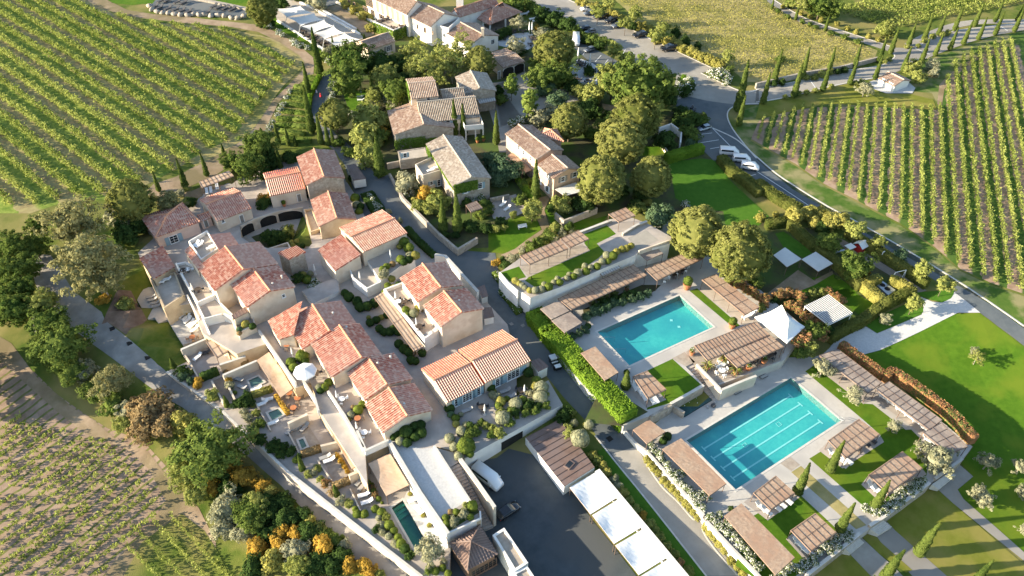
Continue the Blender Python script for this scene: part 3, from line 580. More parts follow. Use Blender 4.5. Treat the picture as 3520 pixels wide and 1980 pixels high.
def opening(h,p,w,ht,kind='window',face=None,frame='white_paint',shut=None,zc=None,label=None,pane='glass'):
    """window or door whose centre shows at pixel p on a wall of h"""
    d=ray(p); cand=[]
    for k,(q,n) in h.planes.items():
        if face is not None and k!=face: continue
        dn=d.dot(n)
        if dn>=-1e-6: continue
        t=(q-Vector((0,0,CAMH))).dot(n)/dn; cand.append((t,n,Vector((0,0,CAMH))+d*t))
    if not cand: return None
    t,n,X=max(cand,key=lambda c:c[0]) if face is None else cand[0]
    if kind in('door','garage'): X.z=h.zb+.3+ht/2 if zc is None else zc
    elif zc is not None: X.z=zc
    u=Vector((-n.y,n.x,0)); off=h.e.location
    def quadbox(mb,cx,cz,ww,hh,d0,d1):
        c=X+u*cx+Vector((0,0,cz)); pts=[c+u*sx*ww/2+Vector((0,0,sz*hh/2)) for sx,sz in ((-1,-1),(1,-1),(1,1),(-1,1))]; b=len(mb.v)
        mb.v+=[tuple(q+n*d0) for q in pts]+[tuple(q+n*d1) for q in pts]; mb.f+=[(b+3,b+2,b+1,b),(b+4,b+5,b+6,b+7)]+[(b+i,b+(i+1)%4,b+4+(i+1)%4,b+4+i) for i in range(4)]
    t_=.11; mb=MB(); nm={'window':'window','door':'door','garage':'garage_door','arch':'arch'}[kind]
    if kind in('window',):
        for cx,cz,ww,hh in ((-w/2+t_/2,0,t_,ht),(w/2-t_/2,0,t_,ht),(0,ht/2-t_/2,w-2*t_,t_),(0,-ht/2+t_/2,w-2*t_,t_)): quadbox(mb,cx,cz,ww,hh,-.05,.06)
        nb=max(1,round(w/.75)); 
        for i in range(1,nb): quadbox(mb,-w/2+w*i/nb,0,.07,ht-2*t_,-.05,.045)
        for i in range(1,max(2,round(ht/.55))): quadbox(mb,0,-ht/2+ht*i/max(2,round(ht/.55)),w-2*t_,.05,-.05,.04)
        o=mb.build('window',frame,h.e); g=MB(); quadbox(g,0,0,w-.1,ht-.1,-.04,.02); g.build('pane',pane,o)
        if shut:
            for s in (-1,1): q=MB(); quadbox(q,s*(w/2+w*.27),0,w*.5,ht,-.02,.09); q.build('shutter',shut,o)
        sl_=MB(); quadbox(sl_,0,-ht/2-.06,w+.2,.12,-.02,.14); sl_.build('sill',frame if frame!='dark_wood' else 'kerb',o)
    elif kind=='door':
        for cx,cz,ww,hh in ((-w/2+.06,0,.12,ht),(w/2-.06,0,.12,ht),(0,ht/2-.06,w-.24,.12)): quadbox(mb,cx,cz,ww,hh,-.05,.07)
        o=mb.build('door',frame,h.e); g=MB(); quadbox(g,0,-.06,w-.24,ht-.12,-.04,.03); g.build('door_leaf',shut or 'grey_paint',o)
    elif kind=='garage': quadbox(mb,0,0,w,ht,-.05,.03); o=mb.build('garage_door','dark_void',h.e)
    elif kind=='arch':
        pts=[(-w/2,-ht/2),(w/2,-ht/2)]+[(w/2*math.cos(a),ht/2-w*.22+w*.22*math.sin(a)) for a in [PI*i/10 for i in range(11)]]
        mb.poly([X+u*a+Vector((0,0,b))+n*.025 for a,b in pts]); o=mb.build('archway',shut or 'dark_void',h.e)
        rim=MB()
        for i in range(1,len(pts)-1): a,b=pts[i],pts[i+1]; rim.bar(X+u*a[0]+Vector((0,0,a[1]))+n*.04,X+u*b[0]+Vector((0,0,b[1]))+n*.04,.09)
        rim.build('arch_surround',frame,o)
    if label: o['label']=label
    return o
def chimney(h,p,z,w=.6,ht=1.1,m='cream'):
    X=P(p,z); mb=MB(); mb.box(X,w,w,z-1.2,z+ht); mb.box(X,w+.2,w+.2,z+ht,z+ht+.12); mb.box(X,w*.6,w*.6,z+ht+.12,z+ht+.3); return mb.build('chimney',m,h.e)
def vent(h,p,z): X=P(p,z); return MB().lathe((X.x,X.y,z-.3),[(.16,0),(.16,.55),(.22,.56),(.22,.68),(.02,.74)],10).build('roof_vent','kerb',h.e)
# ---------------------------------------------------------------- levels of the terraces
VZ=-1.2; LP=-3.2; UPZ=-1.0; RGZ=3.2; GT=-4.3
# ---------------------------------------------------------------- the suites (red tiled village, lower left)
crop(850,1000); PLAT=[px(p) for p in [(120,385),(470,960),(620,900),(660,1000),(690,1150),(1180,1900)]]
crop(850,1480); PLAT+=[px(p) for p in [(1160,210),(1390,90),(1980,1020),(2300,880),(2130,560),(1830,150),(2040,200)]]
crop(850,1000); PLAT+=[px(p) for p in [(2130,1550),(2540,1250),(2650,1080),(2650,700),(2560,330),(2200,-60)]]
crop(850,500); PLAT+=[px(p) for p in [(1840,1080),(1640,900),(1200,800),(1060,480),(960,330),(500,60),(100,180),(-150,380),(-330,330),(-400,430)]]
crop(450,700,600,2484); PLAT+=[px(p) for p in [(1010,-100),(820,-40),(640,-100),(120,180),(280,470),(50,600),(130,770),(440,1449)]]
crop(0,1000); PLAT+=[px(p) for p in [(1660,150),(1870,130),(2000,420),(2330,620),(2620,520)]]
crop(850,500); COURT=[px(p) for p in [(-70,800),(80,725),(300,655),(540,612),(640,960),(590,1020),(420,1000),(200,1010),(30,960),(-60,900)]]
_crop[:]=[0,0,1]; slab('village_terrace',PLAT,VZ,'paving',-6.5,[COURT],side='sand'); slab('courtyard_floor',COURT,-3.6,'terrace_tile',-6.5)
crop(850,1000)
hA1=house('long red-tiled suite roof, first block, beside the stepped one with a corner pergola',((640,130),(810,395)),(505,515),(985,190),ze=1.6,zb=VZ,name='suite_house')
hA2=house('red-tiled suite block second along the central row, ridge set higher',((905,335),(1125,655)),(738,710),(1160,398),ze=2.0,zb=VZ,name='suite_house')
hA3=house('red-tiled suite block third along the central row, below the grey gable step',((1190,655),(1375,920)),(1065,942),(1490,675),ze=1.5,zb=VZ,name='suite_house')
hA4=house('red-tiled suite block at the end of the central row, gable over a dark shrub bed',((1390,950),(1575,1230)),(1237,1250),(1725,1025),ze=1.3,zb=VZ,name='suite_house')
hA0=shed('low red-tiled wing with an open sitting porch at the head of the central row',((200,295),(305,480)),((457,432),(590,150)),1.3,2.3,zb=VZ,name='suite_wing',capt=False)
hB6=house('red-tiled suite block next to the village road, upper of the joined pair',((890,-95),(1905,-80)) if False else ((870,-100),(1060,142)) if False else ((1728,-270),(1908,-32)),(1540,-80),(2035,-185),ze=1.7,zb=VZ,name='suite_house') if False else None
crop(850,500); hB6=house('red-tiled suite block next to the village road, upper of the joined pair',((1722,1160),(1905,1395)),(1545,1370),(2022,1240),ze=4.4,zb=VZ,name='suite_house')
crop(850,1000); hB7=house('red-tiled suite block with a tall pinkish gable over the cross lane',((1932,0),(2110,210)),(1800,235),(2262,92),ze=4.2,zb=VZ,wallm='cream',name='suite_house')
crop(1400,1100,460,2083)
hC1=house('bright striped red-tiled house, lower half, with french windows on the planted terrace',((405,940),(985,665)),(900,1148),(500,628),ze=1.6,zb=VZ-.2,wallm='cream',roof='terra_bright',name='suite_house')
hC2=house('bright striped red-tiled house, upper half beside the tarmac road, with french windows',((1000,635),(1712,300)),(1550,815),(1140,308),ze=1.9,zb=VZ-.2,wallm='cream',roof='terra_bright',name='suite_house')
for h in (hC1,hC2): pass
for h,p,w,ht in ((hC1,(770,1300),.9,1.9),(hC1,(935,1220),1.9,2.0),(hC1,(1105,1120),1.0,2.0),(hC2,(1405,965),1.0,2.0),(hC2,(1650,850),2.6,2.0)):
    opening(h,p,w,ht,'window',shut='blue_paint',zc=VZ+1.25,face='L')
crop(450,700,600,2484)
hD1=hiphouse('square suite with a four-sided red tiled roof and blue shutters',[(130,190),(735,-15),(985,255),(345,485)],1.9,[(520,148),(700,10)],3.6,zb=VZ,wallm='pink_wall',name='suite_house')
opening(hD1,(612,505),1.7,1.9,'window',shut='blue_paint'); opening(hD1,(1090,335),.1,.1,'window') if False else None
crop(0,500)
hD2=house('gabled red-tiled suite with a grey door behind the curved arcade',((2027,578),(2370,452)),(2300,685),(2130,470),ze=1.9,zb=VZ,name='suite_house')
opening(hD2,(2375,705),.95,2.0,'door',frame='white_paint'); opening(hD2,(2195,745),.7,.8,'window')
hD12=shed('low tiled link with a grey door between two suites',((1965,755),(2085,705)),((2060,650),(1940,690)),1.0,1.5,zb=VZ,wallm='pink_wall',name='suite_wing'); opening(hD12,(2040,805),.95,2.0,'door')
hD3=shed('red-tiled end house with a loggia above a tall sandy wall',((1600,985),(1722,1190)),((1510,1312),(1372,1112)),.9,1.9,zb=-4.6,wallm='sand',name='suite_house',capt=False)
crop(450,700,600,2484)
hD3b=block('tall sandy walled loggia block below the red end roof',[(290,1090),(640,1000),(770,1330),(480,1520)],-.3,-4.8,'sand','terrace_tile',name='loggia',par=.6)
hE1=house('large red-tiled suite roof with cream gable step, above the sun terrace',((1340,605),(1602,935)),(1060,1070),(1930,660),ze=4.1,zb=VZ,name='suite_house')
hE2=house('large red-tiled suite roof with a small square gable window',((1738,925),(1978,1240)),(1515,1300),(2180,980),ze=3.8,zb=VZ,wallm='cream',name='suite_house'); opening(hE2,(2172,1310),.7,.8,'window'); 
hE0=shed('short mottled red roof above the walled sun terrace',((1410,410),(1530,572)),((1260,672),(1122,440)),4.1,4.9,zb=VZ,name='suite_wing',capt=False)
hE00=shed('narrow strip of red tiles along the outer edge of the sun terrace',((755,665),(950,935)),((1012,842),(840,600)),3.3,3.8,zb=VZ,name='suite_wing',capt=False)
hSUN=block('walled roof sun terrace sunk into the red roofs',[(830,575),(1095,420),(1260,670),(1010,835)],3.4,VZ,'white_wall','terrace_tile',name='sun_terrace',par=.75,th=.22)
crop(850,500)
hB5=shed('small square stone tower with a flat striped tile roof',((295,1055),(405,1120)),((575,1045),(485,985)),3.4,3.5,zb=VZ,wallm='stone',roof='terra_bright',name='tower',cat='tower',capt=False)
hB4=shed('red-tiled wing with blue windows over the sunken blue court',((690,1030),(862,1232)),((1118,1072),(925,870)),2.6,3.9,zb=VZ,name='suite_wing',capt=False)
hB3=house('long red-tiled suite roof above the sun terrace by the village road',((1015,900),(1452,715)),(1345,960),(1000,768),ze=4.3,zb=VZ,name='suite_house')
hB2=house('red-tiled suite with a plain cream gable over the round courtyard',((795,450),(880,712)),(655,655),(1025,585),ze=2.3,zb=-3.9,wallm='sand',roof='terra_old',name='suite_house')
hB1=house('tallest suite of the red village, two storeys with a stone gable',((655,30),(755,305)),(528,252),(908,180),ze=4.3,zb=VZ,wallm='stone',roof='terra_old',name='suite_house')
hB1b=house('orange-tiled lower wing with a grey door beside the tall stone gable',((175,333),(525,262)),(390,462),(420,220),ze=2.3,zb=VZ,wallm='cream',roof='terra_bright',name='suite_wing'); opening(hB1b,(512,520),.95,2.0,'door')
# bin houses and small sheds with brown metal lids along the road
def lidshed(label,pts,z,h,m='white_wall',lid='brown_metal'):
    W=[P(p,z) for p in pts]; c=sum(W,Vector())/4; e=empty('bin_shed',(c.x,c.y,z-h),label,'shed'); I=[q+(c-q).normalized()*.15 for q in W]
    MB().prism([tuple(q) for q in I],z-h,z-.08).build('wall',m,e); mb=MB().prism([tuple(q) for q in W],z-.08,z+.04)
    a,b,cc,d=W; n=max(3,int((b-a).length/.6))
    for i in range(n+1): mb.bar(a+(b-a)*i/n+Vector((0,0,.06)),d+(cc-d)*i/n+Vector((0,0,.06)),.035)
    mb.build('roof',lid,e); return e
lidshed('white shed with a long brown metal lid beside the tall stone-gabled suite',[(975,195),(1060,180),(1168,325),(1045,345)],1.5,2.2)
crop(850,1000); lidshed('small shed with brown metal lid by the road near the tall pinkish gable',[(2260,-30),(2330,-60),(2370,50),(2310,70)],.4,1.8); lidshed('small tiled bin shed at the foot of the tall pinkish gable',[(2320,165),(2400,160),(2430,255),(2330,275)],.6,1.8,lid='brown_metal')
crop(1700,1000); lidshed('white shed with a red-brown metal lid at the corner of the striped roof house',[(355,695),(440,660),(530,745),(430,795)],.2,2.4)
# ---------------------------------------------------------------- the old hamlet (grey and brown roofs)
crop(850,0)
hF3=house('old stone farmhouse wing with a mottled pinkish tile roof and round gable hole',((1660,990),(1737,1222)),(1412,1225),None,ze=4.6,zr=6.4,wallm='stone',roof='brown_tile',name='farmhouse')
hF2=house('farmhouse with a wide grey-brown tiled roof behind two cypresses',((1668,1008),(2248,952)),(2020,1178),(1900,905) if False else None,ze=5.6,zr=7.6,wallm='cream',roof='grey_tile',name='farmhouse')
hF2b=house('grey tiled back roof behind the wide farmhouse roof',((1905,885),(2130,862)),(2020,985),None,ze=6.9,zr=8.3,wallm='cream',roof='grey_tile',name='farmhouse')
hF1=house('small raised gable block with striped tiles and ivy at its side',((1580,822),(1852,796)),(1770,958),None,ze=8.2,zr=9.6,wallm='cream',roof='brown_tile',name='farmhouse'); opening(hF1,(1782,972),.9,.9,'window')
hF4=house('farmhouse with weathered stone-coloured roof and a pale gable',((2195,690),(2287,865)),(2102,880),(2400,795),ze=6.4,wallm='stone',roof='stone_tile',name='farmhouse')
for p,w,ht in (((1772,1250),1.0,2.2),((1870,1215),.8,1.0),((1975,1205),1.1,1.1)): opening(hF2,p,w,ht,'window',shut='blue_paint')
_crop[:]=[0,0,1]
hF5=house('ivy-clad stone house with blue shutters and a long mottled roof',((1524,463),(1620.5,608)),(1507,565),(1637,537),ze=5.2,wallm='stone',roof='stone_tile',name='farmhouse')
hF6=house('salmon house with a long old tiled roof',((1782,428),(1892,516)),(1790,505),(1898,484),ze=6.6,wallm='salmon',roof='brown_tile',name='farmhouse')
hF6b=house('salmon gabled front of the house with grey shutters beside a large pine',((1897,531),(1953,579)),(1869,586),(1965,553),ze=5.8,wallm='salmon',roof='brown_tile',name='farmhouse')
hF6c=hiphouse('small pyramid tiled roof behind the long salmon house',[(1841,470),(1872,441),(1915,444),(1938,486)],6.3,[(1893,446)],7.4,wallm='salmon',roof='terra_old',name='farmhouse')
crop(850,500)
opening(hF5,(2290,395),1.1,1.5,'window',shut='blue_paint'); opening(hF5,(2150,440),.9,1.4,'window',shut='blue_paint')
crop(1700,500)
for p in ((672,330),(788,285)): opening(hF6b,p,1.1,1.3,'window',shut='grey_paint')
for p in ((520,300),(448,245)): opening(hF6b,p,.9,1.2,'window',shut='white_paint')
opening(hF6b,(518,425),1.1,1.7,'window',shut='white_paint'); opening(hF6b,(445,350),.8,1.2,'window',shut='white_paint')
for p in ((240,20),(285,70),(360,130)): opening(hF6,p,.9,1.2,'window',shut='white_paint')
# annexe of the ivy house with roof terrace
crop(850,500)
hF5t=block('annex of the ivy house with a sunny roof terrace',[(1655,210),(1830,130),(1930,260),(1730,320)],3.2,-.2,'cream','terrace_tile',par=.7,th=.2)
opening(hF5t,(1812,370),.8,1.0,'window',shut='blue_paint'); opening(hF5t,(1885,365),.9,1.7,'window',shut='blue_paint')
hF3t=block('low stone-walled annex in front of the round-holed gable',[(1480,60),(1750,20),(1780,110),(1500,150)],2.6,.2,'stone','terrace_tile',par=.1); opening(hF3t,(1552,95),.9,1.2,'window',shut='blue_paint')
crop(850,0)
hF2p=block('first-floor balcony on white columns in front of the farmhouse',[(2140,1270),(2325,1255),(2290,1160),(2110,1190)],4.0,3.6,'white_wall','terrace_tile',name='balcony',cat='balcony',par=.9,th=.12)
mb=MB()
for p in ((2150,1272),(2245,1266),(2320,1258)): X=P(p,3.6); mb=MB().bar((X.x,X.y,.4),(X.x,X.y,3.6),.2,8); mb.build('column','white_wall',hF2p.e)
# ---------------------------------------------------------------- hotel at the top
crop(1150,0,700,2536)
hG1=house('main white hotel wing with tall arched windows',((500,-225),(1028,14)),(690,86),None,ze=8.2,zr=11.0,wallm='white_wall',roof='brown_tile',name='hotel_building',cat='hotel')
hG1b=house('white hotel wing with small windows continuing from the arched one',((1045,15),(1368,165)),(1100,290),(1240,70) if False else None,ze=7.2,zr=9.6,wallm='white_wall',roof='brown_tile',name='hotel_building',cat='hotel')
for p,w in (((535,85),1.5),((598,115),1.5),((661,140),1.5),((724,170),1.5),((790,207),1.5),((858,245),1.5)): opening(hG1,p,w,3.3,'arch',face='L',frame='cream',shut='glass_warm' if 'glass_warm' in M else 'wood')
for p,w,ht in (((435,30),3.4,2.6),((390,118),2.6,1.7),((476,155),2.0,1.7),((588,212),2.6,1.6),((245,50),1.2,1.2),((180,15),1.2,1.2)): opening(hG1,p,w,ht,'window',face='L',frame='wood')
for p,w,ht in (((1033,328),.9,1.4),((990,290),.5,.6),((1125,372),1.1,1.5),((1222,405),.6,.7)): opening(hG1b,p,w,ht,'window',face='L',frame='wood')
hG2=house('red-tiled hotel building with a white chimney beside the pavilion',((1495,112),(1995,-45)),(1890,110),None,ze=6.4,zr=8.2,wallm='white_wall',roof='terra_old',name='hotel_building',cat='hotel'); chimney(hG2,(1562,45),8.6,2.0,2.0,'white_wall')
# open dining pavilion on columns
def pavilion():
    cs=[(1750,220),(1930,310),(2335,150),(2090,30)]; ze=4.2; W=[P(p,ze) for p in cs]; A=[P((1945,110),6.4),P((2120,85),6.4)]; c=sum(W,Vector())/4; g=hz(c.x,c.y)
    e=empty('dining_pavilion',(c.x,c.y,g),'open-sided dining pavilion with hipped old tile roof on white pillars','pavilion'); a=(W[1]-W[0]).cross(W[2]-W[1]).z
    if a<0: W=W[::-1]
    near=lambda p: min(A,key=lambda q:(q-p).length)
    for i in range(4):
        p,q=W[i],W[(i+1)%4]; ra,rb=near(p),near(q); roofplane('roof',[p,q,rb] if ra is rb else [p,q,rb,ra],'terra_old',e)
    for p in W: ridgecap(e,p,near(p),'terra_cap',.14)
    for i in range(4):
        p,q=W[i],W[(i+1)%4]
        for t in (0,.5):
            x=p+(q-p)*t; x=x+(c-x)*.06; MB().box(x,.5,.5,g,ze-.2).build('pillar','white_wall',e)
    pts=[p+(c-p)*.1 for p in W]; MB().prism([tuple(p) for p in pts],g-.3,g+.12).build('floor','dark_pave',e)
    sk=[P(p,6.2) for p in ((1890,165),(1950,100),(2130,80),(2110,110))]; return e
pavilion()
hG4=house('hotel house with a skylight and tall pale gable beside the white gravel court',((1570,278),(1860,435)),(1530,490),(1885,348),ze=5.6,wallm='white_wall',roof='brown_tile',name='hotel_building',cat='hotel'); chimney(hG4,(1845,415),7.6,.8,1.4,'cream'); opening(hG4,(1970,520),1.3,1.4,'window')
hG5=house('low hotel building with two big arches and an old tiled roof',((1985,735),(2255,655)),(2200,815),(2100,610),ze=4.4,wallm='cream',roof='brown_tile',name='hotel_building',cat='hotel')
for p in ((2165,915),(2295,845)): opening(hG5,p,3.6,3.4,'arch',frame='white_paint',face='L',zc=2.3)
opening(hG5,(2050,985),1.0,2.4,'door',face='L')
hG6=house('stone cottage with old brown roof and two shuttered windows by the shade sails',((330,520),(672,404)),(575,575),None,ze=4.8,zr=6.2,wallm='cream',roof='brown_tile',name='cottage',cat='house')
for p in ((540,660),(668,605)): opening(hG6,p,1.3,1.6,'window',shut='grey_paint',face='L')
hG7=block('flat-roofed annex with ivy and black roof-terrace chairs beside the arched wing',[(480,285),(735,400),(960,310),(715,215)],4.0,1.2,'white_wall','terrace_tile',par=.6,th=.3); opening(hG7,(530,400),1.6,1.8,'window',frame='wood')
hG8=block('small flat-roofed plant terrace with white tanks among the hotel roofs',[(1240,330),(1420,380),(1560,250),(1380,190)],6.4,1.5,'white_wall','dark_pave',par=.7)
crop(2600,0,920)
hH=house('tiny white hut with an old tile roof on the roadside apron',((1265,690),(1422,768)),(1240,785),(1345,715) if False else None,ze=3.4,zr=4.4,wallm='white_wall',roof='brown_tile',name='hut',cat='hut')
opening(hH,(1225,785),1.4,1.5,'window',face='L',frame='white_paint',pane='white_paint'); opening(hH,(1290,820),1.4,1.5,'window',face='L',pane='white_paint')
# ---------------------------------------------------------------- plants: shared meshes of leaf-sized faces
leafmat('lf_pine',(.075,.095,.02),(.25,.255,.075)); leafmat('lf_broad',(.035,.075,.016),(.17,.22,.05)); leafmat('lf_bright',(.07,.13,.02),(.24,.30,.07))
leafmat('lf_aleppo',(.12,.125,.045),(.31,.29,.13)); leafmat('lf_olive',(.16,.17,.095),(.38,.37,.23)); leafmat('lf_dark',(.018,.042,.015),(.07,.115,.03)); leafmat('lf_cypress',(.025,.05,.012),(.12,.155,.035),.15)
leafmat('lf_box',(.05,.095,.016),(.19,.235,.045)); leafmat('lf_greyball',(.15,.165,.095),(.34,.34,.21)); leafmat('lf_gold',(.25,.165,.03),(.50,.32,.06)); leafmat('lf_brown',(.17,.12,.06),(.36,.26,.125))
leafmat('lf_red',(.20,.10,.045),(.48,.25,.12),.3,(.17,.2,.06),.3); leafmat('lf_yellow',(.18,.175,.04),(.40,.37,.10)); leafmat('lf_vine',(.13,.19,.03),(.38,.41,.11),.4); leafmat('lf_lime',(.13,.165,.035),(.33,.35,.10),.35)
leafmat('lf_rose',(.05,.09,.02),(.13,.17,.04),.2,(.82,.80,.74),.34); leafmat('lf_rose_thin',(.05,.10,.02),(.13,.18,.04),.2,(.80,.78,.72),.16); leafmat('lf_hedge',(.07,.16,.015),(.20,.31,.035),.3); leafmat('lf_hedge_old',(.06,.085,.018),(.18,.19,.05),.3); leafmat('lf_teal',(.035,.08,.045),(.13,.19,.095)); leafmat('lf_ivy',(.05,.12,.016),(.19,.28,.05)); leafmat('lf_lav',(.14,.17,.05),(.26,.30,.10))
def unit(a): return a/(np.linalg.norm(a,axis=-1,keepdims=True)+1e-9)
def rsph(n): return unit(rng.normal(size=(n,3)))
def quads(C,N,s,asp=1.5):
    """leaf-sized faces: centres C, facing N, half size s"""
    n=len(C); s=np.broadcast_to(np.asarray(s,float),(n,))[:,None]; t=unit(np.cross(N,rsph(n))); b=np.cross(N,t)
    V=np.stack([C-t*s*asp,C-b*s*.8,C+t*s*asp,C+b*s*.8],1).reshape(-1,3); return V,np.arange(4*n).reshape(-1,4)
def npmesh(name,V,F,m,parent=None,link=True,smooth=False):
    me=bpy.data.meshes.new(name); me.vertices.add(len(V)); me.vertices.foreach_set('co',np.asarray(V,np.float32).ravel()); F=np.asarray(F,np.int32); k=F.shape[1]
    me.loops.add(F.size); me.loops.foreach_set('vertex_index',F.ravel()); me.polygons.add(len(F)); me.polygons.foreach_set('loop_start',np.arange(0,F.size,k,dtype=np.int32)); me.polygons.foreach_set('loop_total',np.full(len(F),k,np.int32))
    me.materials.append(M[m] if isinstance(m,str) else m); me.update(calc_edges=True)
    o=bpy.data.objects.new(name,me)
    if link: COL.objects.link(o)
    o.parent=parent; return o
def cat_(parts):
    V=[];F=[];k=0
    for v,f in parts: V.append(v); F.append(f+k); k+=len(v)
    return np.concatenate(V),np.concatenate(F)
def sphere_core(rad,c=(0,0,0),nu=10,nv=7,lump=.0):
    V=[];F=[]
    for j in range(nv+1):
        for i in range(nu):
            a=PI*j/nv; t=2*PI*i/nu; q=1+lump*(rng.random()-.5); V.append((c[0]+rad[0]*q*math.sin(a)*math.cos(t),c[1]+rad[1]*q*math.sin(a)*math.sin(t),c[2]+rad[2]*q*math.cos(a)))
    for j in range(nv):
        for i in range(nu): k=(i+1)%nu; F.append((j*nu+i,(j+1)*nu+i,(j+1)*nu+k,j*nu+k))
    return np.array(V),np.array(F)
def clumps(rad,ncl,rcl,nleaf,ls,inner=.72,core=.74,zmin=-1.,cz=0,lob=.12,up=.25,seed=None):
    rad=np.array(rad,float); D=rsph(ncl*3); D=D[D[:,2]>zmin][:ncl]; ph=rng.random(6)*6.3
    lobe=1+lob*(np.sin(D[:,0]*4+ph[0])+np.sin(D[:,1]*5+ph[1])+np.sin(D[:,2]*4+ph[2]))/1.5
    C=D*rad*(inner+(1-inner)*rng.random((len(D),1)))*lobe[:,None]; rc=rcl*(.65+.7*rng.random(len(D)))
    idx=np.repeat(np.arange(len(D)),nleaf); d=rsph(len(idx)); d[:,2]=np.abs(d[:,2])*.8+d[:,2]*.2; d=unit(d)
    pos=C[idx]+d*(rc[idx]*(.55+.5*rng.random(len(idx))))[:,None]; nrm=unit(.7*d+.35*D[idx]+.55*rsph(len(idx))+np.array((0,0,up)))
    V,F=quads(pos,nrm,ls*(.65+.7*rng.random(len(idx)))); parts=[(V,F)]
    if core: parts.append(sphere_core(rad*core,nu=12,nv=9,lump=.2))
    V,F=cat_(parts); V[:,2]+=cz; return V,F,C+np.array((0,0,cz))
def limbs(H,cz,r,C,n=5,bend=.06):
    mb=MB(); top=Vector((r*.6,r*.3,cz*.95)); mid=Vector((-r*.5,r*.4,cz*.5)); mb.bar((0,0,-.4),mid,r,7,r*.8); mb.bar(mid,top,r*.8,7,r*.5)
    for i in range(n): c=Vector(C[rng.integers(len(C))])*.9; mb.bar(mid+(top-mid)*(.3+.7*i/n),c,r*.4,5,r*.1)
    return mb
PROTO={}
def proto_tree(key,name,cat,lm,tm,H,rad,cz,ncl,rcl,nleaf,ls,tr=.3,n=2,nl=6,**kw):
    """n variants, H total height, crown radii rad centred cz above the ground"""
    L=[]
    for i in range(n):
        e=bpy.data.objects.new(name,None); e['category']=cat; V,F,C=clumps(rad,ncl,rcl,nleaf,ls,cz=cz,**kw); npmesh('crown',V,F,lm,e,link=False); t=limbs(H,cz,tr,C,nl)
        o=t.build('trunk',tm,e); COL.objects.unlink(o); L.append(e)
    PROTO[key]=(L,H,rad[0],cz)
def link_copy(src,loc,rz,sc,label,cat,group):
    c=src.copy(); COL.objects.link(c); c.location=loc; c.rotation_euler=(0,0,rz); c.scale=sc; c['category']=cat
    if label: c['label']=label
    if group: c['group']=group
    for ch in src.children: k=ch.copy(); COL.objects.link(k); k.parent=c
    return c
def mpp(X): return (Vector(X)-Vector((0,0,CAMH))).dot(FW)/F_PX      # metres per photo pixel there
def tree(key,cx,cy,r,label,group=None,hs=1.,z=None):
    """a plant whose crown shows centred on (cx,cy) with half width r (zoom pixels)"""
    L,H,w,cz=PROTO[key]; rp=r*_crop[2]; s=1.
    X=at((cx,cy),z)
    for _ in range(4):
        s=rp*mpp(X)/w; g=hz(X.x,X.y) if z is None else z; X=P((cx,cy),g+cz*s*hs)
    g=hz(X.x,X.y) if z is None else z; src=L[int(rng.integers(len(L)))]
    return link_copy(src,(X.x,X.y,g),rng.random()*6.28,(s,s,s*hs),label,src['category'],group)
proto_tree('pine','stone_pine','tree','lf_pine','trunk',13,(5.6,5.6,5.4),7.2,330,.62,34,.16,.34,2,5,inner=.9,lob=.07,core=.86,up=.45)
proto_tree('broad','broadleaf_tree','tree','lf_broad','trunk',12,(5,5,5),6.2,150,.95,44,.2,.3,3,7,inner=.62,lob=.28,core=.66)
proto_tree('lime','broadleaf_tree','tree','lf_lime','trunk',11,(5,5,4.6),6.2,150,.85,40,.19,.28,2,7,inner=.6,lob=.25,core=.6)
proto_tree('aleppo','aleppo_pine','tree','lf_aleppo','pale_trunk',13,(5,5,5),7.4,130,1.0,48,.17,.28,3,16,inner=.5,lob=.3,core=.45,zmin=-.75)
proto_tree('sparse','broadleaf_tree','tree','lf_lime','pale_trunk',10,(4.4,4.4,4),6,90,.75,30,.17,.22,2,12,inner=.45,lob=.35,core=0)
proto_tree('smalltree','young_tree','tree','lf_lime','trunk',5,(1.7,1.7,1.6),3.4,55,.45,26,.13,.08,2,5,inner=.6,lob=.2,core=.6)
proto_tree('leader','columnar_lime_tree','tree','lf_bright','trunk',9,(2,2,3.4),5.2,90,.55,34,.15,.12,2,4,inner=.7,lob=.15,core=.72)
proto_tree('olive','olive_tree','tree','lf_olive','pale_trunk',4.2,(2,2,1.7),2.5,70,.45,34,.105,.14,3,6,inner=.55,lob=.25,core=.55)
proto_tree('bush','leafy_bush','shrub','lf_broad','trunk',3,(1.7,1.7,1.5),1.3,60,.5,34,.13,.08,3,3,inner=.6,lob=.22,core=.68)
proto_tree('darkbush','dark_bush','shrub','lf_dark','trunk',3,(1.7,1.7,1.5),1.3,60,.5,34,.13,.08,2,3,inner=.6,lob=.22,core=.68)
proto_tree('limebush','light_green_bush','shrub','lf_lime','trunk',3,(1.7,1.7,1.5),1.3,60,.5,34,.13,.08,2,3,inner=.6,lob=.22,core=.66)
proto_tree('tealbush','grey_green_bush','shrub','lf_teal','trunk',3,(1.7,1.7,1.5),1.3,60,.5,34,.12,.08,2,3,inner=.6,lob=.22,core=.66)
proto_tree('olivebush','silvery_bush','shrub','lf_olive','trunk',3,(1.7,1.7,1.5),1.3,60,.5,34,.11,.08,2,3,inner=.6,lob=.22,core=.66)
proto_tree('redbush','red_leaved_shrub','shrub','lf_red','trunk',3.4,(1.6,1.6,1.6),1.7,60,.5,34,.13,.07,3,3,inner=.6,lob=.22,core=.66)
proto_tree('goldbush','golden_shrub','shrub','lf_gold','trunk',3,(1.6,1.6,1.5),1.4,60,.5,34,.13,.07,2,3,inner=.6,lob=.25,core=.62)
proto_tree('brownbush','brown_leaved_shrub','shrub','lf_brown','trunk',4,(2.4,2.4,2.2),2,80,.6,36,.14,.1,2,4,inner=.6,lob=.25,core=.62)
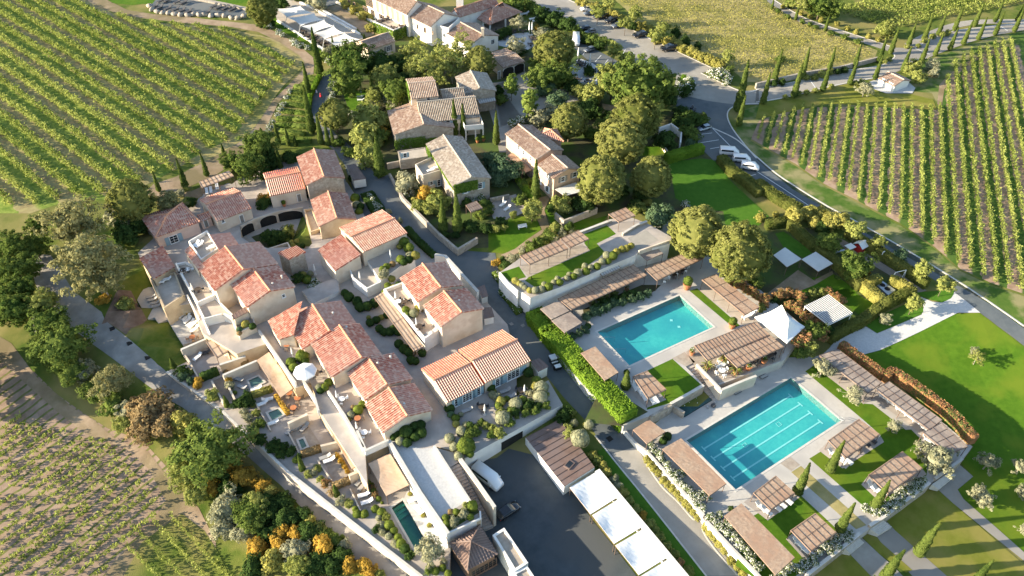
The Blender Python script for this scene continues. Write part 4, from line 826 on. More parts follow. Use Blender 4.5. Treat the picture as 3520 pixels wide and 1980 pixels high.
proto_tree('yellowbush','yellow_green_shrub','shrub','lf_yellow','trunk',3,(1.6,1.6,1.5),1.4,60,.5,34,.13,.07,2,3,inner=.62,lob=.22,core=.66)
proto_tree('rose','white_rose_shrub','shrub','lf_rose','trunk',1.8,(1.05,1.05,.85),.8,40,.36,30,.085,.05,3,2,inner=.6,lob=.2,core=.6)
def proto_ball(key,name,lm,n=2):
    L=[]
    for i in range(n):
        e=bpy.data.objects.new(name,None); e['category']='shrub'; D=rsph(900); rr=1+.05*np.sin(D[:,0]*5+i*2)+.05*np.sin(D[:,1]*6+i)+.05*rng.random(900)
        V,F=cat_([quads(D*rr[:,None],unit(D+.55*rsph(900)),.075),sphere_core((.97,.97,.97),nu=16,nv=12,lump=.05)]); V[:,2]=V[:,2]*.9+.82; npmesh('foliage',V,F,lm,e,link=False)
        o=MB().bar((0,0,-.2),(0,0,.5),.08,6).build('stem','trunk',e); COL.objects.unlink(o); L.append(e)
    PROTO[key]=(L,1.75,1.,.82)
for k,n,l in (('ball','clipped_box_ball','lf_box'),('greyball','clipped_grey_ball','lf_greyball'),('goldball','clipped_golden_ball','lf_yellow'),('darkball','clipped_dark_ball','lf_dark'),('redball','clipped_russet_ball','lf_brown'),('tealball','clipped_blue_green_ball','lf_teal')): proto_ball(k,n,l)
def _cyp():
    L=[]
    for i in range(3):
        e=bpy.data.objects.new('cypress_tree',None); e['category']='tree'; n=2600; t=rng.random(n)**1.25; z=.35+t*9.65; ph=rng.random()*6
        r=.95*np.minimum(1,(z/1.1)**.6)*(1-t)**.72*(1+.10*np.sin(z*3.1+ph)+.07*np.sin(z*7+ph*2)); a=rng.random(n)*2*PI; r*=1+.08*np.sin(3*a+z*1.3)+.1*(rng.random(n)-.5)
        C=np.stack([r*np.cos(a)+.10*np.sin(z*.45+ph)*(z/10),r*np.sin(a),z],1); N=unit(np.stack([np.cos(a),np.sin(a),np.full(n,.35)],1)+.5*rsph(n)); V,F=quads(C,N,.12,1.9)
        S=[]; Fc=[]; m=10; zs=np.linspace(.3,9.3,12)
        for zz in zs:
            q=(zz-.35)/9.65; rr=.86*min(1,(zz/1.1)**.6)*(1-max(q,0))**.72; S+=[(rr*math.cos(2*PI*k/m)+.10*math.sin(zz*.45+ph)*zz/10,rr*math.sin(2*PI*k/m),zz) for k in range(m)]
        for j in range(len(zs)-1): Fc+=[(j*m+k,j*m+(k+1)%m,(j+1)*m+(k+1)%m,(j+1)*m+k) for k in range(m)]
        V,F=cat_([(V,F),(np.array(S),np.array(Fc))]); npmesh('crown',V,F,'lf_cypress',e,link=False); o=MB().bar((0,0,-.4),(0,0,1.5),.14,7,.1).build('trunk','trunk',e); COL.objects.unlink(o); L.append(e)
    PROTO['cypress']=(L,10.,.95,4)
_cyp()
def cypress(base,top,label,group=None,z=None,fat=1.):
    X=at(base,z); h=topz(X,top); s=h/10.; src=PROTO['cypress'][0][int(rng.integers(3))]; w=max(.55,s**.8)*fat
    return link_copy(src,X,rng.random()*6.28,(w,w,s),label,'tree',group)
def leafbox(pts,h,w,z,lm,n_m2=26,ls=.11,lumps=.06,name='hedge',label=None,group=None,cat='hedge',mp=True,zt=None):
    """clipped hedge along pixel points (centre line on the ground, or at height z)"""
    W=[P(p,zt) if zt is not None else at(p,z) for p in pts]; parts=[]; mb=MB(); z=zt-h if zt is not None else z
    for a,b in zip(W[:-1],W[1:]):
        d=b-a; d.z=0; ln=d.length; d.normalize(); nn=Vector((-d.y,d.x,0)); k=max(1,int(ln/3))
        for j in range(k):
            p=a+(b-a)*j/k; q=a+(b-a)*(j+1)/k; ga=hz(p.x,p.y) if z is None else z; gb=hz(q.x,q.y) if z is None else z; e0=-w*.12 if j==0 else 0; e1=w*.12 if j==k-1 else 0
            c=[p-nn*w*.46+d*e0,q-nn*w*.46+d*e1,q+nn*w*.46+d*e1,p+nn*w*.46+d*e0]; i0=len(mb.v); zz=[ga,gb,gb,ga]
            mb.v+=[(x.x,x.y,g-.2) for x,g in zip(c,zz)]+[(x.x,x.y,g+h*.97) for x,g in zip(c,zz)]; mb.f+=[(i0+4,i0+5,i0+6,i0+7)]+[(i0+i,i0+(i+1)%4,i0+4+(i+1)%4,i0+4+i) for i in range(4)]
        def face(n,fx,fy,nrm):
            s=rng.random(n); t=rng.random(n); P0=np.array(a)[None]+np.outer(s,np.array(b-a)); G0=np.array([hz(x,y) if z is None else z for x,y in P0[:,:2]])
            off=np.outer(fx(t),np.array(nn)); zz=G0+fy(t)*h; C=P0+off; C[:,2]=zz; C+=np.array(nrm)[None]*(lumps*2*(rng.random(n)-.4))[:,None]; N=unit(np.array(nrm)[None]+.6*rsph(n)); parts.append(quads(C,N,ls*(.7+.6*rng.random(n))))
        face(int(ln*w*n_m2)+4,lambda t:(t-.5)*w,lambda t:np.ones_like(t),(0,0,1)); face(int(ln*h*n_m2)+4,lambda t:np.full_like(t,w/2),lambda t:t,nn); face(int(ln*h*n_m2)+4,lambda t:np.full_like(t,-w/2),lambda t:t,-nn)
        for x,sg in ((a,-1),(b,1)):
            n=int(w*h*n_m2)+2; t=rng.random(n); g=hz(x.x,x.y) if z is None else z; C=np.array(x)[None]+np.outer((t-.5)*w,np.array(nn))+np.array(d*sg*w*.12); C[:,2]=g+rng.random(n)*h; parts.append(quads(C,unit(np.array(d*sg)[None]+.6*rsph(n)),ls))
    parts.append((np.array(mb.v),np.array(mb.f))); V,F=cat_(parts); o=npmesh(name,V,F,lm); return tag(o,label,cat,group)
def creeper(name,quad,lm,n,ls=.14,label=None,cat='climber',depth=.25,parent=None):
    """leaves over a wall patch: four 3-D corners"""
    q=[np.array(p,float) for p in quad]; s=rng.random(n)[:,None]; t=rng.random(n)[:,None]; keep=(np.sin(s*9+t*5)+np.sin(t*11-s*4)+rng.random((n,1))*2.4>-.6)[:,0]; C=((q[0]*(1-s)+q[1]*s)*(1-t)+(q[3]*(1-s)+q[2]*s)*t)[keep]
    nn=np.cross(q[1]-q[0],q[3]-q[0]); nn/=np.linalg.norm(nn)
    if nn@np.array((0-q[0][0],0-q[0][1],CAMH-q[0][2]))<0: nn=-nn
    C=C+nn[None]*(.05+depth*rng.random((len(C),1))); V,F=quads(C,unit(nn[None]+.7*rsph(len(C))),ls)
    if parent is not None: V=V-np.array(parent.location)[None]
    o=npmesh(name,V,F,lm,parent); return tag(o,label,cat) if parent is None else o
def scatter(name,poly,m,n_m2,ls,h,z=None,label=None,seed=0):
    """low cover inside a pixel polygon, one mass"""
    W=[at(p,z) for p in poly]; xs=[p.x for p in W]; ys=[p.y for p in W]; A=(max(xs)-min(xs))*(max(ys)-min(ys)); n=int(A*n_m2); X=np.c_[rng.uniform(min(xs),max(xs),n),rng.uniform(min(ys),max(ys),n)]; X=X[inpoly(X,W)]
    zz=np.array([hz(a,b) if z is None else z for a,b in X]); C=np.c_[X,zz+h*rng.random(len(X))]; V,F=quads(C,unit(rsph(len(X))+np.array((0,0,.7))),ls); o=npmesh(name,V,F,m); o['kind']='stuff'; return o
def inpoly(X,W):
    r=np.zeros(len(X),bool); n=len(W)
    for i in range(n):
        a,b=W[i],W[(i+1)%n]; c=((a.y>X[:,1])!=(b.y>X[:,1])); 
        if abs(b.y-a.y)<1e-9: continue
        r^=c&(X[:,0]<(b.x-a.x)*(X[:,1]-a.y)/(b.y-a.y)+a.x)
    return r
# ---------------------------------------------------------------- vine rows
def vines(p0,p1,q0,n,clip,h,w,dens,ls,lm,label,group,posts=False,gap=0.,jit=.1,name='vine_row',step=1.1,first=0,ntot=None,tuft=False):
    """n parallel rows from the pixel line p0-p1, the last through q0, kept inside the pixel polygon clip"""
    A,B=G(p0),G(p1); d=(B-A); d.z=0; d.normalize(); nn=Vector((-d.y,d.x,0)); S=(G(q0)-A).dot(nn)/(n-1) if n>1 else 1; W=[G(p) for p in clip]; k=0; out=[]
    for i in range(n):
        o=A+nn*S*i; t=np.arange(-260,260,step); X=np.c_[o.x+d.x*t,o.y+d.y*t]; ok=inpoly(X,W)
        if ok.sum()<3: continue
        X=X[ok]
        if gap: X=X[rng.random(len(X))>gap]
        m=max(1,int(dens*step)); idx=np.repeat(np.arange(len(X)),m); n_=len(idx); vig=(.7+.5*rng.random(len(X)))[idx]
        al=(rng.random(n_)-.5)*step*(1.15 if not tuft else .75); ac=rng.normal(size=n_)*w*.28*vig; zz=rng.random(n_)
        C=np.c_[X[idx,0]+d.x*al+nn.x*ac,X[idx,1]+d.y*al+nn.y*ac,np.zeros(n_)]; gz=np.array([hz(a,b) for a,b in X])[idx]; C[:,2]=gz+h*(.22+.78*zz)*vig+.0
        N=unit(rsph(n_)+np.array((0,0,.55))[None]); V,F=quads(C,N,ls*(.6+.7*rng.random(n_)))
        if posts:
            mb=MB()
            for j in range(0,len(X),max(1,int(6/step))): g=hz(*X[j]); mb.bar((X[j][0],X[j][1],g-.2),(X[j][0],X[j][1],g+h*1.05),.05,4)
            V,F=cat_([(V,F)]+[(np.array(mb.v),np.array([f for f in mb.f if len(f)==4]))])
        ob=npmesh(name,V,F,lm); out.append(ob)
    c=[proj(o.data.vertices[len(o.data.vertices)//2].co) for o in out]; order=sorted(range(len(out)),key=lambda i:c[i][0])
    for r,i in enumerate(order): tag(out[i],label.replace('#',nth(r,len(out))),'vines',group)
    print('VINES',label[:30],'spacing',round(S,2),'az',round(math.degrees(math.atan2(d.y,d.x)),1),'off',round(A.dot(nn),2)); return A,d,nn,S
# ---------------------------------------------------------------- vineyards
crop(0,0,1100,1251)
LV=[(-80,-60),(290,-20),(400,45),(520,72),(560,85),(720,100),(900,118),(1010,140),(1100,185),(1160,230),(1150,265),(1070,350),(990,440),(940,510),(870,560),(760,620),(690,655),(600,690),(500,740),(420,760),(330,770),(200,790),(60,800),(-80,860)]
a=vines((240,405),(500,590),(640,250),9,LV,1.25,.95,26,.17,'lf_vine','#','x') if False else None
A,d,nn,S=vines((-80,690),(60,815),(930,150),22,LV,1.45,1.6,44,.2,'lf_vine','leafy vine row, # in the vineyard by the farm track','vine rows of the vineyard inside the farm track')
crop(2550,300,970,993)
RV=[(40,178),(62,116),(150,86),(260,66),(420,64),(690,76),(712,-10),(735,-80),(800,-125),(900,-158),(1020,-190),(1060,740),(960,715),(880,685),(770,635),(670,550),(560,474),(400,388),(290,332),(190,262),(100,212)]
vines((595,90),(590,490),(985,60),13,RV,1.55,.9,40,.15,'lf_vine','trellised vine row, # of those below the roadside hut','trellised vine rows beside the curving road',True)
vines((565,90),(555,470),(75,115),16,RV,1.5,.75,34,.14,'lf_vine','trellised vine row, # of those above the curving road','trellised vine rows beside the curving road',True)
crop(0,1500,480,819)
BV=[(-60,-160),(60,-130),(230,-60),(480,0),(580,10),(660,40),(720,140),(790,170),(815,240),(850,300),(960,330),(960,430),(830,600),(760,680),(620,840),(560,960),(-60,960)]
vines((520,440),(800,230),(760,680),6,BV,1.25,.5,26,.15,'lf_vine','low bush vine row, # of those by the corner field path','bush vine rows in the stony corner field',tuft=True,step=1.3,gap=.12)
vines((505,410),(780,205),(60,-60),15,BV,1.15,.45,24,.15,'lf_vine','low bush vine row, # in the stony corner field','bush vine rows in the stony corner field',tuft=True,step=1.25,gap=.13)
crop(0,1180,700,717)
vines((600,690),(700,800),(640,650),2,[(480,640),(640,600),(900,800),(1000,1000),(480,1000)],1.1,.7,26,.13,'lf_vine','short trellised vine row above the shrub belt, #','short vine rows at the foot of the shrub belt')
vines((550,730),(640,819),(500,765),2,[(440,640),(640,640),(900,800),(900,1000),(430,1000)],1.1,.7,26,.13,'lf_vine','short trellised vine row at the very foot of the corner field, #','short vine rows at the foot of the shrub belt')
crop(2100,0,1420,1456)
vines((60,30),(480,270),(640,40),34,[(-10,-30),(500,-20),(640,80),(720,105),(820,145),(925,175),(915,200),(780,232),(560,280),(480,280),(300,160),(190,95),(80,45)],1.0,.6,9,.13,'lf_yellow','thin staked vine row, # in the dry field','staked young vine rows in the dry field',True)
vines((820,30),(1100,-30),(1000,110),13,[(680,-40),(800,40),(930,90),(1040,100),(1200,60),(1456,50),(1500,-60)],1.3,1.1,14,.2,'lf_vine','vine row, # on the far slope above the drive','vine rows on the far slope')
# ---------------------------------------------------------------- pool compound: terraces
def sheet(name,pts,z,m,kind='structure',lv=1):
    W=[P(p,z+.006*lv) for p in pts]; mb=MB(); mb.v=[tuple(v) for v in W]
    for t in tessellate_polygon([W]):
        a,b,c=[W[i] for i in t]; mb.f.append(t if (b-a).cross(c-a).z>0 else t[::-1])
    o=mb.build(name,m); o['kind']=kind; return o
def stairs(label,top,bot,z1,z0,n,m='paving',cat='staircase',rail=False):
    T=[P(p,z1) for p in top]; B=[P(p,z0) for p in bot]; mb=MB()
    for i in range(n):
        f0,f1=i/n,(i+1)/n; z=z1-(z1-z0)*(i+1)/(n+1); q=[T[0]+(B[0]-T[0])*f0,T[1]+(B[1]-T[1])*f0,T[1]+(B[1]-T[1])*f1,T[0]+(B[0]-T[0])*f1]; mb.prism([(v.x,v.y) for v in q],z0-.4,z)
    return tag(mb.build('staircase',m),label,cat)
def pergola(label,cs,zt,zb,cover='reed',battens=1.1,mid=True,name='pergola',group=None,ext=0.,th=.07,frame='rust_metal',sag=.0,nposts=None,inner=()):
    W=[P(p,zt) for p in cs]; c=sum(W,Vector())/4; e=empty(name,(c.x,c.y,zb),label,'pergola',group); a,b,cc,d=W
    mb=MB(); nu=max(2,int((b-a).length/.35)); nv=max(2,int((d-a).length/.35)); V=[]
    for j in range(nv+1):
        for i in range(nu+1):
            s,t=i/nu,j/nv; q=(a*(1-s)+b*s)*(1-t)+(d*(1-s)+cc*s)*t; V.append((q.x,q.y,q.z+.03*(rng.random()-.5)-sag*math.sin(PI*s)*math.sin(PI*t)))
    n0=len(V); mb.v=V+[(x,y,z-th) for x,y,z in V]; idx=lambda i,j: j*(nu+1)+i
    for j in range(nv):
        for i in range(nu): q=(idx(i,j),idx(i+1,j),idx(i+1,j+1),idx(i,j+1)); mb.f.append(q); mb.f.append(tuple(n0+k for k in q[::-1]))
    rim=[idx(i,0) for i in range(nu)]+[idx(nu,j) for j in range(nv)]+[idx(i,nv) for i in range(nu,0,-1)]+[idx(0,j) for j in range(nv,0,-1)]
    for i in range(len(rim)): p,q=rim[i],rim[(i+1)%len(rim)]; mb.f.append((p,n0+p,n0+q,q))
    o=mb.build('canopy',cover,e)
    if battens:
        mb=MB(); n=max(2,round((b-a).length/battens))
        for i in range(n+1): p=a+(b-a)*i/n; q=d+(cc-d)*i/n; mb.bar(p+Vector((0,0,.05)),q+Vector((0,0,.05)),.035)
        for t in (.03,.5,.97): mb.bar(a+(d-a)*t+Vector((0,0,.06)),b+(cc-b)*t+Vector((0,0,.06)),.03)
        mb.build('battens','rust_metal' if cover not in('louvre',) else 'white_metal',o)
    fr=MB(); up=Vector((0,0,-th-.05))
    for i in range(4): fr.bar(W[i]+up,W[(i+1)%4]+up,.06)
    fr.build('frame',frame,e)
    n1=max(1,round((b-a).length/4.5)) if nposts is None else nposts
    for base,end in ((a,b),(d,cc)):
        for i in range(n1+1): p=base+(end-base)*(i/n1); p=p+(c-p)*.03; MB().bar((p.x,p.y,zb-.1),(p.x,p.y,zt-th),.055,6).build('post',frame,e)
    return e
def tent(label,cs,z,apex,za,zb,m='white_fabric',name='canopy_tent',cat='tent',posts='rust_metal'):
    W=[P(p,z) for p in cs]; A=[P(p,za) for p in apex]; c=sum(W,Vector())/len(W); e=empty(name,(c.x,c.y,zb),label,cat); mb=MB(); n=len(W); near=lambda p: min(A,key=lambda q:(q-p).length); N=8
    for i in range(n):
        p,q=W[i],W[(i+1)%n]; ra,rb=near(p),near(q)
        for j in range(N):
            t0,t1=j/N,(j+1)/N; s=lambda a,b,t: a+(b-a)*t-Vector((0,0,.9*t*(1-t)*(za-z)))
            mb.poly([s(p,ra,t0),s(q,rb,t0),s(q,rb,t1)]+([] if (j==N-1 and ra is rb) else [s(p,ra,t1)]))
        mb.poly([p,q,q-Vector((0,0,.25)),p-Vector((0,0,.25))])
    mb.build('fabric',m,e)
    for p in W: q=p+(c-p)*.02; MB().bar((q.x,q.y,zb-.1),(q.x,q.y,z),.05,6).build('post',posts,e)
    return e
def pool(label,cs,z,depth=1.3,tile='pool_tile',wm='water',name='swimming_pool',drop=.12):
    W=[P(p,z) for p in cs]; c=sum(W,Vector())/4; e=empty(name,(c.x,c.y,z),label,'pool'); mb=MB(); zb=z-depth; a=(W[1]-W[0]).cross(W[2]-W[1]).z; W=W if a>0 else W[::-1]
    mb.poly([(p.x,p.y,zb) for p in W])
    for i in range(4): p,q=W[i],W[(i+1)%4]; mb.poly([(p.x,p.y,zb),(p.x,p.y,z-.01),(q.x,q.y,z-.01),(q.x,q.y,zb)])
    mb.build('basin',tile,e); I=[p+(c-p)*.001 for p in W]; MB().poly([(p.x,p.y,z-drop) for p in I]).build('water',wm,e)
    rim=MB()
    for i in range(4):
        p,q=W[i],W[(i+1)%4]; d=(q-p).normalized(); nn=Vector((d.y,-d.x,0)); rim.prism([tuple(x) for x in (p,q,q+nn*.35+d*.35,p+nn*.35-d*.35)],z-.05,z+.03+.001*i)
    rim.build('coping','kerb',e); return e,W
crop(1700,1000)
_UPH=[px(p) for p in [(1820,45),(2155,352),(1327,733),(1013,403)]]; _crop[:]=[0,0,1]
_LPH=[(2719.1,1299.1),(2891.2,1445.1),(2529.2,1683),(2360,1513.9)]
UPP=[(1840,1050),(1900,1010),(2240,895),(2490,870),(2570,960),(2690,1060),(2770,1130),(2695,1238),(2472,1323),(2388,1245),(2357,1260),(2418,1323),(2308,1385),(2228,1432),(2144,1462),(2010,1330),(1830,1120)]
slab('upper_pool_terrace',UPP,UPZ,'pool_deck',LP-.6,[_UPH])
LPP=[(2137,1480),(2189,1536),(2423,1791),(2673,2058),(2771,1980),(3310,1577),(3343,1535),(3200,1420),(3057,1310),(3029,1316),(2882,1196),(2690,1190),(2460,1250),(2300,1340),(2144,1440)]
slab('lower_pool_terrace',LPP,LP,'pool_deck',-6.6,[_LPH])
e,W=pool('smaller turquoise swimming pool with corner entry steps beside the reed pergolas',_UPH,UPZ)
crop(1700,1000)
mb=MB() # underwater steps at the shallow end
A_,B_=P((1013,403),UPZ),P((1327,733),UPZ); D_=(P((1820,45),UPZ)-A_).normalized()
for i in range(3): mb.prism([tuple(x) for x in (A_+D_*(.02+i*.6),B_+D_*(.02+i*.6),B_+D_*(.62+i*.6),A_+D_*(.62+i*.6))],UPZ-1.28,UPZ-.3-.3*i)
mb.build('steps','pool_tile',e)
for p,q in (((1075,485),(1180,478)),((1190,603),(1290,593))):
    a,b=P(p,UPZ),P(q,UPZ); r=MB(); d=(b-a); r.bar(a+Vector((0,0,-.1)),a+Vector((0,0,.85)),.03,6); r.bar(a+Vector((0,0,.85)),a+d+Vector((0,0,.6)),.03,6); r.bar(a+d+Vector((0,0,.6)),a+d-Vector((0,0,.6)),.03,6); r.build('handrail','chrome',e)
for p in ((1740,288),(1815,352)): X=P(p,UPZ-1.25); r=MB(); r.box(X,.5,.5,UPZ-1.29,UPZ-1.27); r.build('floor_inlet','pool_line',e)
_crop[:]=[0,0,1]; e,W=pool('large turquoise lap pool with four pale lane lines on its floor',_LPH,LP)
a,b,c,d=[P(p,LP) for p in _LPH]; ul=(d-a).normalized(); uw=(b-a).normalized(); L_=(d-a).length; w_=(b-a).length
for k in range(4):
    y=w_*(.2+.2*k); mb=MB(); zz=LP-1.28; q=lambda x,yy: a+ul*x+uw*yy
    def strip(x0,x1,y0,y1): mb.prism([(v.x,v.y) for v in (q(x0,y0),q(x1,y0),q(x1,y1),q(x0,y1))],zz,zz+.015)
    strip(2.2,L_-2.2,y-.13,y+.13); strip(1.95,2.2,y-.55,y+.55); strip(L_-2.2,L_-1.95,y-.55,y+.55); mb.build('lane_line','pool_line',e)
for x,y in ((8.5,5.4),(16.5,5.4)):
    mb=MB(); X=a+ul*x+uw*y
    for dx,dy,sx,sy in ((0,.35,.8,.08),(0,-.35,.8,.08),(.36,0,.08,.62),(-.36,0,.08,.62)): mb.box(X+ul*dx+uw*dy,sx,sy,LP-1.28,LP-1.262,math.atan2(ul.y,ul.x))
    mb.build('floor_drain','pool_line',e)
crop(2600,1000,920); X=P((840,1265),LP); r=MB(); 
for s in (0,.55):
    o=X+uw*0+ul*s; r.bar(o,o+Vector((0,0,.8)),.03,6); r.bar(o+Vector((0,0,.8)),o-uw*.9+Vector((0,0,.55)),.03,6); r.bar(o-uw*.9+Vector((0,0,.55)),o-uw*.9-Vector((0,0,.8)),.03,6)
r.build('pool_ladder','chrome',e)
# lawns, paths and planters of the lower terrace
crop(2600,1000,920)
sheet('lawn',[(470,775),(555,715),(1040,1085),(1120,1090),(1500,1385),(1560,1431),(1560,1500),(1290,1600),(1190,1385),(1040,1250)],LP,'lawn')
crop(2600,1480,920)
sheet('lawn',[(510,270),(630,195),(860,370),(1190,60),(1250,0),(1490,-10),(1590,90),(1545,150),(1650,300),(1640,430),(1150,760),(1040,735)],LP,'lawn',lv=2)
sheet('lawn',[(-100,860),(330,620),(430,625),(760,935),(760,1050),(380,1400),(100,1500),(-200,1300)],LP,'lawn')
sheet('planting_bed',[(335,400),(430,340),(1060,910),(960,950)],LP,'dry_grass',lv=2)
sheet('pool_mat',[(230,315),(330,255),(420,330),(335,390)],LP,'wood_deck',lv=2)
for q in ([(600,190),(690,110),(850,265),(1200,60),(1230,110),(830,365)],[(1010,520),(1080,430),(1600,370),(1640,420),(1180,680)],[(-120,690),(180,440),(420,640),(110,865)],[(285,1045),(560,800),(790,1000),(480,1260)]): sheet('paved_pad',q,LP,'paving',lv=3)
sheet('paved_pad',[(1545,150),(1620,60),(1790,-70),(2040,160),(1860,250),(1700,280)],LP,'paving',lv=3)
crop(2600,1000,920); sheet('paved_pad',[(600,700),(680,820),(1030,1090),(1130,1040),(1660,1431),(1760,1431),(1840,1300),(1210,860),(800,570)],LP,'paving',lv=3)
# lower stone wall, lower lawns and paths
crop(2600,1480,920)
wall([(480,1395),(700,1222),(920,1052),(1000,985)],LP+.55,'long low stone retaining wall below the white roses, left of the garden steps',z0=-6.5,th=.4,m='stone',name='retaining_wall',cat='wall',cap='kerb')
wall([(1090,915),(1240,820),(1670,500)],LP+.55,'long low stone retaining wall below the white roses, right of the garden steps',z0=-6.5,th=.4,m='stone',name='retaining_wall',cat='wall',cap='kerb')
wall([(1720,460),(1985,268)],LP+.4,'short stone wall behind the big olive by the lower path',z0=-6.5,th=.35,m='stone',name='retaining_wall',cat='wall',cap='kerb')
drape('dry_lawn',[(1240,860),(1690,520),(1880,690),(2576,1290),(2650,1450),(1830,1450),(1320,960)],'dry_lawn',3)
drape('dry_lawn',[(440,1440),(860,1140),(1100,1400),(1130,1600),(300,1600)],'dry_lawn',3)
drape('garden_path',[(1090,930),(1230,850),(1330,960),(1830,1400),(1990,1560),(1650,1560),(1200,1080)],'pale_road',4)
drape('garden_path',[(850,1140),(1000,1020),(1180,1190),(1330,1320),(1560,1560),(1250,1560),(1100,1400)],'pale_road',4)
drape('planting_bed',[(1000,1010),(1085,940),(1200,1080),(1500,1345),(1440,1370),(1180,1190)],'dry_lawn',5)
drape('garden_path',[(1680,510),(1930,310),(2085,445),(1935,570),(1990,660),(2300,930),(2640,1230),(2640,1310),(1890,700)],'pale_road',5)
stairs('five stone steps from the pool terrace to the right-hand garden path',[(1085,930),(1215,850)],[(1170,1010),(1300,930)],LP-.1,-4.6,5,'kerb'); stairs('five stone steps from the pool terrace to the left-hand garden path',[(855,1130),(985,1025)],[(900,1190),(1035,1080)],LP-.1,-4.7,5,'kerb')
stairs('stone steps beside the big olive going down to the lower path',[(1690,515),(1850,400)],[(1750,570),(1920,430)],LP-.1,-4.3,5,'kerb')
crop(2600,1000,920)
drape('lawn',[(940,640),(1190,575),(1620,375),(1920,222),(2150,215),(2600,560),(2800,760),(2800,2700),(2600,2560),(2300,2280),(2000,2010),(1935,1915),(2085,1790),(1970,1660),(2090,1500),(1950,1390),(1300,840),(1200,860),(800,560)],'lawn',3)
drape('white_gravel_path',[(560,690),(700,555),(745,500),(1045,340),(1160,412),(1590,230),(1610,160),(1580,60),(1690,105),(1790,115),(1880,60),(1905,15),(2155,212),(1940,212),(1620,372),(1190,572),(940,638),(800,560),(640,640)],'white_gravel',5)
drape('lawn',[(1520,20),(1900,-10),(1895,40),(1870,75),(1790,115),(1680,90),(1600,60)],'lawn_shade',6)
drape('lawn',[(940,350),(1480,110),(1600,160),(1605,205),(1580,230),(1160,410),(1050,335)],'lawn_shade',6)
# roof garden over the pool house
crop(1700,500)
hRG=block('pool house with a grassed roof garden and dark arches in its white front',[(50,1250),(250,1110),(840,840),(1120,730),(1300,690),(1510,770),(1740,900),(1725,965),(1412,1045),(1390,1075),(1000,1240),(630,1400),(350,1500),(130,1350)],RGZ,UPZ-.4,'white_wall','paving',name='pool_house',cat='building')
for q in ([(880,870),(1105,785),(1195,870),(1005,965),(1085,1050),(1020,1110),(900,1190),(560,1345),(400,1395),(300,1330),(335,1295),(940,1035),(885,965)],[(60,1250),(240,1190),(310,1295),(150,1340)]): sheet('roof_lawn',q,RGZ,'lawn',lv=2)
sheet('roof_deck',[(240,1190),(860,970),(940,1030),(335,1295)],RGZ,'wood_deck',lv=2); sheet('roof_deck',[(1310,910),(1490,830),(1610,930),(1400,1030)],RGZ,'pale_road',lv=2)
for p,w in (((880,1360),3.2),((760,1431),3.2),((960,1310),2.4),((650,1480),3.0)): opening(hRG,p,w,2.6,'arch',frame='white_paint',zc=UPZ+1.25)
for p in ((1235,1165),(1335,1125)): opening(hRG,p,.8,.7,'window')
opening(hRG,(1130,1225),.1,.1) if False else None
wall([(840,850),(1150,735)],RGZ+.5,'pale stone wall at the back of the roof garden lawn',h=.9,th=.4,m='stone',cap='kerb')
wall([(1260,865),(1400,780),(1500,745)],RGZ+.6,'stone planter wall beside the small reed canopy on the roof garden',h=.9,th=.4,m='stone',cap='kerb')
wall([(1420,1035),(1720,930)],RGZ+.4,'low parapet at the right end of the roof garden',h=1,th=.3,m='cream')
wall([(50,1245),(130,1345),(230,1431)],RGZ+.35,'low white wall beside the roof garden stairs',h=4,th=.3,m='white_wall')
# upper terrace trims
sheet('lawn',[(2030,2240),(0,0),(1,1)],UPZ,'lawn') if False else None
crop(2300,950,600,2484)
sheet('lawn',[(290,205),(400,170),(1010,700),(920,735)],UPZ,'lawn')
sheet('terrace_floor',[(240,1075),(360,990),(1240,640),(1640,1010),(1590,1195),(560,1580)],UPZ,'wood_deck'); sheet('lounging_strip',[(430,200),(480,50),(1080,560),(1290,470),(1320,600),(1060,700)],UPZ,'terrace_tile')
crop(1700,1000)
sheet('lawn',[(1500,785),(1750,668),(2030,920),(1740,1100),(1500,1170)],UPZ,'lawn'); sheet('terrace_floor',[(1745,665),(1870,600),(1975,700),(1880,740)],UPZ,'wood_deck')
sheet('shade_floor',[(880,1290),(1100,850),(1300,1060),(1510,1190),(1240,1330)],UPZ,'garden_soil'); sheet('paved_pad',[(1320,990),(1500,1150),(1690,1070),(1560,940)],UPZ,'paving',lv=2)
sheet('planting_bed',[(880,280),(1580,0),(1640,-60),(1450,-60),(870,180)],UPZ,'garden_soil'); 
wall([(2230,975),(2480,870),(2576,835)],UPZ+.45,'long low wall below the restaurant terrace above the lap pool',z0=LP-.3,th=.35,m='cream',name='retaining_wall',cap='kerb')
wall([(1990,720),(2230,972)],UPZ+.45,'sloping side wall along the terrace steps',z0=LP-.3,th=.3,m='cream',name='retaining_wall',cap='kerb')
wall([(1735,1108),(2058,928)],UPZ+.12,'stone wall with water spouts over the dark basin',z0=LP-.3,th=.4,m='stone',name='fountain_wall',cap='kerb')
wall([(1530,1235),(1740,1120)],UPZ+.1,'stone wall between the hedge end and the dark basin',z0=LP-.3,th=.4,m='stone',name='retaining_wall')
wall([(1738,1112),(1868,1195)],LP+1.5,'stone side wall of the dark water basin',z0=LP-.3,th=.4,m='stone',name='basin_wall')
stairs('wide pale steps between the two pool terraces',[(1885,742),(1972,706)],[(2125,1062),(2228,1022)],UPZ,LP,11,'paving')
X=[P(p,LP+.1) for p in ((1770,1150),(2060,1000),(2145,1072),(1870,1240))]; c=sum(X,Vector())/4; e=empty('water_basin',(c.x,c.y,LP),'dark water basin under the stone spout wall','basin'); MB().prism([tuple(p) for p in X],LP-.1,LP+.1).build('rim','dark_void',e); MB().poly([(p.x,p.y,LP+.11) for p in [q+(c-q)*.04 for q in X]]).build('water','plunge',e)
for p in ((1870,1130),(1915,1100),(1985,1060),(1995,1105)): X=P(p,LP+.12); MB().lathe((X.x,X.y,LP+.11),[(.12,0),(.05,.12),(.01,.25)],8).build('water_jet','white_metal',e)
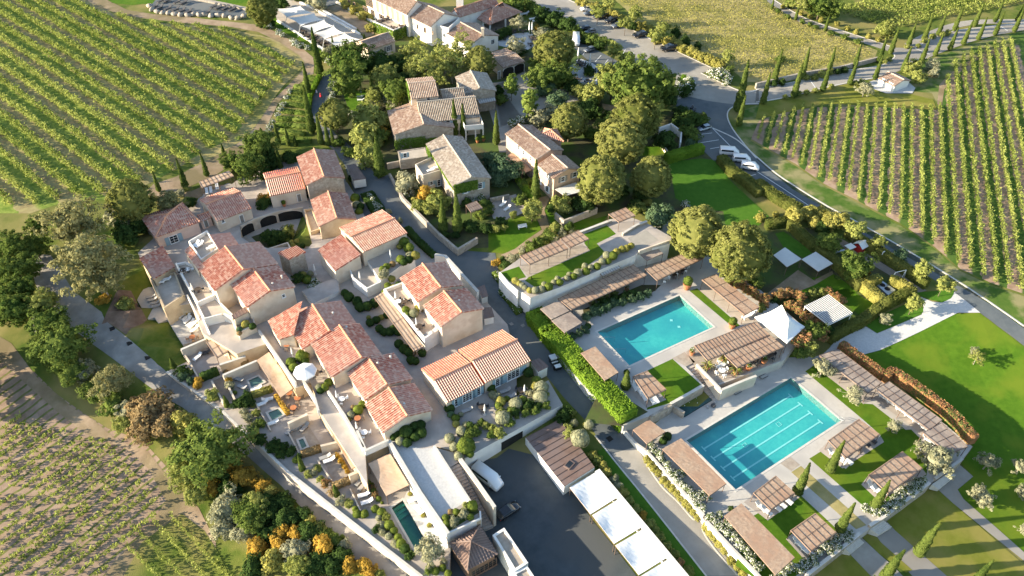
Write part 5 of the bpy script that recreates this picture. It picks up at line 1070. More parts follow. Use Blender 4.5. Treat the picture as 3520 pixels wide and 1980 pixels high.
# reed pergolas
RP=lambda s: s
crop(1700,500)
pergola('long reed pergola on the roof garden deck',[(250,1085),(640,925),(725,1015),(345,1170)],RGZ+2.5,RGZ)
pergola('short reed pergola with a bleached corner on the roof garden',[(645,915),(820,835),(930,920),(745,1005)],RGZ+2.5,RGZ)
pergola('small reed canopy with climbing white roses on the roof garden',[(1120,675),(1285,610),(1385,690),(1225,755)],RGZ+2.4,RGZ)
pergola('wide reed pergola over dining tables below the round pines',[(1480,1215),(1905,1040),(2060,1110),(1600,1330)],UPZ+2.7,UPZ)
pergola('small dark canopy over the bar counter by the pool house',[(1420,1060),(1590,1000),(1660,1060),(1500,1130)],UPZ+3.6,UPZ,'reed_grey',battens=0)
pergola('small white sunshade in front of the pool house wall',[(1020,1235),(1190,1160),(1240,1205),(1060,1285)],UPZ+3.2,UPZ,'sail',battens=.5)
_crop[:]=[0,0,1]
pergola('long shaded reed pergola in front of the pool house arches',[(1917,1026),(2177,909.5),(2223,947),(1964,1064.6)],UPZ+2.6,UPZ)
crop(1700,1000)
pergola('grey reed canopy at the head of the tall hedge, upper one',[(450,175),(630,95),(735,195),(560,280)],UPZ+2.5,UPZ,'reed_grey',battens=0)
pergola('grey reed canopy at the head of the tall hedge, lower one',[(562,290),(745,205),(862,310),(690,410)],UPZ+2.4,UPZ,'reed_grey',battens=0)
pergola('narrow reed pergola between the tall hedge and the smaller pool',[(850,610),(990,545),(1220,800),(1085,880)],UPZ+2.3,UPZ,battens=0)
pergola('reed pergola over white daybeds on the shaded lawn',[(1360,840),(1500,785),(1690,970),(1510,1060)],UPZ+2.4,UPZ)
crop(2300,950,600,2484)
pergola('large bamboo pergola of the poolside restaurant, upper half',[(360,985),(1235,645),(1430,835),(545,1200)],UPZ+2.9,UPZ,battens=.7)
pergola('large bamboo pergola of the poolside restaurant, lower half',[(775,1108),(1432,840),(1632,1005),(970,1300)],UPZ+2.8,UPZ,battens=.9)
pergola('long brown reed pergola along the right side of the smaller pool',[(465,48),(1070,550),(1290,440),(670,-28)],UPZ+2.5,UPZ,battens=2.6)
tent('white marquee tent with a peaked roof behind the bamboo pergola',[(1220,575),(1545,470),(1935,715),(1680,945)],UPZ+2.8,[(1605,405),(1705,620)],UPZ+5.0,UPZ)
crop(2600,1000,920)
pergola('white louvred pergola enclosed by orange-leaved hedge',[(465,145),(690,35),(925,215),(695,325)],UPZ+2.2,-2,'louvre',battens=.45,frame='white_metal',th=.12)
pergola('grey-brown reed pergola at the top of the lap pool lawn',[(600,620),(1075,985),(1210,880),(790,560)],LP+2.5,LP,'reed_grey',group=None)
pergola('reed pergola over a row of white loungers along the russet hedge',[(1145,945),(1660,1340),(1790,1240),(1280,870)],LP+2.5,LP,'reed_grey')
crop(2600,1480,920)
pergola('reed pergola at the end of the russet hedge behind the big olive',[(1600,20),(1850,225),(2035,155),(1780,-75)],LP+2.5,LP,'reed_grey')
pergola('reed pergola on the lawn right beside the lap pool corner',[(690,95),(985,-112),(1190,40),(860,265)],LP+2.4,LP)
pergola('reed pergola behind white roses right of the garden steps',[(1080,425),(1405,200),(1600,365),(1270,610)],LP+2.4,LP)
pergola('small reed pergola with loungers between the lap pool and the dry planter',[(-30,600),(185,435),(370,605),(140,765)],LP+2.4,LP)
pergola('small striped reed pergola behind white roses left of the garden steps',[(330,960),(565,795),(770,985),(525,1165)],LP+2.4,LP)
_crop[:]=[0,0,1]
pergola('long reddish reed roof along the white wall at the foot of the compound',[(2490,1773),(2549,1730),(2732,1916),(2666,1976)],LP+2.4,LP,battens=0)
crop(1700,1480)
pergola('long reddish reed roof beside the shallow end of the lap pool',[(1650,180),(1835,75),(2280,520),(2115,640)],LP+2.4,LP,battens=0)
pergola('short reed roof at the foot of the tall hedge by the road',[(1362,-10),(1520,-110),(1680,10),(1500,130)],LP+2.4,LP,battens=0)
# walls along the road
wall([(1250,-30),(1400,135),(1490,195),(1780,515),(2062,835)],LP+.6,'long white garden wall topped with roses along the lower road',z0=-6.5,th=.35,m='white_wall',cap='kerb')
wall([(2085,890),(2330,1150),(2576,1400),(2720,1560)],LP+.6,'white garden wall below the gate at the bottom of the road',z0=-6.5,th=.35,m='white_wall',cap='kerb')
# garden gate between them
a,b=P((2064,838),LP+.5),P((2083,888),LP+.5); c=(a+b)/2; e=empty('garden_gate',(c.x,c.y,hz(c.x,c.y)),'small metal gate between two white garden walls','gate'); g=c.z-2.2; mb=MB()
for t in (0,1): p=a+(b-a)*t; mb.bar((p.x,p.y,g),(p.x,p.y,LP+.7),.06)
mb.build('gate_post','rust_metal',e); mb=MB()
for i in range(8): p=a+(b-a)*(i+.5)/8; mb.bar((p.x,p.y,g+.2),(p.x,p.y,LP+.5),.02)
mb.build('gate_leaf','grey_paint',e)
# ---------------------------------------------------------------- gardens, walls and terraces of the suites
crop(0,1000); _g=[px(p) for p in [(1650,790),(1850,690),(1780,590),(2060,450),(2330,440),(2576,420)]]
crop(850,1480); _g+=[px(p) for p in [(700,-300),(1390,200),(1990,1000),(2000,1240),(1980,1431),(1720,1431),(1240,1075),(800,735),(400,430),(0,45)]]
crop(0,1000); _g+=[px(p) for p in [(2180,1190)]]
crop(850,1480); PH=[px(p) for p in [(1420,760),(1530,685),(1760,1090),(1660,1180)]]
_crop[:]=[0,0,1]; slab('suite_gardens',_g,GT,'paving',-7.5,[PH])
crop(0,1000); slab('sunbathing_terrace',[(1280,-30),(1460,280),(1520,260),(1560,320),(1645,282),(1800,530),(2040,450),(2040,200),(1660,170),(1560,-40)],GT+.05,'pool_deck',-7)
drape('lawn',[(1240,440),(1440,290),(1640,290),(1830,560),(1800,640),(1600,760),(1290,490)],'rough_grass',3)
drape('pine_bed',[(1000,330),(1150,0),(1290,0),(1450,290),(1240,430),(1060,310)],'soil',3)
_crop[:]=[0,0,1]; e,W=pool('long narrow green pool in the lowest suite garden',PH,GT,1.2,'pool_green','dark_water')
mb=MB(); a,b,c,d=[P(p,GT) for p in PH]
for i in range(3): q=lambda s,t: a+(b-a)*s+(d-a)*t; mb.prism([(v.x,v.y) for v in (q(.02,.02+.08*i),q(.98,.02+.08*i),q(.98,.1+.08*i),q(.02,.1+.08*i))],GT-1.15,GT-.25-.25*i)
mb.build('steps','pool_green',e)
crop(850,1480)
sheet('garden_path',[(1530,690),(1590,560),(1700,640),(1990,1150),(1900,1200),(1770,1100)],GT,'white_gravel',lv=2)
wall([(0,18),(400,408),(800,722),(1230,1058),(1720,1440)],GT+.25,'long cream wall between the gravel road and the suite gardens',h=2.2,th=.35,m='cream',cap='kerb')
crop(0,1000); wall([(1640,795),(1800,905),(2190,1185),(2440,1431)],GT-.05,'low cream wall at the upper end of the gravel road',h=1.9,th=.35,m='cream',cap='kerb')
# garden rooms
crop(600,1080,600,2484)
wall([(92,505),(448,352)],GT+2.1,'cream wall of the uppermost garden room above its loungers',h=2.3,th=.35,m='cream',cap='kerb')
wall([(92,505),(200,655),(330,890)],GT+.8,'low wall along the shrub bed of the uppermost garden room',h=1,th=.25,m='cream')
wall([(690,868),(1172,662)],GT+2.1,'cream wall over the dark plunge pool garden room',h=2.3,th=.35,m='cream',cap='kerb')
wall([(640,720),(1010,600)],GT+2.1,'cream wall between two garden rooms, with brown shrubs behind',h=2.3,th=.35,m='sand',cap='kerb')
wall([(690,868),(870,1240)],GT+.9,'low cream wall beside the brick garden steps',h=1,th=.3,m='cream')
wall([(525,945),(700,1265)],GT+.9,'low cream wall on the far side of the brick garden steps',h=1,th=.3,m='cream')
sheet('brick_path',[(545,950),(690,880),(860,1235),(710,1260)],GT,'terracotta',lv=1) if False else sheet('brick_path',[(545,950),(690,880),(860,1235),(710,1260)],GT,'dark_pave',lv=2)
for lab,q in (('dark plunge pool under the cream wall',[(1055,945),(1190,885),(1270,965),(1095,1040)]),('small teal plunge pool beside an orange flower strip',[(1330,1405),(1475,1345),(1545,1430),(1390,1510)])):
    pool(lab,q,GT+.1,.9,'plunge','dark_water','plunge_pool',.08)
crop(850,1480); pool('tiny black plunge pool in a paved garden room',[(505,95),(550,80),(585,155),(540,180)],GT+.1,.8,'plunge','dark_water','plunge_pool',.08)
def rng_box(label,pts,z,h,m='sand',name='planter_wall'): return None
crop(850,1000)
wall([(400,1300),(590,1210)],GT+2.2,'short cream wall with a dark doorway between garden rooms',h=2.4,th=.5,m='cream'); 
wall([(80,1100),(230,1370)],GT+.5,'low wall between a shrub bed and a lounger terrace',h=.8,th=.2,m='cream')
crop(850,1480)
wall([(720,150),(890,110)],GT+1.9,'cream wall above the grey loungers',h=2.1,th=.4,m='cream'); wall([(1000,440),(1110,390)],GT+2.2,'cream wall with a dark doorway below the tan canopy',h=2.4,th=.5,m='cream')
wall([(1010,570),(1120,800)],GT+.5,'low wall along the lowest shrub bed',h=.8,th=.2,m='cream'); wall([(690,290),(830,490)],GT+.5,'low wall beside the grey lounger terrace',h=.8,th=.2,m='cream'); wall([(400,10),(510,220)],GT+.5,'low wall beside the tiny plunge pool terrace',h=.8,th=.2,m='cream')
for q in ([(720,190),(860,130),(1000,430),(830,490)],[(1010,560),(1140,500),(1290,720),(1120,800)],[(420,20),(600,-50),(720,130),(540,220)]): sheet('wood_deck',q,GT,'wood_deck',lv=2)
# tan canvas canopies
_crop[:]=[0,0,1]
pergola('tan canvas canopy long and curved over the plunge pool garden',[(883,1237.6),(925,1209.6),(1007,1335),(965,1365)],GT+2.5,GT,'canvas_tan',battens=0,sag=.15)
pergola('tan canvas canopy in the middle of the garden terraces',[(1094.6,1405),(1136.5,1384),(1250,1588),(1210,1611)],GT+2.5,GT,'canvas_tan',battens=0,sag=.15)
crop(850,1480); pergola('widest tan canvas canopy, next to the white gravel ramp',[(1190,325),(1405,225),(1590,535),(1370,640)],GT+2.6,GT,'canvas_tan',battens=0,sag=.12)
crop(600,1080,600,2484); pergola('tan slatted canopy above the uppermost loungers',[(450,395),(620,305),(765,530),(600,620)],GT+2.5,GT,'canvas_tan',battens=1.2)
pergola('tan slatted canopy set between sandy walls',[(562,130),(710,95),(860,420),(765,520)],GT+2.6,GT,'canvas_tan',battens=1.4)
crop(850,1000); pergola('narrow tan canopy along the dark planted alley',[(1250,65),(1345,5),(1735,545),(1640,590)],VZ+2.5,VZ,'canvas_tan',battens=.9)
# parapets of the roof terraces
crop(850,1000)
for q,l in (([(112,385),(300,650),(475,905)],'white parapet of the terrace with the large white parasol'),([(548,880),(665,1060),(700,1180)],'white parapet below the large white parasol'),([(795,985),(960,1230),(1140,1540)],'long white parapet of the terrace with round tables')): wall(q,VZ+.95,l,h=1.3,th=.32,m='white_wall',cap='kerb')
crop(850,1480)
wall([(1080,0),(1165,195),(1390,92)],VZ+.95,'white parapet corner above the widest tan canopy',h=1.2,th=.32,m='white_wall',cap='kerb')
wall([(1392,95),(1700,610),(1978,1015)],VZ+.7,'long white wall between the gravel ramp and the narrow pool',h=5.2,th=.45,m='white_wall',cap='kerb')
wall([(1840,150),(2000,400),(2195,700)],VZ+.7,'white wall beside the stairs of the gravel ramp',h=5,th=.3,m='white_wall',cap='kerb')
wall([(2060,230),(2250,490),(2435,755)],VZ+.75,'tall pale wall between the stairs and the service yard',h=5.6,th=.45,m='cream',cap='kerb')
wall([(1930,900),(1970,1010),(2295,860),(2290,790)],VZ+.35,'white planter wall at the end of the gravel ramp',h=2.4,th=.25,m='white_wall')
sheet('ramp_gravel',[(1400,90),(1720,180),(1850,160),(2180,680),(1900,860)],VZ,'white_gravel'); sheet('planting_bed',[(1925,890),(2200,700),(2290,800),(1985,990)],VZ,'garden_soil',lv=2)
stairs('long stone stairs going down between two white walls',[(1990,360),(2085,315)],[(2330,985),(2420,945)],VZ,-5.3,20,'paving')
sheet('landing',[(1860,170),(2040,220),(2085,310),(1985,370)],VZ,'paving',lv=2)
hPV=hiphouse('brown metal hip-roofed glass pavilion at the foot of the stairs',[(1985,1110),(2290,930),(2465,1215),(2165,1380)],-2.3,[(2185,1060),(2230,1135)],-.9,-6,'glass','brown_metal','garden_pavilion','pavilion',.35) if False else hiphouse('brown metal hip-roofed pavilion at the foot of the stairs',[(1985,1110),(2290,930),(2465,1215),(2165,1380)],-2.3,[(2200,1090)],-.7,-6,'rust_metal','brown_metal','garden_pavilion','pavilion',.35)
opening(hPV,(2330,1350),4.2,1.9,'window',frame='rust_metal'); 
crop(1700,1480)
hFL=block('flat-roofed annex with wooden slats inside a white parapet beside the yard',[(-20,1035),(95,965),(330,1310),(195,1395)],-2.5,-6,'white_wall','wood_deck',par=.25,th=.35); hFL2=block('lower flat-roofed annex with wooden slats at the bottom edge of the yard',[(180,1410),(320,1340),(440,1520),(300,1600)],-2.7,-6,'white_wall','wood_deck',par=.25,th=.3)
# sandy block between the two rows, B terraces
crop(850,1000)
hBT=block('raised terrace of the road-side suites with white parapet and cafe tables',[(1345,10),(1545,-65),(1905,395),(1745,500)],1.5,VZ,'white_wall','terrace_tile',name='roof_terrace',cat='terrace',par=.75,th=.3,skip=())
crop(850,500); hB3t=block('raised terrace with white loungers and clipped balls below the road-side roof',[(1150,1085),(1560,905),(1650,1120),(1500,1190),(1310,1330)],1.5,VZ,'white_wall','paving',name='roof_terrace',cat='terrace')
hB3l=block('small open loggia with white walls beside the raised terrace',[(985,1190),(1170,1110),(1320,1370),(1180,1440),(1040,1330)],.3,VZ,'white_wall','terrace_tile',name='loggia',cat='terrace',par=.8,th=.25)
wall([(560,645),(720,840),(735,800)],-.2,'cream parapet of the terrace below the plain gable',h=4,th=.3,m='white_wall') if False else None
hB2t=block('narrow cream terrace beside the plain gable over the courtyard',[(560,650),(640,640),(725,840),(625,875)],-.9,-3.9,'sand','terrace_tile',name='roof_terrace',cat='terrace',par=.6,th=.25)
wall([(1845,1072),(1950,1090),(2270,1440)],1.2,'white wall along the village road behind the joined suites',h=3.2,th=.5,m='white_wall',cap='kerb')
crop(450,700,600,2484)
hET=block('long outer terrace of the big red-roofed block with tiled parapet',[(640,880),(790,850),(960,930),(1170,1250),(1215,1320),(950,1440)],1.0,-1.4,'white_wall','terrace_tile',name='roof_terrace',cat='terrace',par=.5,th=.3)
crop(0,1000)
hET2=block('stepped lower terrace with white slatted beams beside the big red roof',[(1940,150),(2120,70),(2330,280),(2200,240),(2010,290)],.4,-4.6,'white_wall','terrace_tile',name='roof_terrace',cat='terrace',par=.4,th=.25)
hET3=block('small terrace corner with potted shrubs at the end of the big red roof',[(2280,290),(2460,150),(2520,350),(2350,430)],.2,-4.6,'cream','terrace_tile',name='roof_terrace',cat='terrace',par=.5,th=.25)
lid=lidshed('dark brown metal lid on the terrace corner of the big red roof',[(2280,240),(2420,150),(2455,200),(2300,280)],2.2,1.8,'cream')
# white leaning beams
for i,(p,q) in enumerate((((1840,40),(1960,290)),((1900,30),(2060,420)),((1960,180),(2070,430)))):
    mb=MB(); a=P(p,.2); b=P(q,-1.2); mb.bar(a,b,.16,4); mb.bar(b,(b.x,b.y,GT),.14,4); mb.bar(a,(a.x,a.y,GT),.14,4); tag(mb.build('white_beam','white_wall'),('upper','middle','lower')[i]+' white painted beam frame along the sunbathing terrace wall','beam','white beam frames along the sunbathing terrace')
# round courtyard arcade
crop(850,500)
AR=[(-60,795),(80,722),(300,652),(545,612)]; W=[P(p,VZ+.35) for p in AR]; c=W[1]; e=empty('arcade',(c.x,c.y,-3.6),'curved cream arcade with wide arches around the sunken courtyard','arcade'); hAR=House(); hAR.e=e; hAR.zb=-3.6; hAR.planes={}
for i in range(3):
    a,b=W[i],W[i+1]; d=(b-a).normalized(); n=Vector((d.y,-d.x,0)); MB().prism([tuple(x) for x in (a,b,b-n*.4,a-n*.4)],-3.7,None).build('wall_section','cream',e); hAR.planes[i]=(a,n)
for p,w,f in (((20,880),3.0,0),((225,805),3.6,1),((420,745),6.2,2)): opening(hAR,p,w,2.5,'arch',face=f,frame='cream',zc=-2.3)
sheet('planting_bed',[(40,900),(180,850),(400,830),(560,990),(400,1010),(150,1010)],-3.6,'garden_soil',lv=2)
wall([(190,1020),(395,955),(420,1000)],-1.9,'scalloped cream wall behind the courtyard shrubs',h=1.9,th=.25,m='cream')
opening(hB2,(700,955),2.6,1.2,'window',frame='cream') if False else None
# tower neighbours, lane walls
hWD=block('small white house end with a dark door at the top of the planted alley',[(540,1431),(760,1340),(890,1300),(905,1431),(640,1560)],-.2,-3.,'white_wall','paving',name='annex')
# garage front under the planted terrace
_crop[:]=[0,0,1]; hGAR=block('white retaining front with a garage door below the planted terrace',[(1597.7,1576),(1934,1390),(1885,1307),(1700,1400),(1560,1500)],VZ+.04,-6,'white_wall','paving',name='garage_front',cat='garage')
crop(1700,1480); opening(hGAR,(170,185),4.2,3.1,'garage',zc=-3.9)
wall([(-320,260),(300,55),(430,-10),(675,-250)],VZ+.55,'white parapet of the planted terrace over the garage',h=.9,th=.3,m='white_wall') if False else None
hYS=block('long yard shed with a brown standing-seam metal roof',[(305,70),(640,-110),(985,360),(685,550)],-2.4,-5.6,'white_wall','brown_metal',name='yard_shed',cat='shed')
mb=MB(); a,b,c,d=[P(p,-2.37) for p in ((305,70),(640,-110),(985,360),(685,550))]
for i in range(11): t=i/10; mb.bar(a+(d-a)*t,b+(c-b)*t,.05)
mb.build('roof_seams','rust_metal',hYS.e)
for p in ((735,335),): X=P(p,-2.3); mb=MB().box(X,1.6,1.1,-2.4,-2.2,.9); o=mb.build('skylight','brown_metal',hYS.e); MB().box(X,1.2,.8,-2.2,-2.18,.9).build('pane','glass',o)
wall([(1010,388),(1440,905),(1890,1445)],-2.6,'white wall behind the row of white car shelters',h=3.2,th=.9,m='white_wall')
cp=[[(740,560),(1010,400),(1215,652),(945,822)],[(962,832),(1230,668),(1462,940),(1177,1113)],[(1190,1130),(1472,962),(1702,1245),(1420,1420)],[(1438,1432),(1716,1262),(1930,1520),(1660,1700)]]
for i,q in enumerate(cp): pergola('white fabric car shelter in the service yard, '+('next to the brown shed roof','second from the brown shed roof','third from the brown shed roof','nearest the bottom of the yard')[i],q,-2.7,-5.4,'white_fabric',battens=0,sag=.5,group='white car shelters in the service yard',name='car_shelter',th=.05)
# lawn strip and kerbs along the lower road
drape('lawn',[(1010,210),(1080,170),(2080,1431),(2160,1560),(1990,1560),(1880,1431),(1440,890)],'lawn_shade',4)
kerb([(990,50),(1150,260),(1500,690),(2085,1435)],'pale kerb along the lawn strip of the lower road',.25,.1); kerb([(1480,310),(1640,545),(1800,700),(1930,850),(1975,880),(2030,878)],'pale kerb round the yellow-green shrub bed above the gate',.22,.1); kerb([(2050,925),(2045,975),(2110,1090),(2260,1280),(2400,1435)],'pale kerb round the yellow-green shrub bed below the gate',.22,.1)
crop(2600,500,920); kerb([(-420,-165),(-200,-60),(0,110),(230,300),(640,560),(880,690),(1240,890),(1700,1160),(2080,1400),(2576,1740)],'long pale kerb along the vineyard side of the curving road',.35,.1)
crop(1700,0); kerb([(600,-80),(730,0),(1000,110),(1340,290),(1800,510),(2180,690)],'pale kerb along the hedge side of the car park',.3,.12); kerb([(2030,720),(2430,900),(2600,880)],'pale kerb curving round the white-flowered bush at the junction',.3,.12); kerb([(2576,1560),(2440,1400),(2330,1250),(2290,1140),(2320,1070),(2420,1030),(2600,1020)],'pale kerb curving round the cypress corner at the junction',.3,.12)
kerb([(1780,950),(1890,945),(1960,890),(1975,810),(1930,760)],'pale kerb round the white-flowered island bed at the car park exit',.25,.12)
crop(2600,0,920)
for q,l in (([(0,860),(470,768),(720,698),(1170,638),(1320,562),(1325,520)],'pale kerb along the dry field side of the cypress drive'),([(0,985),(270,940),(640,850),(920,790),(1130,752)],'pale kerb along the hut side of the cypress drive'),([(1520,465),(1700,370),(1960,290),(2576,226)],'pale kerb on the far side of the upper cypress drive'),([(170,0),(480,180),(930,330),(1330,460)],'pale kerb of the branch lane between two rows of cypresses')): kerb(q,l,.35,.1)
wall([(0,800),(480,690),(800,640),(1170,548)],2.9,'low grey stone wall between the dry field and the cypress drive',h=1.6,th=.5,m='stone'); 
# hamlet ground, lawns, walls
crop(850,0); drape('hamlet_garden',[(820,700),(900,400),(1500,380),(2400,600),(2576,300),(3000,200),(3700,700),(4200,900),(4300,1060),(4460,1100),(4500,1300),(4700,1700),(5200,2250),(4700,2350),(4300,2200),(3700,2050),(3300,2120),(2500,2430),(2080,2450),(1870,2290),(1540,1970),(1380,1700),(1200,1640),(1000,1431),(760,1200),(720,1100)],'garden_soil',1)
drape('lawn',[(940,920),(1180,880),(1240,1000),(1250,1060),(1100,1100),(1000,1080)],'lawn',3); drape('forecourt',[(2300,830),(2540,800),(2560,960),(2700,1150),(2560,1500),(2480,1500),(2430,1250),(2340,950)],'pale_road',3)
crop(1700,0); drape('forecourt',[(0,850),(300,700),(360,860),(700,880),(860,980),(500,1060),(340,1140),(60,1250)],'pale_road',3); drape('gravel_court',[(30,380),(200,330),(330,320),(420,440),(310,500),(40,450)],'white_gravel',3); drape('gravel_court',[(690,690),(850,580),(1010,640),(1010,830),(800,830)],'white_gravel',3)
drape('pine_clearing',[(1060,1020),(1240,1050),(1170,1130),(1060,1120)],'dirt',3)
crop(1700,500)
drape('lawn',[(1700,160),(2040,130),(2200,150),(2300,330),(2700,700),(2600,790),(2270,780),(2250,650),(1950,620),(1780,520),(1740,300)],'lawn_shade',3); drape('lawn',[(490,640),(560,600),(680,745),(1000,720),(1110,690),(1060,760),(840,830),(720,830),(560,770)],'lawn',3)
drape('lawn',[(160,700),(400,700),(460,830),(330,920),(200,1020),(110,1070),(-60,1040),(-60,860)],'lawn',3)
drape('garden_path',[(440,520),(560,480),(490,640),(540,800),(400,930),(230,1060),(110,1110),(60,1080),(200,1020),(330,920),(465,830),(420,730)],'dirt',4)
drape('garden_path',[(1500,830),(1760,730),(1730,880),(1560,880)],'pale_road',4)
drape('lawn',[(1400,0),(1700,20),(1730,60),(1560,110),(1400,100)],'lawn',3)
wall([(600,660),(685,735),(1010,610)],1.3,'dry stone wall round the shrub bed below the large round pine',h=1.6,th=.4,m='stone')
wall([(-20,680),(130,720)],.9,'pale stone wall beside the garden loungers',h=1,th=.3,m='stone') if False else None
crop(850,500)
wall([(1400,275),(1530,510),(1870,850),(2070,1018),(2262,905)],.45,'long dry stone wall along the village road below the ivy house',h=1.6,th=.5,m='stone')
wall([(1375,175),(1600,130)],1.6,'stone terrace wall behind the tall cypress by the road',h=1.6,th=.4,m='stone')
wall([(2390,520),(2576,480)],1.0,'short pale stone wall of the lounger terrace beside the ivy house',h=1,th=.3,m='stone'); drape('terrace_floor',[(2390,640),(2420,540),(2640,480),(2760,640),(2560,740),(2420,720)],'paving',3)
crop(1700,0); wall([(1620,1255),(1740,1215),(1840,1290),(1830,1400)],2.6,'white angular wall of the small walled garden near the road',h=2.4,th=.35,m='white_wall'); wall([(1595,1340),(1700,1480)],1.8,'low cream wall of the small walled garden near the pines',h=1.6,th=.3,m='cream'); drape('lawn',[(1620,1270),(1730,1230),(1800,1290),(1640,1320)],'lawn',3)
# parking lines
def lines(segs,lvl=6,w=.14,name='parking_line'):
    for a,b in segs:
        A,B=G(a),G(b); d=(B-A); d.z=0; d.normalize(); n=Vector((-d.y,d.x,0))*w/2; drape_w(name,[A+n,B+n,B-n,A-n],'white_paint',lvl)
lines([((990,610),(1050,545)),((1075,640),(1120,585)),((1150,660),(1190,612)),((1225,695),(1260,650)),((870,540),(900,500)),((1265,530),(1290,485)),((1360,545),(1372,515)),((1420,610),(1450,560)),((2030,1325),(2140,1310)),((2005,1410),(2205,1378)),((2095,1215),(2320,1440))],5)
crop(2600,500,920); lines([((40,358),(70,345)),((135,428),(170,412)),((240,495),(270,482)),((355,570),(385,552)),((435,650),(500,615)),((0,250),(260,420)),((260,420),(540,605)),((-180,130),(0,250))],5)
crop(1700,500); lines([((2120,35),(2265,10)),((2520,300),(2570,285))],5)
crop(2600,0,920); lines([((520,780),(570,850)),((1530,470),(1670,525)),((2350,255),(2420,300))],6,.2)
crop(2600,900,920); 
# enclosed play garden ground
crop(2600,500,920); drape('play_garden',[(60,800),(300,760),(860,860),(1640,1360),(1560,1440),(1200,1431),(1030,1500),(1100,1560),(940,1720),(700,1800),(300,1650),(-100,1500),(-100,1200)],'garden_soil',2); drape('lawn',[(180,850),(260,830),(520,1010),(640,1110),(500,1100),(270,1000)],'lawn_shade',4); drape('lawn',[(350,1330),(560,1270),(740,1240),(980,1400),(900,1470),(400,1440)],'lawn',4)
drape('lawn',[(745,1400),(880,1380),(1050,1480),(1180,1560),(1000,1640),(820,1500)],'lawn',4); drape('garden_path',[(100,1431),(400,1200),(430,1220),(550,1300),(730,1210),(740,1240),(550,1350),(160,1500)],'dirt',5); drape('garden_path',[(820,900),(1640,1400),(1560,1420),(960,1060),(800,960)],'dark_pave',4)
# ---------------------------------------------------------------- trees and shrubs
DESC={'pine':'round umbrella pine','broad':'leafy green tree','lime':'pale green leafy tree','aleppo':'big loose yellowish pine','sparse':'thinly leaved pale tree','smalltree':'young round-headed tree','leader':'tall pointed lime tree','olive':'silvery olive tree','bush':'leafy green bush','darkbush':'dark green bush','limebush':'light green bush','tealbush':'blue-green bush','olivebush':'silvery grey-green bush','redbush':'russet-leaved shrub','goldbush':'golden-leaved shrub','brownbush':'brown-leaved bushy tree','yellowbush':'yellow-green shrub','rose':'white-flowering rose shrub','ball':'clipped green ball shrub','greyball':'clipped grey-green ball shrub','goldball':'clipped yellowish ball shrub','darkball':'clipped dark ball shrub','redball':'clipped russet ball shrub','tealball':'clipped blue-green ball shrub'}
KEYS=dict(p='pine',b='broad',l='lime',a='aleppo',s='sparse',y='smalltree',e='leader',o='olive',B='bush',D='darkbush',L='limebush',T='tealbush',O='olivebush',R='redbush',G='goldbush',N='brownbush',Y='yellowbush',W='rose',c='ball',g='greyball',h='goldball',d='darkball',r='redball',t='tealball')
def cluster(where,spec,z=None,hs=1.):
    """spec: 'k x y r; ...' ; every plant singled out by its kind and its place in the row"""
    it=[]
    for q in spec.split(';'):
        q=q.split()
        if q: it.append((KEYS[q[0]],float(q[1]),float(q[2]),float(q[3])))
    by={}
    for i in it: by.setdefault(i[0],[]).append(i)
    for k,v in by.items():
        v.sort(key=lambda i:i[1])
        for j,(kk,x,y,r) in enumerate(v): n=nth(j,len(v)); tree(k,x,y,r,f"{DESC[k]}{', '+n if n else ''} {where}",where if len(v)>1 else None,hs,z)
crop(0,500)
cluster('in the wood at the left edge','a 690 760 265; a 860 1130 290; a 1000 1330 170; p 1290 560 215; a 1650 570 140; b 360 790 100; b 130 1000 160; b 60 1230 150; b 230 1170 150; b 190 1390 150; b 340 1000 120; D 1230 880 130; O 1180 720 140; D 1350 800 100')
crop(0,1000)
cluster('beyond the left edge of the corner field','b -330 560 200; b -420 820 220; b -300 1080 190')
cluster('in the belt beside the gravel road','b 120 170 190; l 430 120 160; b 480 320 180; b 600 520 230; b 720 800 130; b 440 590 140; b 640 740 120; O 840 790 115; a 1100 880 175; B 900 960 95; B 1120 1120 120; N 1480 1160 210; N 1600 1290 170; N 1420 1370 140; O 1260 1180 120; l 1230 1320 110; Y 1800 1300 130; L 1230 130 80; G 1020 80 60; B 1010 1010 100',None,.85)
crop(0,1480)
cluster('below the brown tree in the shrub belt','b 2060 190 310; l 1850 380 190; l 1920 620 130; O 2250 760 180; b 2470 800 160; G 2350 430 110; G 2110 560 80; O 2220 960 120; D 2260 560 130; B 1760 260 90; B 1480 20 60; N 1400 -60 110; O 2400 990 120; G 2520 1160 100',None,.85)
crop(850,1480)
cluster('in the lower shrub belt','l 90 720 135; b 60 920 120; G 330 1000 95; G 510 1000 85; G 340 1140 95; O 480 1180 130; l 500 1330 130; G 740 1140 105; L 700 980 75; G 150 540 85; G 20 470 80; Y 230 600 70; B 860 1080 75; D 920 1240 95; G 1020 1330 80; G 1150 1330 75; Y 250 1290 120; G 100 1170 95; D 60 1340 120; D 650 1340 120; D 400 850 120; D 250 800 110; D 560 830 85; D 620 1000 110; Y 620 890 60; B 780 1020 60; D 350 700 100; L 1300 1425 55; D 820 1330 100; O 960 1120 60; G 1230 1400 60; D 180 680 100; D 210 1020 100; D 740 1290 100',None,.85)
crop(850,0)
cluster('above the hamlet lawns','b 1010 590 190; b 1000 780 165; l 1350 770 135; b 1450 910 135; l 1240 960 90; O 1440 1000 95; s 1650 500 140; s 1540 560 110; s 1740 640 160; s 1930 560 160; s 1870 770 120; s 2120 470 150; p 2290 610 150; D 1340 640 130; D 1480 660 100; s 2010 660 130; l 1640 700 120; D 1260 680 110; D 1560 800 90')
cluster('beside the village road above the red roofs','p 860 1130 155; L 1180 1160 140; L 1330 1190 100; L 1150 1340 140; B 1300 1330 90; L 1260 1400 70; b 140 1400 130; O 1260 1040 60; G 1340 1310 60')
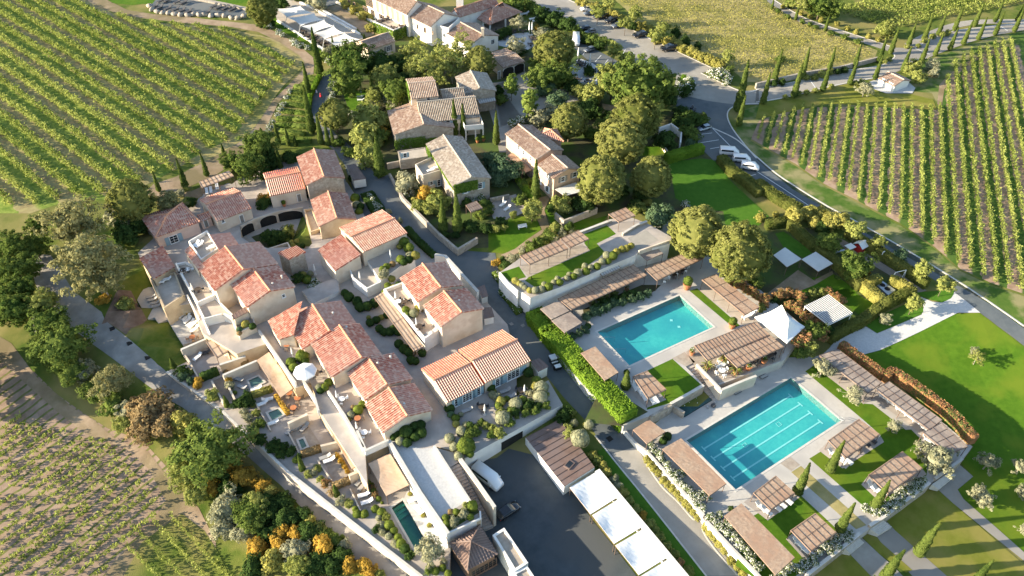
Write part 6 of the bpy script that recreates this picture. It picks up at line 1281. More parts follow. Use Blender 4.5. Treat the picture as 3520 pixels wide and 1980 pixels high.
cluster('around the lounger terrace and shade sails at the top','p 150 90 150; O 690 20 95; D 330 40 70; B 480 -30 60; O 810 510 60; D 240 230 40; B 760 560 60; Y 1210 270 45; Y 1130 160 40; Y 1040 100 40; Y 960 50 40')
crop(0,500); cluster('above the tan shade frame','b 2430 200 150; b 2260 170 90; D 2560 130 120; D 1880 570 60; O 1770 470 40; L 1830 420 30')
crop(850,500); cluster('at the top of the red village','b 110 60 130; D 250 170 80; D 420 130 70; D 190 280 70')
C='pointed dark cypress '
def cyl(lst,lab,group,z=None,fat=1.):
    lst=sorted(lst,key=lambda q:q[0][0])
    for i,(b,t) in enumerate(lst): cypress(b,t,f"{C}{nth(i,len(lst))}{' ' if len(lst)>1 else ''}{lab}",group if len(lst)>1 else None,z,fat)
crop(850,0)
cyl([((715,745),(620,270)),((605,935),(540,610)),((640,1315),(505,840)),((730,1420),(665,1120)),((800,1435),(770,1200)),((850,1440),(815,1240)),((310,1420),(265,1200)),((410,1435),(370,1240)),((480,1435),(462,1330)),((140,1310),(130,1255))],'of those along the planted slope','cypresses on the planted slope')
cyl([((855,520),(840,350)),((1155,395),(1148,325))],'of two by the shade sails','cypresses by the shade sails'); cyl([((1228,870),(1220,690))],'behind the lawn with white loungers','x'); cyl([((2045,1340),(2010,975)),((2128,1340),(2090,1020))],'of the pair before the farmhouse','paired cypresses before the farmhouse'); cyl([((2450,1425),(2455,1090))],'right of the farmhouse balcony','x')
crop(850,500); cyl([((1312,310),(1285,-110))],'tall, standing alone at the bend of the village road','x',None,1.3); cyl([((1930,850),(1900,520)),((2068,850),(2040,470))],'of the pair below the ivy house','paired cypresses below the ivy house',None,1.2); cyl([((330,235),(295,10)),((160,240),(150,130))],'behind the tallest red suite','cypresses behind the tallest red suite')
crop(1700,500); cyl([((400,525),(385,140))],'at the corner of the salmon house','x',None,1.1); cyl([((355,1431+60),(372,1290))],'small, at the foot of the roof garden wall','x')
crop(1700,1000); cyl([((1285,955),(1322,790))],'short and broad, beside the daybed pergola','x',UPZ,1.6)
crop(0,500); cyl([((1830,420),(1735,130)),((2040,305),(1970,75)),((1570,455),(1500,255)),((2210,105),(2180,-20)),((2440,50),(2420,-60))],'along the farm track','slim cypresses along the farm track')
crop(0,1000); cyl([((1715,760),(1665,650)),((2240,1140),(2205,1030))],'small, in the upper suite gardens','small cypresses in the suite gardens',GT); crop(850,1480); cyl([((545,390),(525,240)),((880,640),(865,530))],'small, in the lower suite gardens','small cypresses in the suite gardens',GT)
crop(2600,1480,920); cyl([((700,395),(855,95)),((385,610),(510,315)),((1125,755),(1300,480)),((790,975),(970,695))],'on the lap pool lawns','cypresses on the lap pool lawns',LP); cyl([((1550,1195),(1745,885)),((1225,1435),(1415,1145)),((2120,1435),(2290,1245)),((980,1640),(1110,1400))],'on the lower lawn beside the garden paths','cypresses on the lower lawn')
crop(1700,0); cyl([((2385,1105),(2510,590)),((2400,1240),(2475,940))],'of the two tall ones at the junction corner','cypresses at the junction corner')
crop(2600,0,920)
cyl([((60,1000),(150,700)),((355,945),(480,610)),((635,880),(720,600)),((895,820),(980,570)),((1135,770),(1235,530)),((1405,685),(1510,440)),((1580,610),(1680,360)),((1715,540),(1805,315)),((1855,485),(1945,260)),((1985,435),(2080,190)),((2130,385),(2225,165)),((2290,340),(2390,110)),((2475,310),(2580,75))],'along the hut side of the drive','cypresses along the hut side of the drive')
cyl([((165,800),(250,470)),((430,760),(515,450)),((690,700),(775,450)),((940,650),(1010,420)),((1175,600),(1245,360)),((1285,520),(1375,255)),((1460,440),(1545,210)),((1605,395),(1700,140)),((1745,345),(1825,120)),((1900,300),(2000,60)),((2095,255),(2170,20)),((2290,215),(2385,0)),((2500,200),(2560,40))],'along the field side of the drive','cypresses along the field side of the drive')
cyl([((145,95),(165,-20)),((375,195),(415,40)),((660,300),(715,130))],'along the branch lane','cypresses along the branch lane')
cluster('near the cypress drive','s 420 20 115; b 620 50 115; b 730 80 100; L 1250 285 90; o 1050 850 72; L 1560 745 72; O 1690 630 62; O 1710 700 50; B 230 570 40; L 1480 660 60; L 1530 640 70; B 530 60 70; B 330 30 60')
cluster('in the low border of the cypress drive','L 640 715 38; L 700 690 36; L 480 745 34; L 560 745 34; D 250 790 36; D 170 800 36; D 780 690 34; D 850 675 34; L 1790 330 32; L 1840 320 32; L 1700 350 30; L 1620 390 30; L 1240 590 26; L 1280 570 26; L 960 800 30; L 1010 790 30; L 720 830 28; L 570 870 28; L 480 890 30; L 410 900 28; L 280 935 28')
cluster('along the branch lane','B 210 105 28; B 300 160 28; B 440 205 28; B 520 235 26; B 570 260 26; B 720 320 30; B 850 355 34; B 980 400 36; Y 260 60 24; Y 430 130 24; Y 520 160 24; Y 620 195 24; Y 780 230 24; Y 880 270 28; Y 960 310 28; Y 1080 350 28; Y 1180 380 30; L 1450 450 24; L 1560 440 24')
crop(1700,0)
cluster('in the middle of the hamlet','p 590 500 195; b 470 760 140; b 640 740 130; T 490 880 95; T 620 990 95; L 830 900 80; L 960 950 110; b 1390 830 270; l 1160 800 165; b 1640 860 160; l 1560 1040 125; D 1700 960 95; p 1380 1160 235; p 1240 1400 235; p 740 1195 178; D 940 1080 110; B 1080 1260 85; B 950 1310 75; O 430 1180 95; O 560 1110 85; W 250 1190 55; W 180 1210 50; e 165 840 66; e 340 1010 80; D 560 620 120; B 400 640 70; D 700 800 70; D 1120 1150 60; D 930 700 60; B 1130 690 60; D 770 850 80; D 40 900 60; B 70 980 60; D 680 600 60')
cluster('around the hotel terraces','o 215 450 92; o 470 320 62; o 240 215 72; D 120 320 50; D 60 350 50; D 170 490 60; G 410 270 28; D 250 500 60')
cluster('in the dark strip between the parking rows','B 230 50 95; B 140 20 60; B 390 80 62; D 470 150 78; D 600 195 85; D 720 245 80; D 540 170 60; D 660 230 60; B 800 290 52; B 890 365 52; B 970 390 62; B 1070 410 64; y 1175 490 78; y 1320 580 62; D 1030 450 50; D 900 400 40; D 1260 570 40; B 330 40 50')
cluster('along the field side of the car park','y 1020 110 72; y 1130 30 62; y 1290 225 66; y 1390 140 72; y 1590 350 72; y 1660 270 62; y 2300 560 62; Y 830 10 40; Y 890 35 42; Y 950 65 42; Y 1000 70 40; Y 1080 100 44; Y 1140 130 44; Y 1190 155 44; Y 1250 180 42; Y 1420 265 44; Y 1470 270 44; Y 1530 300 44; Y 1590 390 46; Y 1640 380 46; Y 1690 400 48; Y 1750 420 48; Y 1800 450 48; Y 1860 480 48; Y 1930 510 48; Y 1990 530 48; Y 2050 560 50; Y 2110 590 50; Y 2170 620 50; Y 2220 650 50; B 2300 700 50; D 1780 330 60; D 1880 400 50; D 1350 260 50; D 2000 450 40')
cluster('at the road junction','W 2230 750 80; W 2140 720 55; W 2290 790 60; W 2200 710 50; W 1880 850 62; W 1850 900 50; W 1910 790 45; W 1840 840 45; D 1880 900 60; D 1930 840 50; D 1840 1110 70; D 1910 1180 100; B 2040 1180 65; B 1900 1300 75; B 1960 1350 65; D 1680 1390 100; G 1840 1250 40; D 1800 1200 70; T 1930 1420 50')
leafbox([(1860,770),(1800,930)],1.1,1.2,None,'lf_hedge',label='short clipped hedge behind the white-flowered island bed')
crop(1700,500)
cluster('between the salmon house and the big lawn','p 1050 335 245; p 1540 310 200; T 130 260 135; T 40 330 90; l 370 640 112; L 660 590 98; B 250 540 62; L 1410 620 75; T 1620 710 130; W 1880 580 45; D 890 590 85; D 800 560 60; W 830 620 30; W 720 640 28; D 1380 600 70; Y 1510 560 40; D 1230 430 90; D 1440 480 80; D 560 620 50; B 300 380 60')
cluster('beside the restaurant tables','p 1990 850 270; p 2410 1050 300')
cluster('thin-stemmed on the small curved lawn','y 185 680 36; y 100 810 34; y 20 820 34')
cluster('along the curved garden path','L 600 800 52; B 730 810 54; O 660 855 42; B 540 890 62; O 590 930 40; B 440 950 60; B 350 1000 58; O 270 1035 42; O 160 1130 56; O 230 1110 40; D 90 1130 40; D 110 1180 50; G 20 1150 42; O 680 880 34; O 760 850 30; L 480 930 45; B 390 975 40; D 640 850 40')
cluster('in the edge row of the roof garden','h 1345 985 32; h 1300 1010 36; h 1255 1020 35; h 1200 1045 36; c 1162 1085 46; g 1105 1080 42; c 1118 1138 33; g 1058 1140 36; c 1010 1188 38; g 945 1200 33; c 900 1238 40; g 890 1185 33; g 820 1252 42; c 780 1288 34; g 735 1268 28; g 712 1305 30; c 642 1346 36; g 620 1312 31; g 582 1345 28; c 532 1390 43; g 490 1368 31; g 462 1415 36; g 400 1425 38; h 205 1330 36; h 240 1355 30; g 272 1375 30; g 302 1400 29; h 345 1425 30',RGZ)
leafbox([(2225,165),(2330,290),(2480,390),(2600,500)],1.9,2.4,None,'lf_hedge_old',label='long rounded hedge between the big lawn and the minibuses')
leafbox([(1690,165),(1860,115),(2030,70)],2.2,2.0,None,'lf_hedge',label='clipped hedge at the top end of the big lawn')
leafbox([(230,360),(310,460),(385,560)],1.6,1.1,None,'lf_hedge',label='narrow sloping hedge beside the salmon house path')
leafbox([(0,1280),(70,1360),(140,1431)],1.1,1.2,None,'lf_rose_thin',label='white-speckled hedge beside the roof garden stairs',ls=.1)
crop(1700,1000); leafbox([(70,20),(160,120),(240,225)],1.1,1.4,None,'lf_rose_thin',label='white-flowering hedge between the tarmac road and the roof garden',ls=.1); leafbox([(150,60),(270,150),(310,180)],1.2,1.0,None,'lf_ivy',label='leafy ivy strip on the wall by the tall hedge head')
leafbox([(400,190),(550,370),(900,740),(1312,1185)],4.2,3.6,None,'lf_hedge',30,.12,.1,label='huge flat-topped bright green hedge along the tarmac road',zt=.75)
leafbox([(0,1),(1,1)],1,1,None,'lf_hedge') if False else None
cluster('in the bed beside the smaller pool','T 900 260 48; T 970 210 48; T 1040 190 48; T 1110 160 48; T 1180 125 48; T 1260 110 46; T 1350 85 46; T 1430 60 46; T 1510 20 42; L 960 110 36; L 1040 80 36; L 1110 50 36; L 1180 25 36; D 1000 160 50; D 1090 120 50; D 1180 90 50; D 1270 60 50; D 1350 30 46; h 1300 85 30; T 770 450 40; T 830 420 40; W 985 150 22',UPZ)
cluster('at the pool terrace shower corner','d 920 345 32; T 880 370 34; T 905 400 30; d 1300 800 30; d 1480 1330 0.1'.replace('; d 1480 1330 0.1',''),UPZ)
crop(1700,1480); cluster('beside the reed roof by the lap pool','d 1700 55 45; d 1660 100 40; D 2330 770 30',LP)
W1='of those along the white wall above the gate'; cluster(W1,'W 1540 130 40; W 1565 195 44; W 1625 235 46; W 1640 285 44; W 1700 345 46; W 1730 405 46; W 1775 440 46; W 1815 425 40; W 1850 420 40; W 1800 500 44; W 1840 530 44; W 1885 565 46; W 1925 600 46; W 1965 640 46; W 2020 650 46; W 2055 625 40; W 2090 655 40; W 2000 725 44; W 2045 765 42',LP)
cluster('of those along the white wall below the gate','W 2120 850 46; W 2170 870 46; W 2220 835 44; W 2190 925 46; W 2240 960 48; W 2290 925 46; W 2330 955 46; W 2290 1010 46; W 2350 1040 48; W 2400 1100 48; W 2440 1145 46; W 2480 1175 46; W 2505 1235 46; W 2545 1295 46; W 2590 1340 46',LP)
cluster('in the kerbed bed above the gate','Y 1500 290 38; Y 1535 335 38; Y 1570 380 38; Y 1610 415 38; Y 1660 490 40; Y 1705 525 40; Y 1750 570 40; Y 1795 620 40; Y 1840 670 40; Y 1880 715 40; Y 1920 760 40; Y 1960 805 40; Y 2000 850 38')
cluster('in the kerbed bed below the gate','Y 2080 950 42; Y 2120 1010 42; Y 2165 1060 42; Y 2210 1120 42; Y 2260 1175 42; Y 2330 1280 44; Y 2390 1340 44; Y 2450 1400 44')
cluster('between the car shelters and the lawn strip','Y 970 240 44; L 1020 290 46; Y 1070 350 46; Y 1110 410 46; O 1180 480 46; O 1220 545 46; Y 1270 610 48; L 1330 690 42; L 1400 780 48; G 1460 830 38; L 1530 920 50; L 1575 980 46; L 1630 1050 50; L 1700 1140 46; L 1770 1220 48; R 1830 1300 40; L 1910 1380 54')
cluster('in the corner planter above the yard shed','g 840 75 92; L 735 30 55; g 930 -60 50',-2.2)
crop(1700,1000); cluster('in the dark bed by the tarmac road bend','L 760 1200 42; D 690 1210 75; g 785 1300 42; L 725 1350 52; h 885 1315 26; D 640 1290 50')
crop(2600,1480,920)
cluster('of those behind the left stone wall','W 250 1380 46; W 310 1330 46; W 370 1310 44; W 430 1330 46; W 475 1270 46; W 540 1230 46; W 600 1180 46; W 640 1110 44; W 705 1080 46; W 765 1045 46; W 820 1005 46; W 870 1040 44; W 780 1120 44; W 700 1160 44; W 900 990 36; W 560 1290 42; W 190 1430 46',LP)
cluster('of those behind the right stone wall','W 1060 755 44; W 1120 775 44; W 1175 795 44; W 1230 770 46; W 1280 720 46; W 1335 660 46; W 1385 615 46; W 1435 570 46; W 1490 530 46; W 1550 500 46; W 1605 480 42; W 1400 680 44; W 1480 605 44; W 1545 560 44; W 1330 730 44',LP)
cluster('by the lower lawns','o 1740 270 172; o 2230 300 98; o 2150 590 82; o 2195 665 95; o 2540 350 78; o 2570 590 66; o 2575 950 56')
leafbox([(1990,40),(2060,120)],1.9,1.6,LP,'lf_red',label='russet hedge end behind the last reed pergola',ls=.12)
crop(2600,1000,920)
cluster('on the lap pool lawn strip','o 640 740 100; o 940 990 95; o 1330 1300 66',LP)
tree('sparse',2130,640,75,'half-bare pale shrub leaning alone on the big sunny lawn')
tree('olive',2100,580,45,'small leafy clump beside the half-bare shrub on the big lawn')
leafbox([(800,560),(1000,710),(1190,850)],1.9,1.4,LP,'lf_red',label='long russet hedge behind the upper lawn pergola',ls=.12); leafbox([(1215,870),(1290,820),(1500,960),(1800,1180),(1930,1310),(2010,1420)],1.9,1.5,LP,'lf_red',label='long russet hedge behind the row of white loungers',ls=.12)
leafbox([(690,490),(850,400),(1000,330)],2.2,1.6,None,'lf_hedge_old',label='dark clipped hedge along the white gravel path by the louvred pergola'); leafbox([(980,340),(1180,190),(1480,30)],2.0,1.8,None,'lf_hedge_old',label='clipped hedge arm running up to the barbecue nook'); leafbox([(1010,-20),(1100,60),(1180,130)],2.,1.8,None,'lf_yellow',label='clipped hedge arm at the left of the barbecue nook')
crop(2600,500,920)
leafbox([(310,790),(480,950),(800,1210),(980,1390)],2.0,1.7,None,'lf_hedge_old',label='long clipped hedge beside the two white canopies'); leafbox([(860,870),(1240,1110),(1620,1370)],2.0,1.6,None,'lf_hedge_old',label='long clipped hedge along the play garden by the road'); leafbox([(90,800),(300,765)],1.9,1.5,None,'lf_hedge_old',label='short hedge at the top corner of the play garden'); leafbox([(1040,1370),(1160,1330)],2,1.6,None,'lf_yellow',label='sunlit hedge piece left of the grey barbecue box'); leafbox([(1270,1330),(1330,1350),(1460,1420)],2,1.4,None,'lf_yellow',label='sunlit hedge piece right of the grey barbecue box')
leafbox([(0,400),(120,490),(260,580),(400,650)],2.0,2.2,None,'lf_hedge_old',label='tall rounded hedge continuing along the marked bays')
cluster('along the kerb of the curving road','Y 360 690 92; Y 500 660 80; Y 610 655 80; Y 700 730 90; Y 800 725 95; Y 40 695 52; Y 190 660 32; y 970 810 95; y 1185 920 62; T 1370 1070 72; y 1600 1190 86; y 1810 1335 82; Y 560 740 60; D 640 800 60')
cluster('inside the play garden','b 700 930 102; b 950 1165 145; G 1055 1240 38')
crop(2600,1000,920); cluster('by the white gravel path','y 1520 115 82; o 1245 270 60')
crop(2300,950,600,2484)
cluster('around the white marquee','L 860 70 75; R 950 110 72; R 1040 110 72; R 1100 190 72; R 1190 240 72; R 1260 290 72; R 1370 310 75; R 1360 390 70; L 1330 440 60; R 1540 290 70; R 1620 260 70; R 1700 235 70; R 1790 240 70; R 1870 300 70; R 1720 420 75; R 1830 460 80; R 1900 520 70; R 1970 600 75; R 2060 620 72; R 2150 660 75; R 2090 570 60; L 2050 250 75; L 2160 230 75; R 2260 220 70; R 2360 300 70; R 2440 340 70; R 1880 900 135; b 2060 780 140; R 2170 830 95; L 1990 1010 115; B 1880 1090 90; L 1290 490 50; D 2250 750 100; B 1230 60 110; D 1500 340 60',-1.6)
crop(850,500)
cluster('by the ivy house gardens','O 1560 380 112; G 1740 490 82; L 1880 560 115; L 1690 590 72; L 1790 620 75; W 2300 520 52; W 2230 555 42; W 1560 490 30; W 1620 460 26; L 1190 100 120; D 2160 560 60; D 2330 580 60; Y 1640 540 30; c 1750 640 28; B 2300 680 60; B 2380 640 50; D 2500 760 60; D 2200 800 70; D 2350 820 60; B 2440 820 50; D 1950 880 40; D 2050 880 40; B 1000 70 60; B 900 -30 60; T 2480 250 120; T 2400 150 90; L 2300 700 40')
leafbox([(1185,500),(1240,580),(1295,665)],1.0,3.0,None,'lf_dark',label='dark clipped oval hedge round the white rose island in the village road'); cluster('in the oval island of the village road','W 1205 500 34; W 1240 540 36; W 1260 590 36; W 1300 610 36; W 1280 650 36')
cluster('beside the mottled roofs along the road','d 1040 320 46; c 1060 515 46; g 1075 585 42; c 1100 650 40; d 1110 600 40; O 1500 740 30; O 1390 650 28; c 570 545 30; c 600 570 30; d 590 530 28; c 585 620 26; c 620 618 22; G 170 530 62; D 170 600 70; d 360 570 18; d 90 660 18; d 15 705 18')
cluster('on the raised terrace by the village road','r 1465 940 32; g 1505 908 26; c 1540 950 55; h 1500 995 30; c 1590 1010 52; g 1600 1082 40; h 1652 1082 46; c 1510 1120 46; r 1430 1165 30; c 1372 1190 36; c 1335 1220 40; O 1340 1265 52; d 1590 1125 40; d 1540 1145 40',1.5)
cluster('on the ledge below the raised terrace','h 1420 1312 36; c 1382 1380 36; h 1442 1400 36; d 1490 1370 36; c 1350 1440 30',.2)
cluster('in the sunken blue court','h 550 1270 32; g 620 1262 32; c 590 1320 46; W 660 1330 36; W 640 1395 40; W 700 1370 34; D 500 1310 60',VZ)
cluster('in the round courtyard','D 200 890 66; D 290 885 66; L 400 845 66; D 360 905 56; h 432 952 26; h 490 942 28; h 450 982 26; d 542 990 28; c 395 930 26; D 250 950 50',-3.6)
leafbox([(1575,850),(1700,990),(1840,1120)],1.4,1.4,None,'lf_dark',label='dark hedge between the village road and the joined suites')
crop(1700,1000)
cluster('on the planted terrace over the garage','g 210 1110 66; g 450 1050 76; g 460 950 70; h 400 935 46; c 410 880 46; g 80 1250 76; d 332 800 52; h 60 1085 50; c 40 1125 40; c 280 1075 46; c 155 1180 42; L 220 1235 24; L 365 1120 24; B 310 1200 46; B 400 1185 46; g -20 1020 40; c 120 1060 30; O 350 1010 40; D 200 1190 50; D 330 1130 60; L 500 1020 40; D 420 1130 50; B 500 1120 50; B 150 1290 50; L 60 1190 46',VZ)
crop(850,1000)
cluster('round the striped roof house','d 1990 1150 52; r 2012 1140 22; t 2002 1215 38; c 2050 1252 42; g 2100 1215 26; h 2052 1310 36; g 2150 1312 32; g 2105 1378 52; d 2395 945 48; h 2430 985 24; O 2450 1040 50; L 2490 1100 46; B 2250 1385 50; L 2350 1330 42; L 2410 1350 42; B 2300 1300 42; D 2200 1340 50; L 2480 1400 60; B 2400 1420 46',VZ)
crop(850,1480); cluster('at the end of the planted terrace','g 1992 78 52; g 2036 160 46; g 2080 250 46; c 2150 150 88; g 2112 15 50; B 2200 30 60; c 2190 230 40',VZ)
crop(850,1000)
cluster('in the central terrace planters','c 540 640 66; c 605 590 46; c 430 700 50; c 460 755 50; d 570 690 42; r 515 750 28; c 800 900 42; c 760 950 42; g 710 950 40; r 1040 1145 26; c 1090 1170 50; c 1132 1118 40; g 1020 1220 40; h 1000 1260 24; d 720 980 36',VZ)
cluster('in the dark bed below the end gable','d 1560 1385 72; d 1640 1330 60; d 1700 1320 56; d 1710 1395 56; d 1470 1410 46; g 1500 1570 0.1'.replace('; g 1500 1570 0.1',''),VZ)
cluster('in the planters of the narrow alley','d 1000 60 52; d 1080 100 50; d 1110 160 50; d 1180 150 50; d 1250 120 50; d 960 20 40; h 1192 260 22; d 1210 310 42; d 1270 285 40; h 1320 260 30; d 1370 240 36; d 1300 370 42; d 1345 405 42; d 1400 400 46; d 1442 380 50; d 1485 400 42; d 1490 520 46; d 1540 570 50; d 1590 605 46; r 1632 612 30; d 1722 610 42; d 1612 680 46; d 1655 690 40',VZ)
cluster('on the raised terrace of the joined suites','c 1560 190 42; g 1640 218 46; c 1580 232 30; h 1682 168 36; r 1722 190 20',1.5)
crop(600,1080,600,2484)
cluster('on the sandy terrace corner','h 1010 140 60; d 1110 172 52; t 925 220 46; r 922 272 36',.2); cluster('in the sandy garden passage','r 990 680 62; r 730 822 36; d 1220 562 46',GT)
crop(0,1000)
cluster('in the beds of the upper suite gardens','D 1790 790 62; L 1850 790 28; T 1805 842 52; L 1880 800 32; T 1885 890 44; G 1945 905 52; L 2090 1025 64; G 2250 880 36; O 2262 930 46; c 2310 1000 22; D 2420 1090 72; D 2330 1110 52; L 2490 1120 32; O 2400 1190 42; O 2440 1250 50; L 2520 1200 42; B 2560 1300 50; D 2440 1030 50; G 1860 210 30; G 1940 300 26; D 1720 170 40; D 1790 150 34; d 1720 150 30; G 1390 250 0.1'.replace('; G 1390 250 0.1',''),GT)
leafbox([(1990,880),(2150,815)],1.5,1.0,GT,'lf_dark',label='dark clipped hedge piece beside the brick steps')
crop(600,1080,600,2484); leafbox([(1120,1180),(1390,1090)],1.1,.9,GT,'lf_yellow',label='yellow-green hedge between the dark and the teal plunge pools'); leafbox([(1450,1180),(1530,1310),(1620,1430)],.8,.7,GT,'lf_gold',label='orange flower strip beside the teal plunge pool')
crop(850,1480)
cluster('in the beds of the lower suite gardens','D 130 90 62; D 260 150 72; D 350 170 60; D 430 205 52; c 480 290 36; D 330 230 50; D 500 270 40; L 600 430 42; O 650 410 42; L 690 370 40; L 720 480 38; R 770 520 42; N 840 600 50; O 930 690 54; L 1000 720 44; c 1060 770 30; c 1080 820 42; c 1152 820 42; c 1260 772 42; c 1320 802 44; g 1295 860 32; L 1368 852 42; c 1396 930 52; c 1442 985 40; O 1322 930 44; O 1330 1000 40; g 1392 1040 38; c 1482 1050 40; c 1512 1112 52; d 1552 1162 52; D 1600 1230 50; D 1270 970 42; O 1450 1110 40; c 1850 1380 42; c 1922 1350 36; B 1800 1370 50; O 1930 1290 36; c 1975 1405 36; h 30 60 40; h 80 30 40; L 60 -40 40; T 30 -20 40',GT)
cluster('beside the long narrow pool','o 1800 1180 140; h 1600 622 22; h 1730 832 24; h 1790 932 24',GT)
cluster('in the orange flower strips','G 890 250 28; G 920 300 28; G 945 335 26; G 965 365 24; G 985 402 24; c 1185 512 32; c 1230 525 16; R 1236 560 28; c 1242 592 30; R 1258 626 30; c 1292 672 30; c 1326 710 16',GT)
leafbox([(545,250),(720,195)],1.0,1.0,GT,'lf_brown',label='brown hedge behind the grey sunloungers'); leafbox([(850,570),(1010,505)],1.0,1.0,GT,'lf_brown',label='brown hedge above the lowest lounger deck')
cluster('in the planter ending the ramp','c 1950 860 38; c 1956 912 36; r 2002 800 32; c 2052 800 36; O 2032 892 52; O 2132 822 52; L 2162 752 46; c 2212 742 56; c 2192 850 36',VZ)
cluster('against the end gable of the central row','g 1502 105 46; d 1572 120 48; d 1440 60 40; d 1560 40 50; d 1650 60 50; d 1700 20 50',VZ)
# ivy on walls
for h,f,q,n in ((hF5,None,None,0),): pass
def ivy(h,face,x0,x1,z0,z1,n,lm='lf_ivy',ls=.16):
    q,nn=h.planes[face]; u=Vector((-nn.y,nn.x,0)); o=Vector((q.x,q.y,0)); L_=h.ln if face in 'LR' else None; c=[o+h.u*a+Vector((0,0,b)) if face in 'LR' else o+h.v*a+Vector((0,0,b)) for a,b in ((x0,z0),(x1,z0),(x1,z1),(x0,z1))]; creeper('ivy',c,lm,n,ls,parent=h.e)
ivy(hF5,'L',hF5.ln-4.,hF5.ln,0,hF5.ze,1500); ivy(hF5,'L',0,hF5.ln,hF5.ze-1.2,hF5.ze,700)
h_x=lambda k: hF1.planes[k][1].x
fr=lambda h: min('AB',key=lambda k:h.planes[k][1].y)
ivy(hF5,fr(hF5),-hF5.sr*.3,hF5.sl-.4,3.2,hF5.ze+.3,1500); ivy(hF3,fr(hF3),0,hF3.sl,.5,3.2,900); ivy(hF3,fr(hF3),-3,3,.5,2.5,900); ivy(hF1,min('AB',key=lambda k:h_x(k)),-3,3,6,9,900)
q=hG7.W; creeper('ivy',[(p.x,p.y,z) for p,z in ((q[0],1.5),(q[1],1.5),(q[1],4.4),(q[0],4.4))],'lf_ivy',900,.2,parent=hG7.e); creeper('ivy',[(p.x,p.y,z) for p,z in ((q[1],1.5),(q[2],1.5),(q[2],4.4),(q[1],4.4))],'lf_ivy',900,.2,parent=hG7.e)
# planted slope with lavender rows
crop(850,0)
LVS=[((500,820),(640,1000)),]
rows=[((300,1180),(600,1190)),((290,1240),(600,1260)),((350,1100),(600,1130)),((375,1030),(590,1060)),((400,970),(600,1000)),((440,910),(540,920)),((470,860),(630,880)),((560,820),(680,840)),((600,770),(720,790)),((330,1300),(560,1330)),((360,1370),(620,1400))]
for i,(a,b) in enumerate(sorted(rows,key=lambda r:-r[0][1])): leafbox([a,b],.7,1.5,None,'lf_bright',22,.12,.12,name='shrub_row',label=f"clipped low shrub row on the planted slope, {nth(i,len(rows)).replace('from left','from the bottom').replace('leftmost','lowest').replace('rightmost','topmost')}",group='low shrub rows on the planted slope',cat='shrub row')
cluster('along the edge of the planted slope','W 220 1250 34; W 250 1200 30; W 330 1080 30; W 350 1030 30; W 390 960 28; W 420 900 28; W 300 1130 28; W 210 1290 30; W 470 430 40; W 510 450 36; W 310 320 36; W 350 345 30; W 590 470 30; W 800 600 44; W 850 830 30; W 830 880 34; W 840 930 34; W 830 970 30; W 760 580 30; W 450 400 30; W 220 260 30; B 120 240 34; B 180 260 30; W 1280 1060 30; W 1030 1120 30')
leafbox([(735,720),(620,960),(600,1120)],1.0,1.2,None,'lf_hedge',label='clipped hedge between the planted slope and the village road')
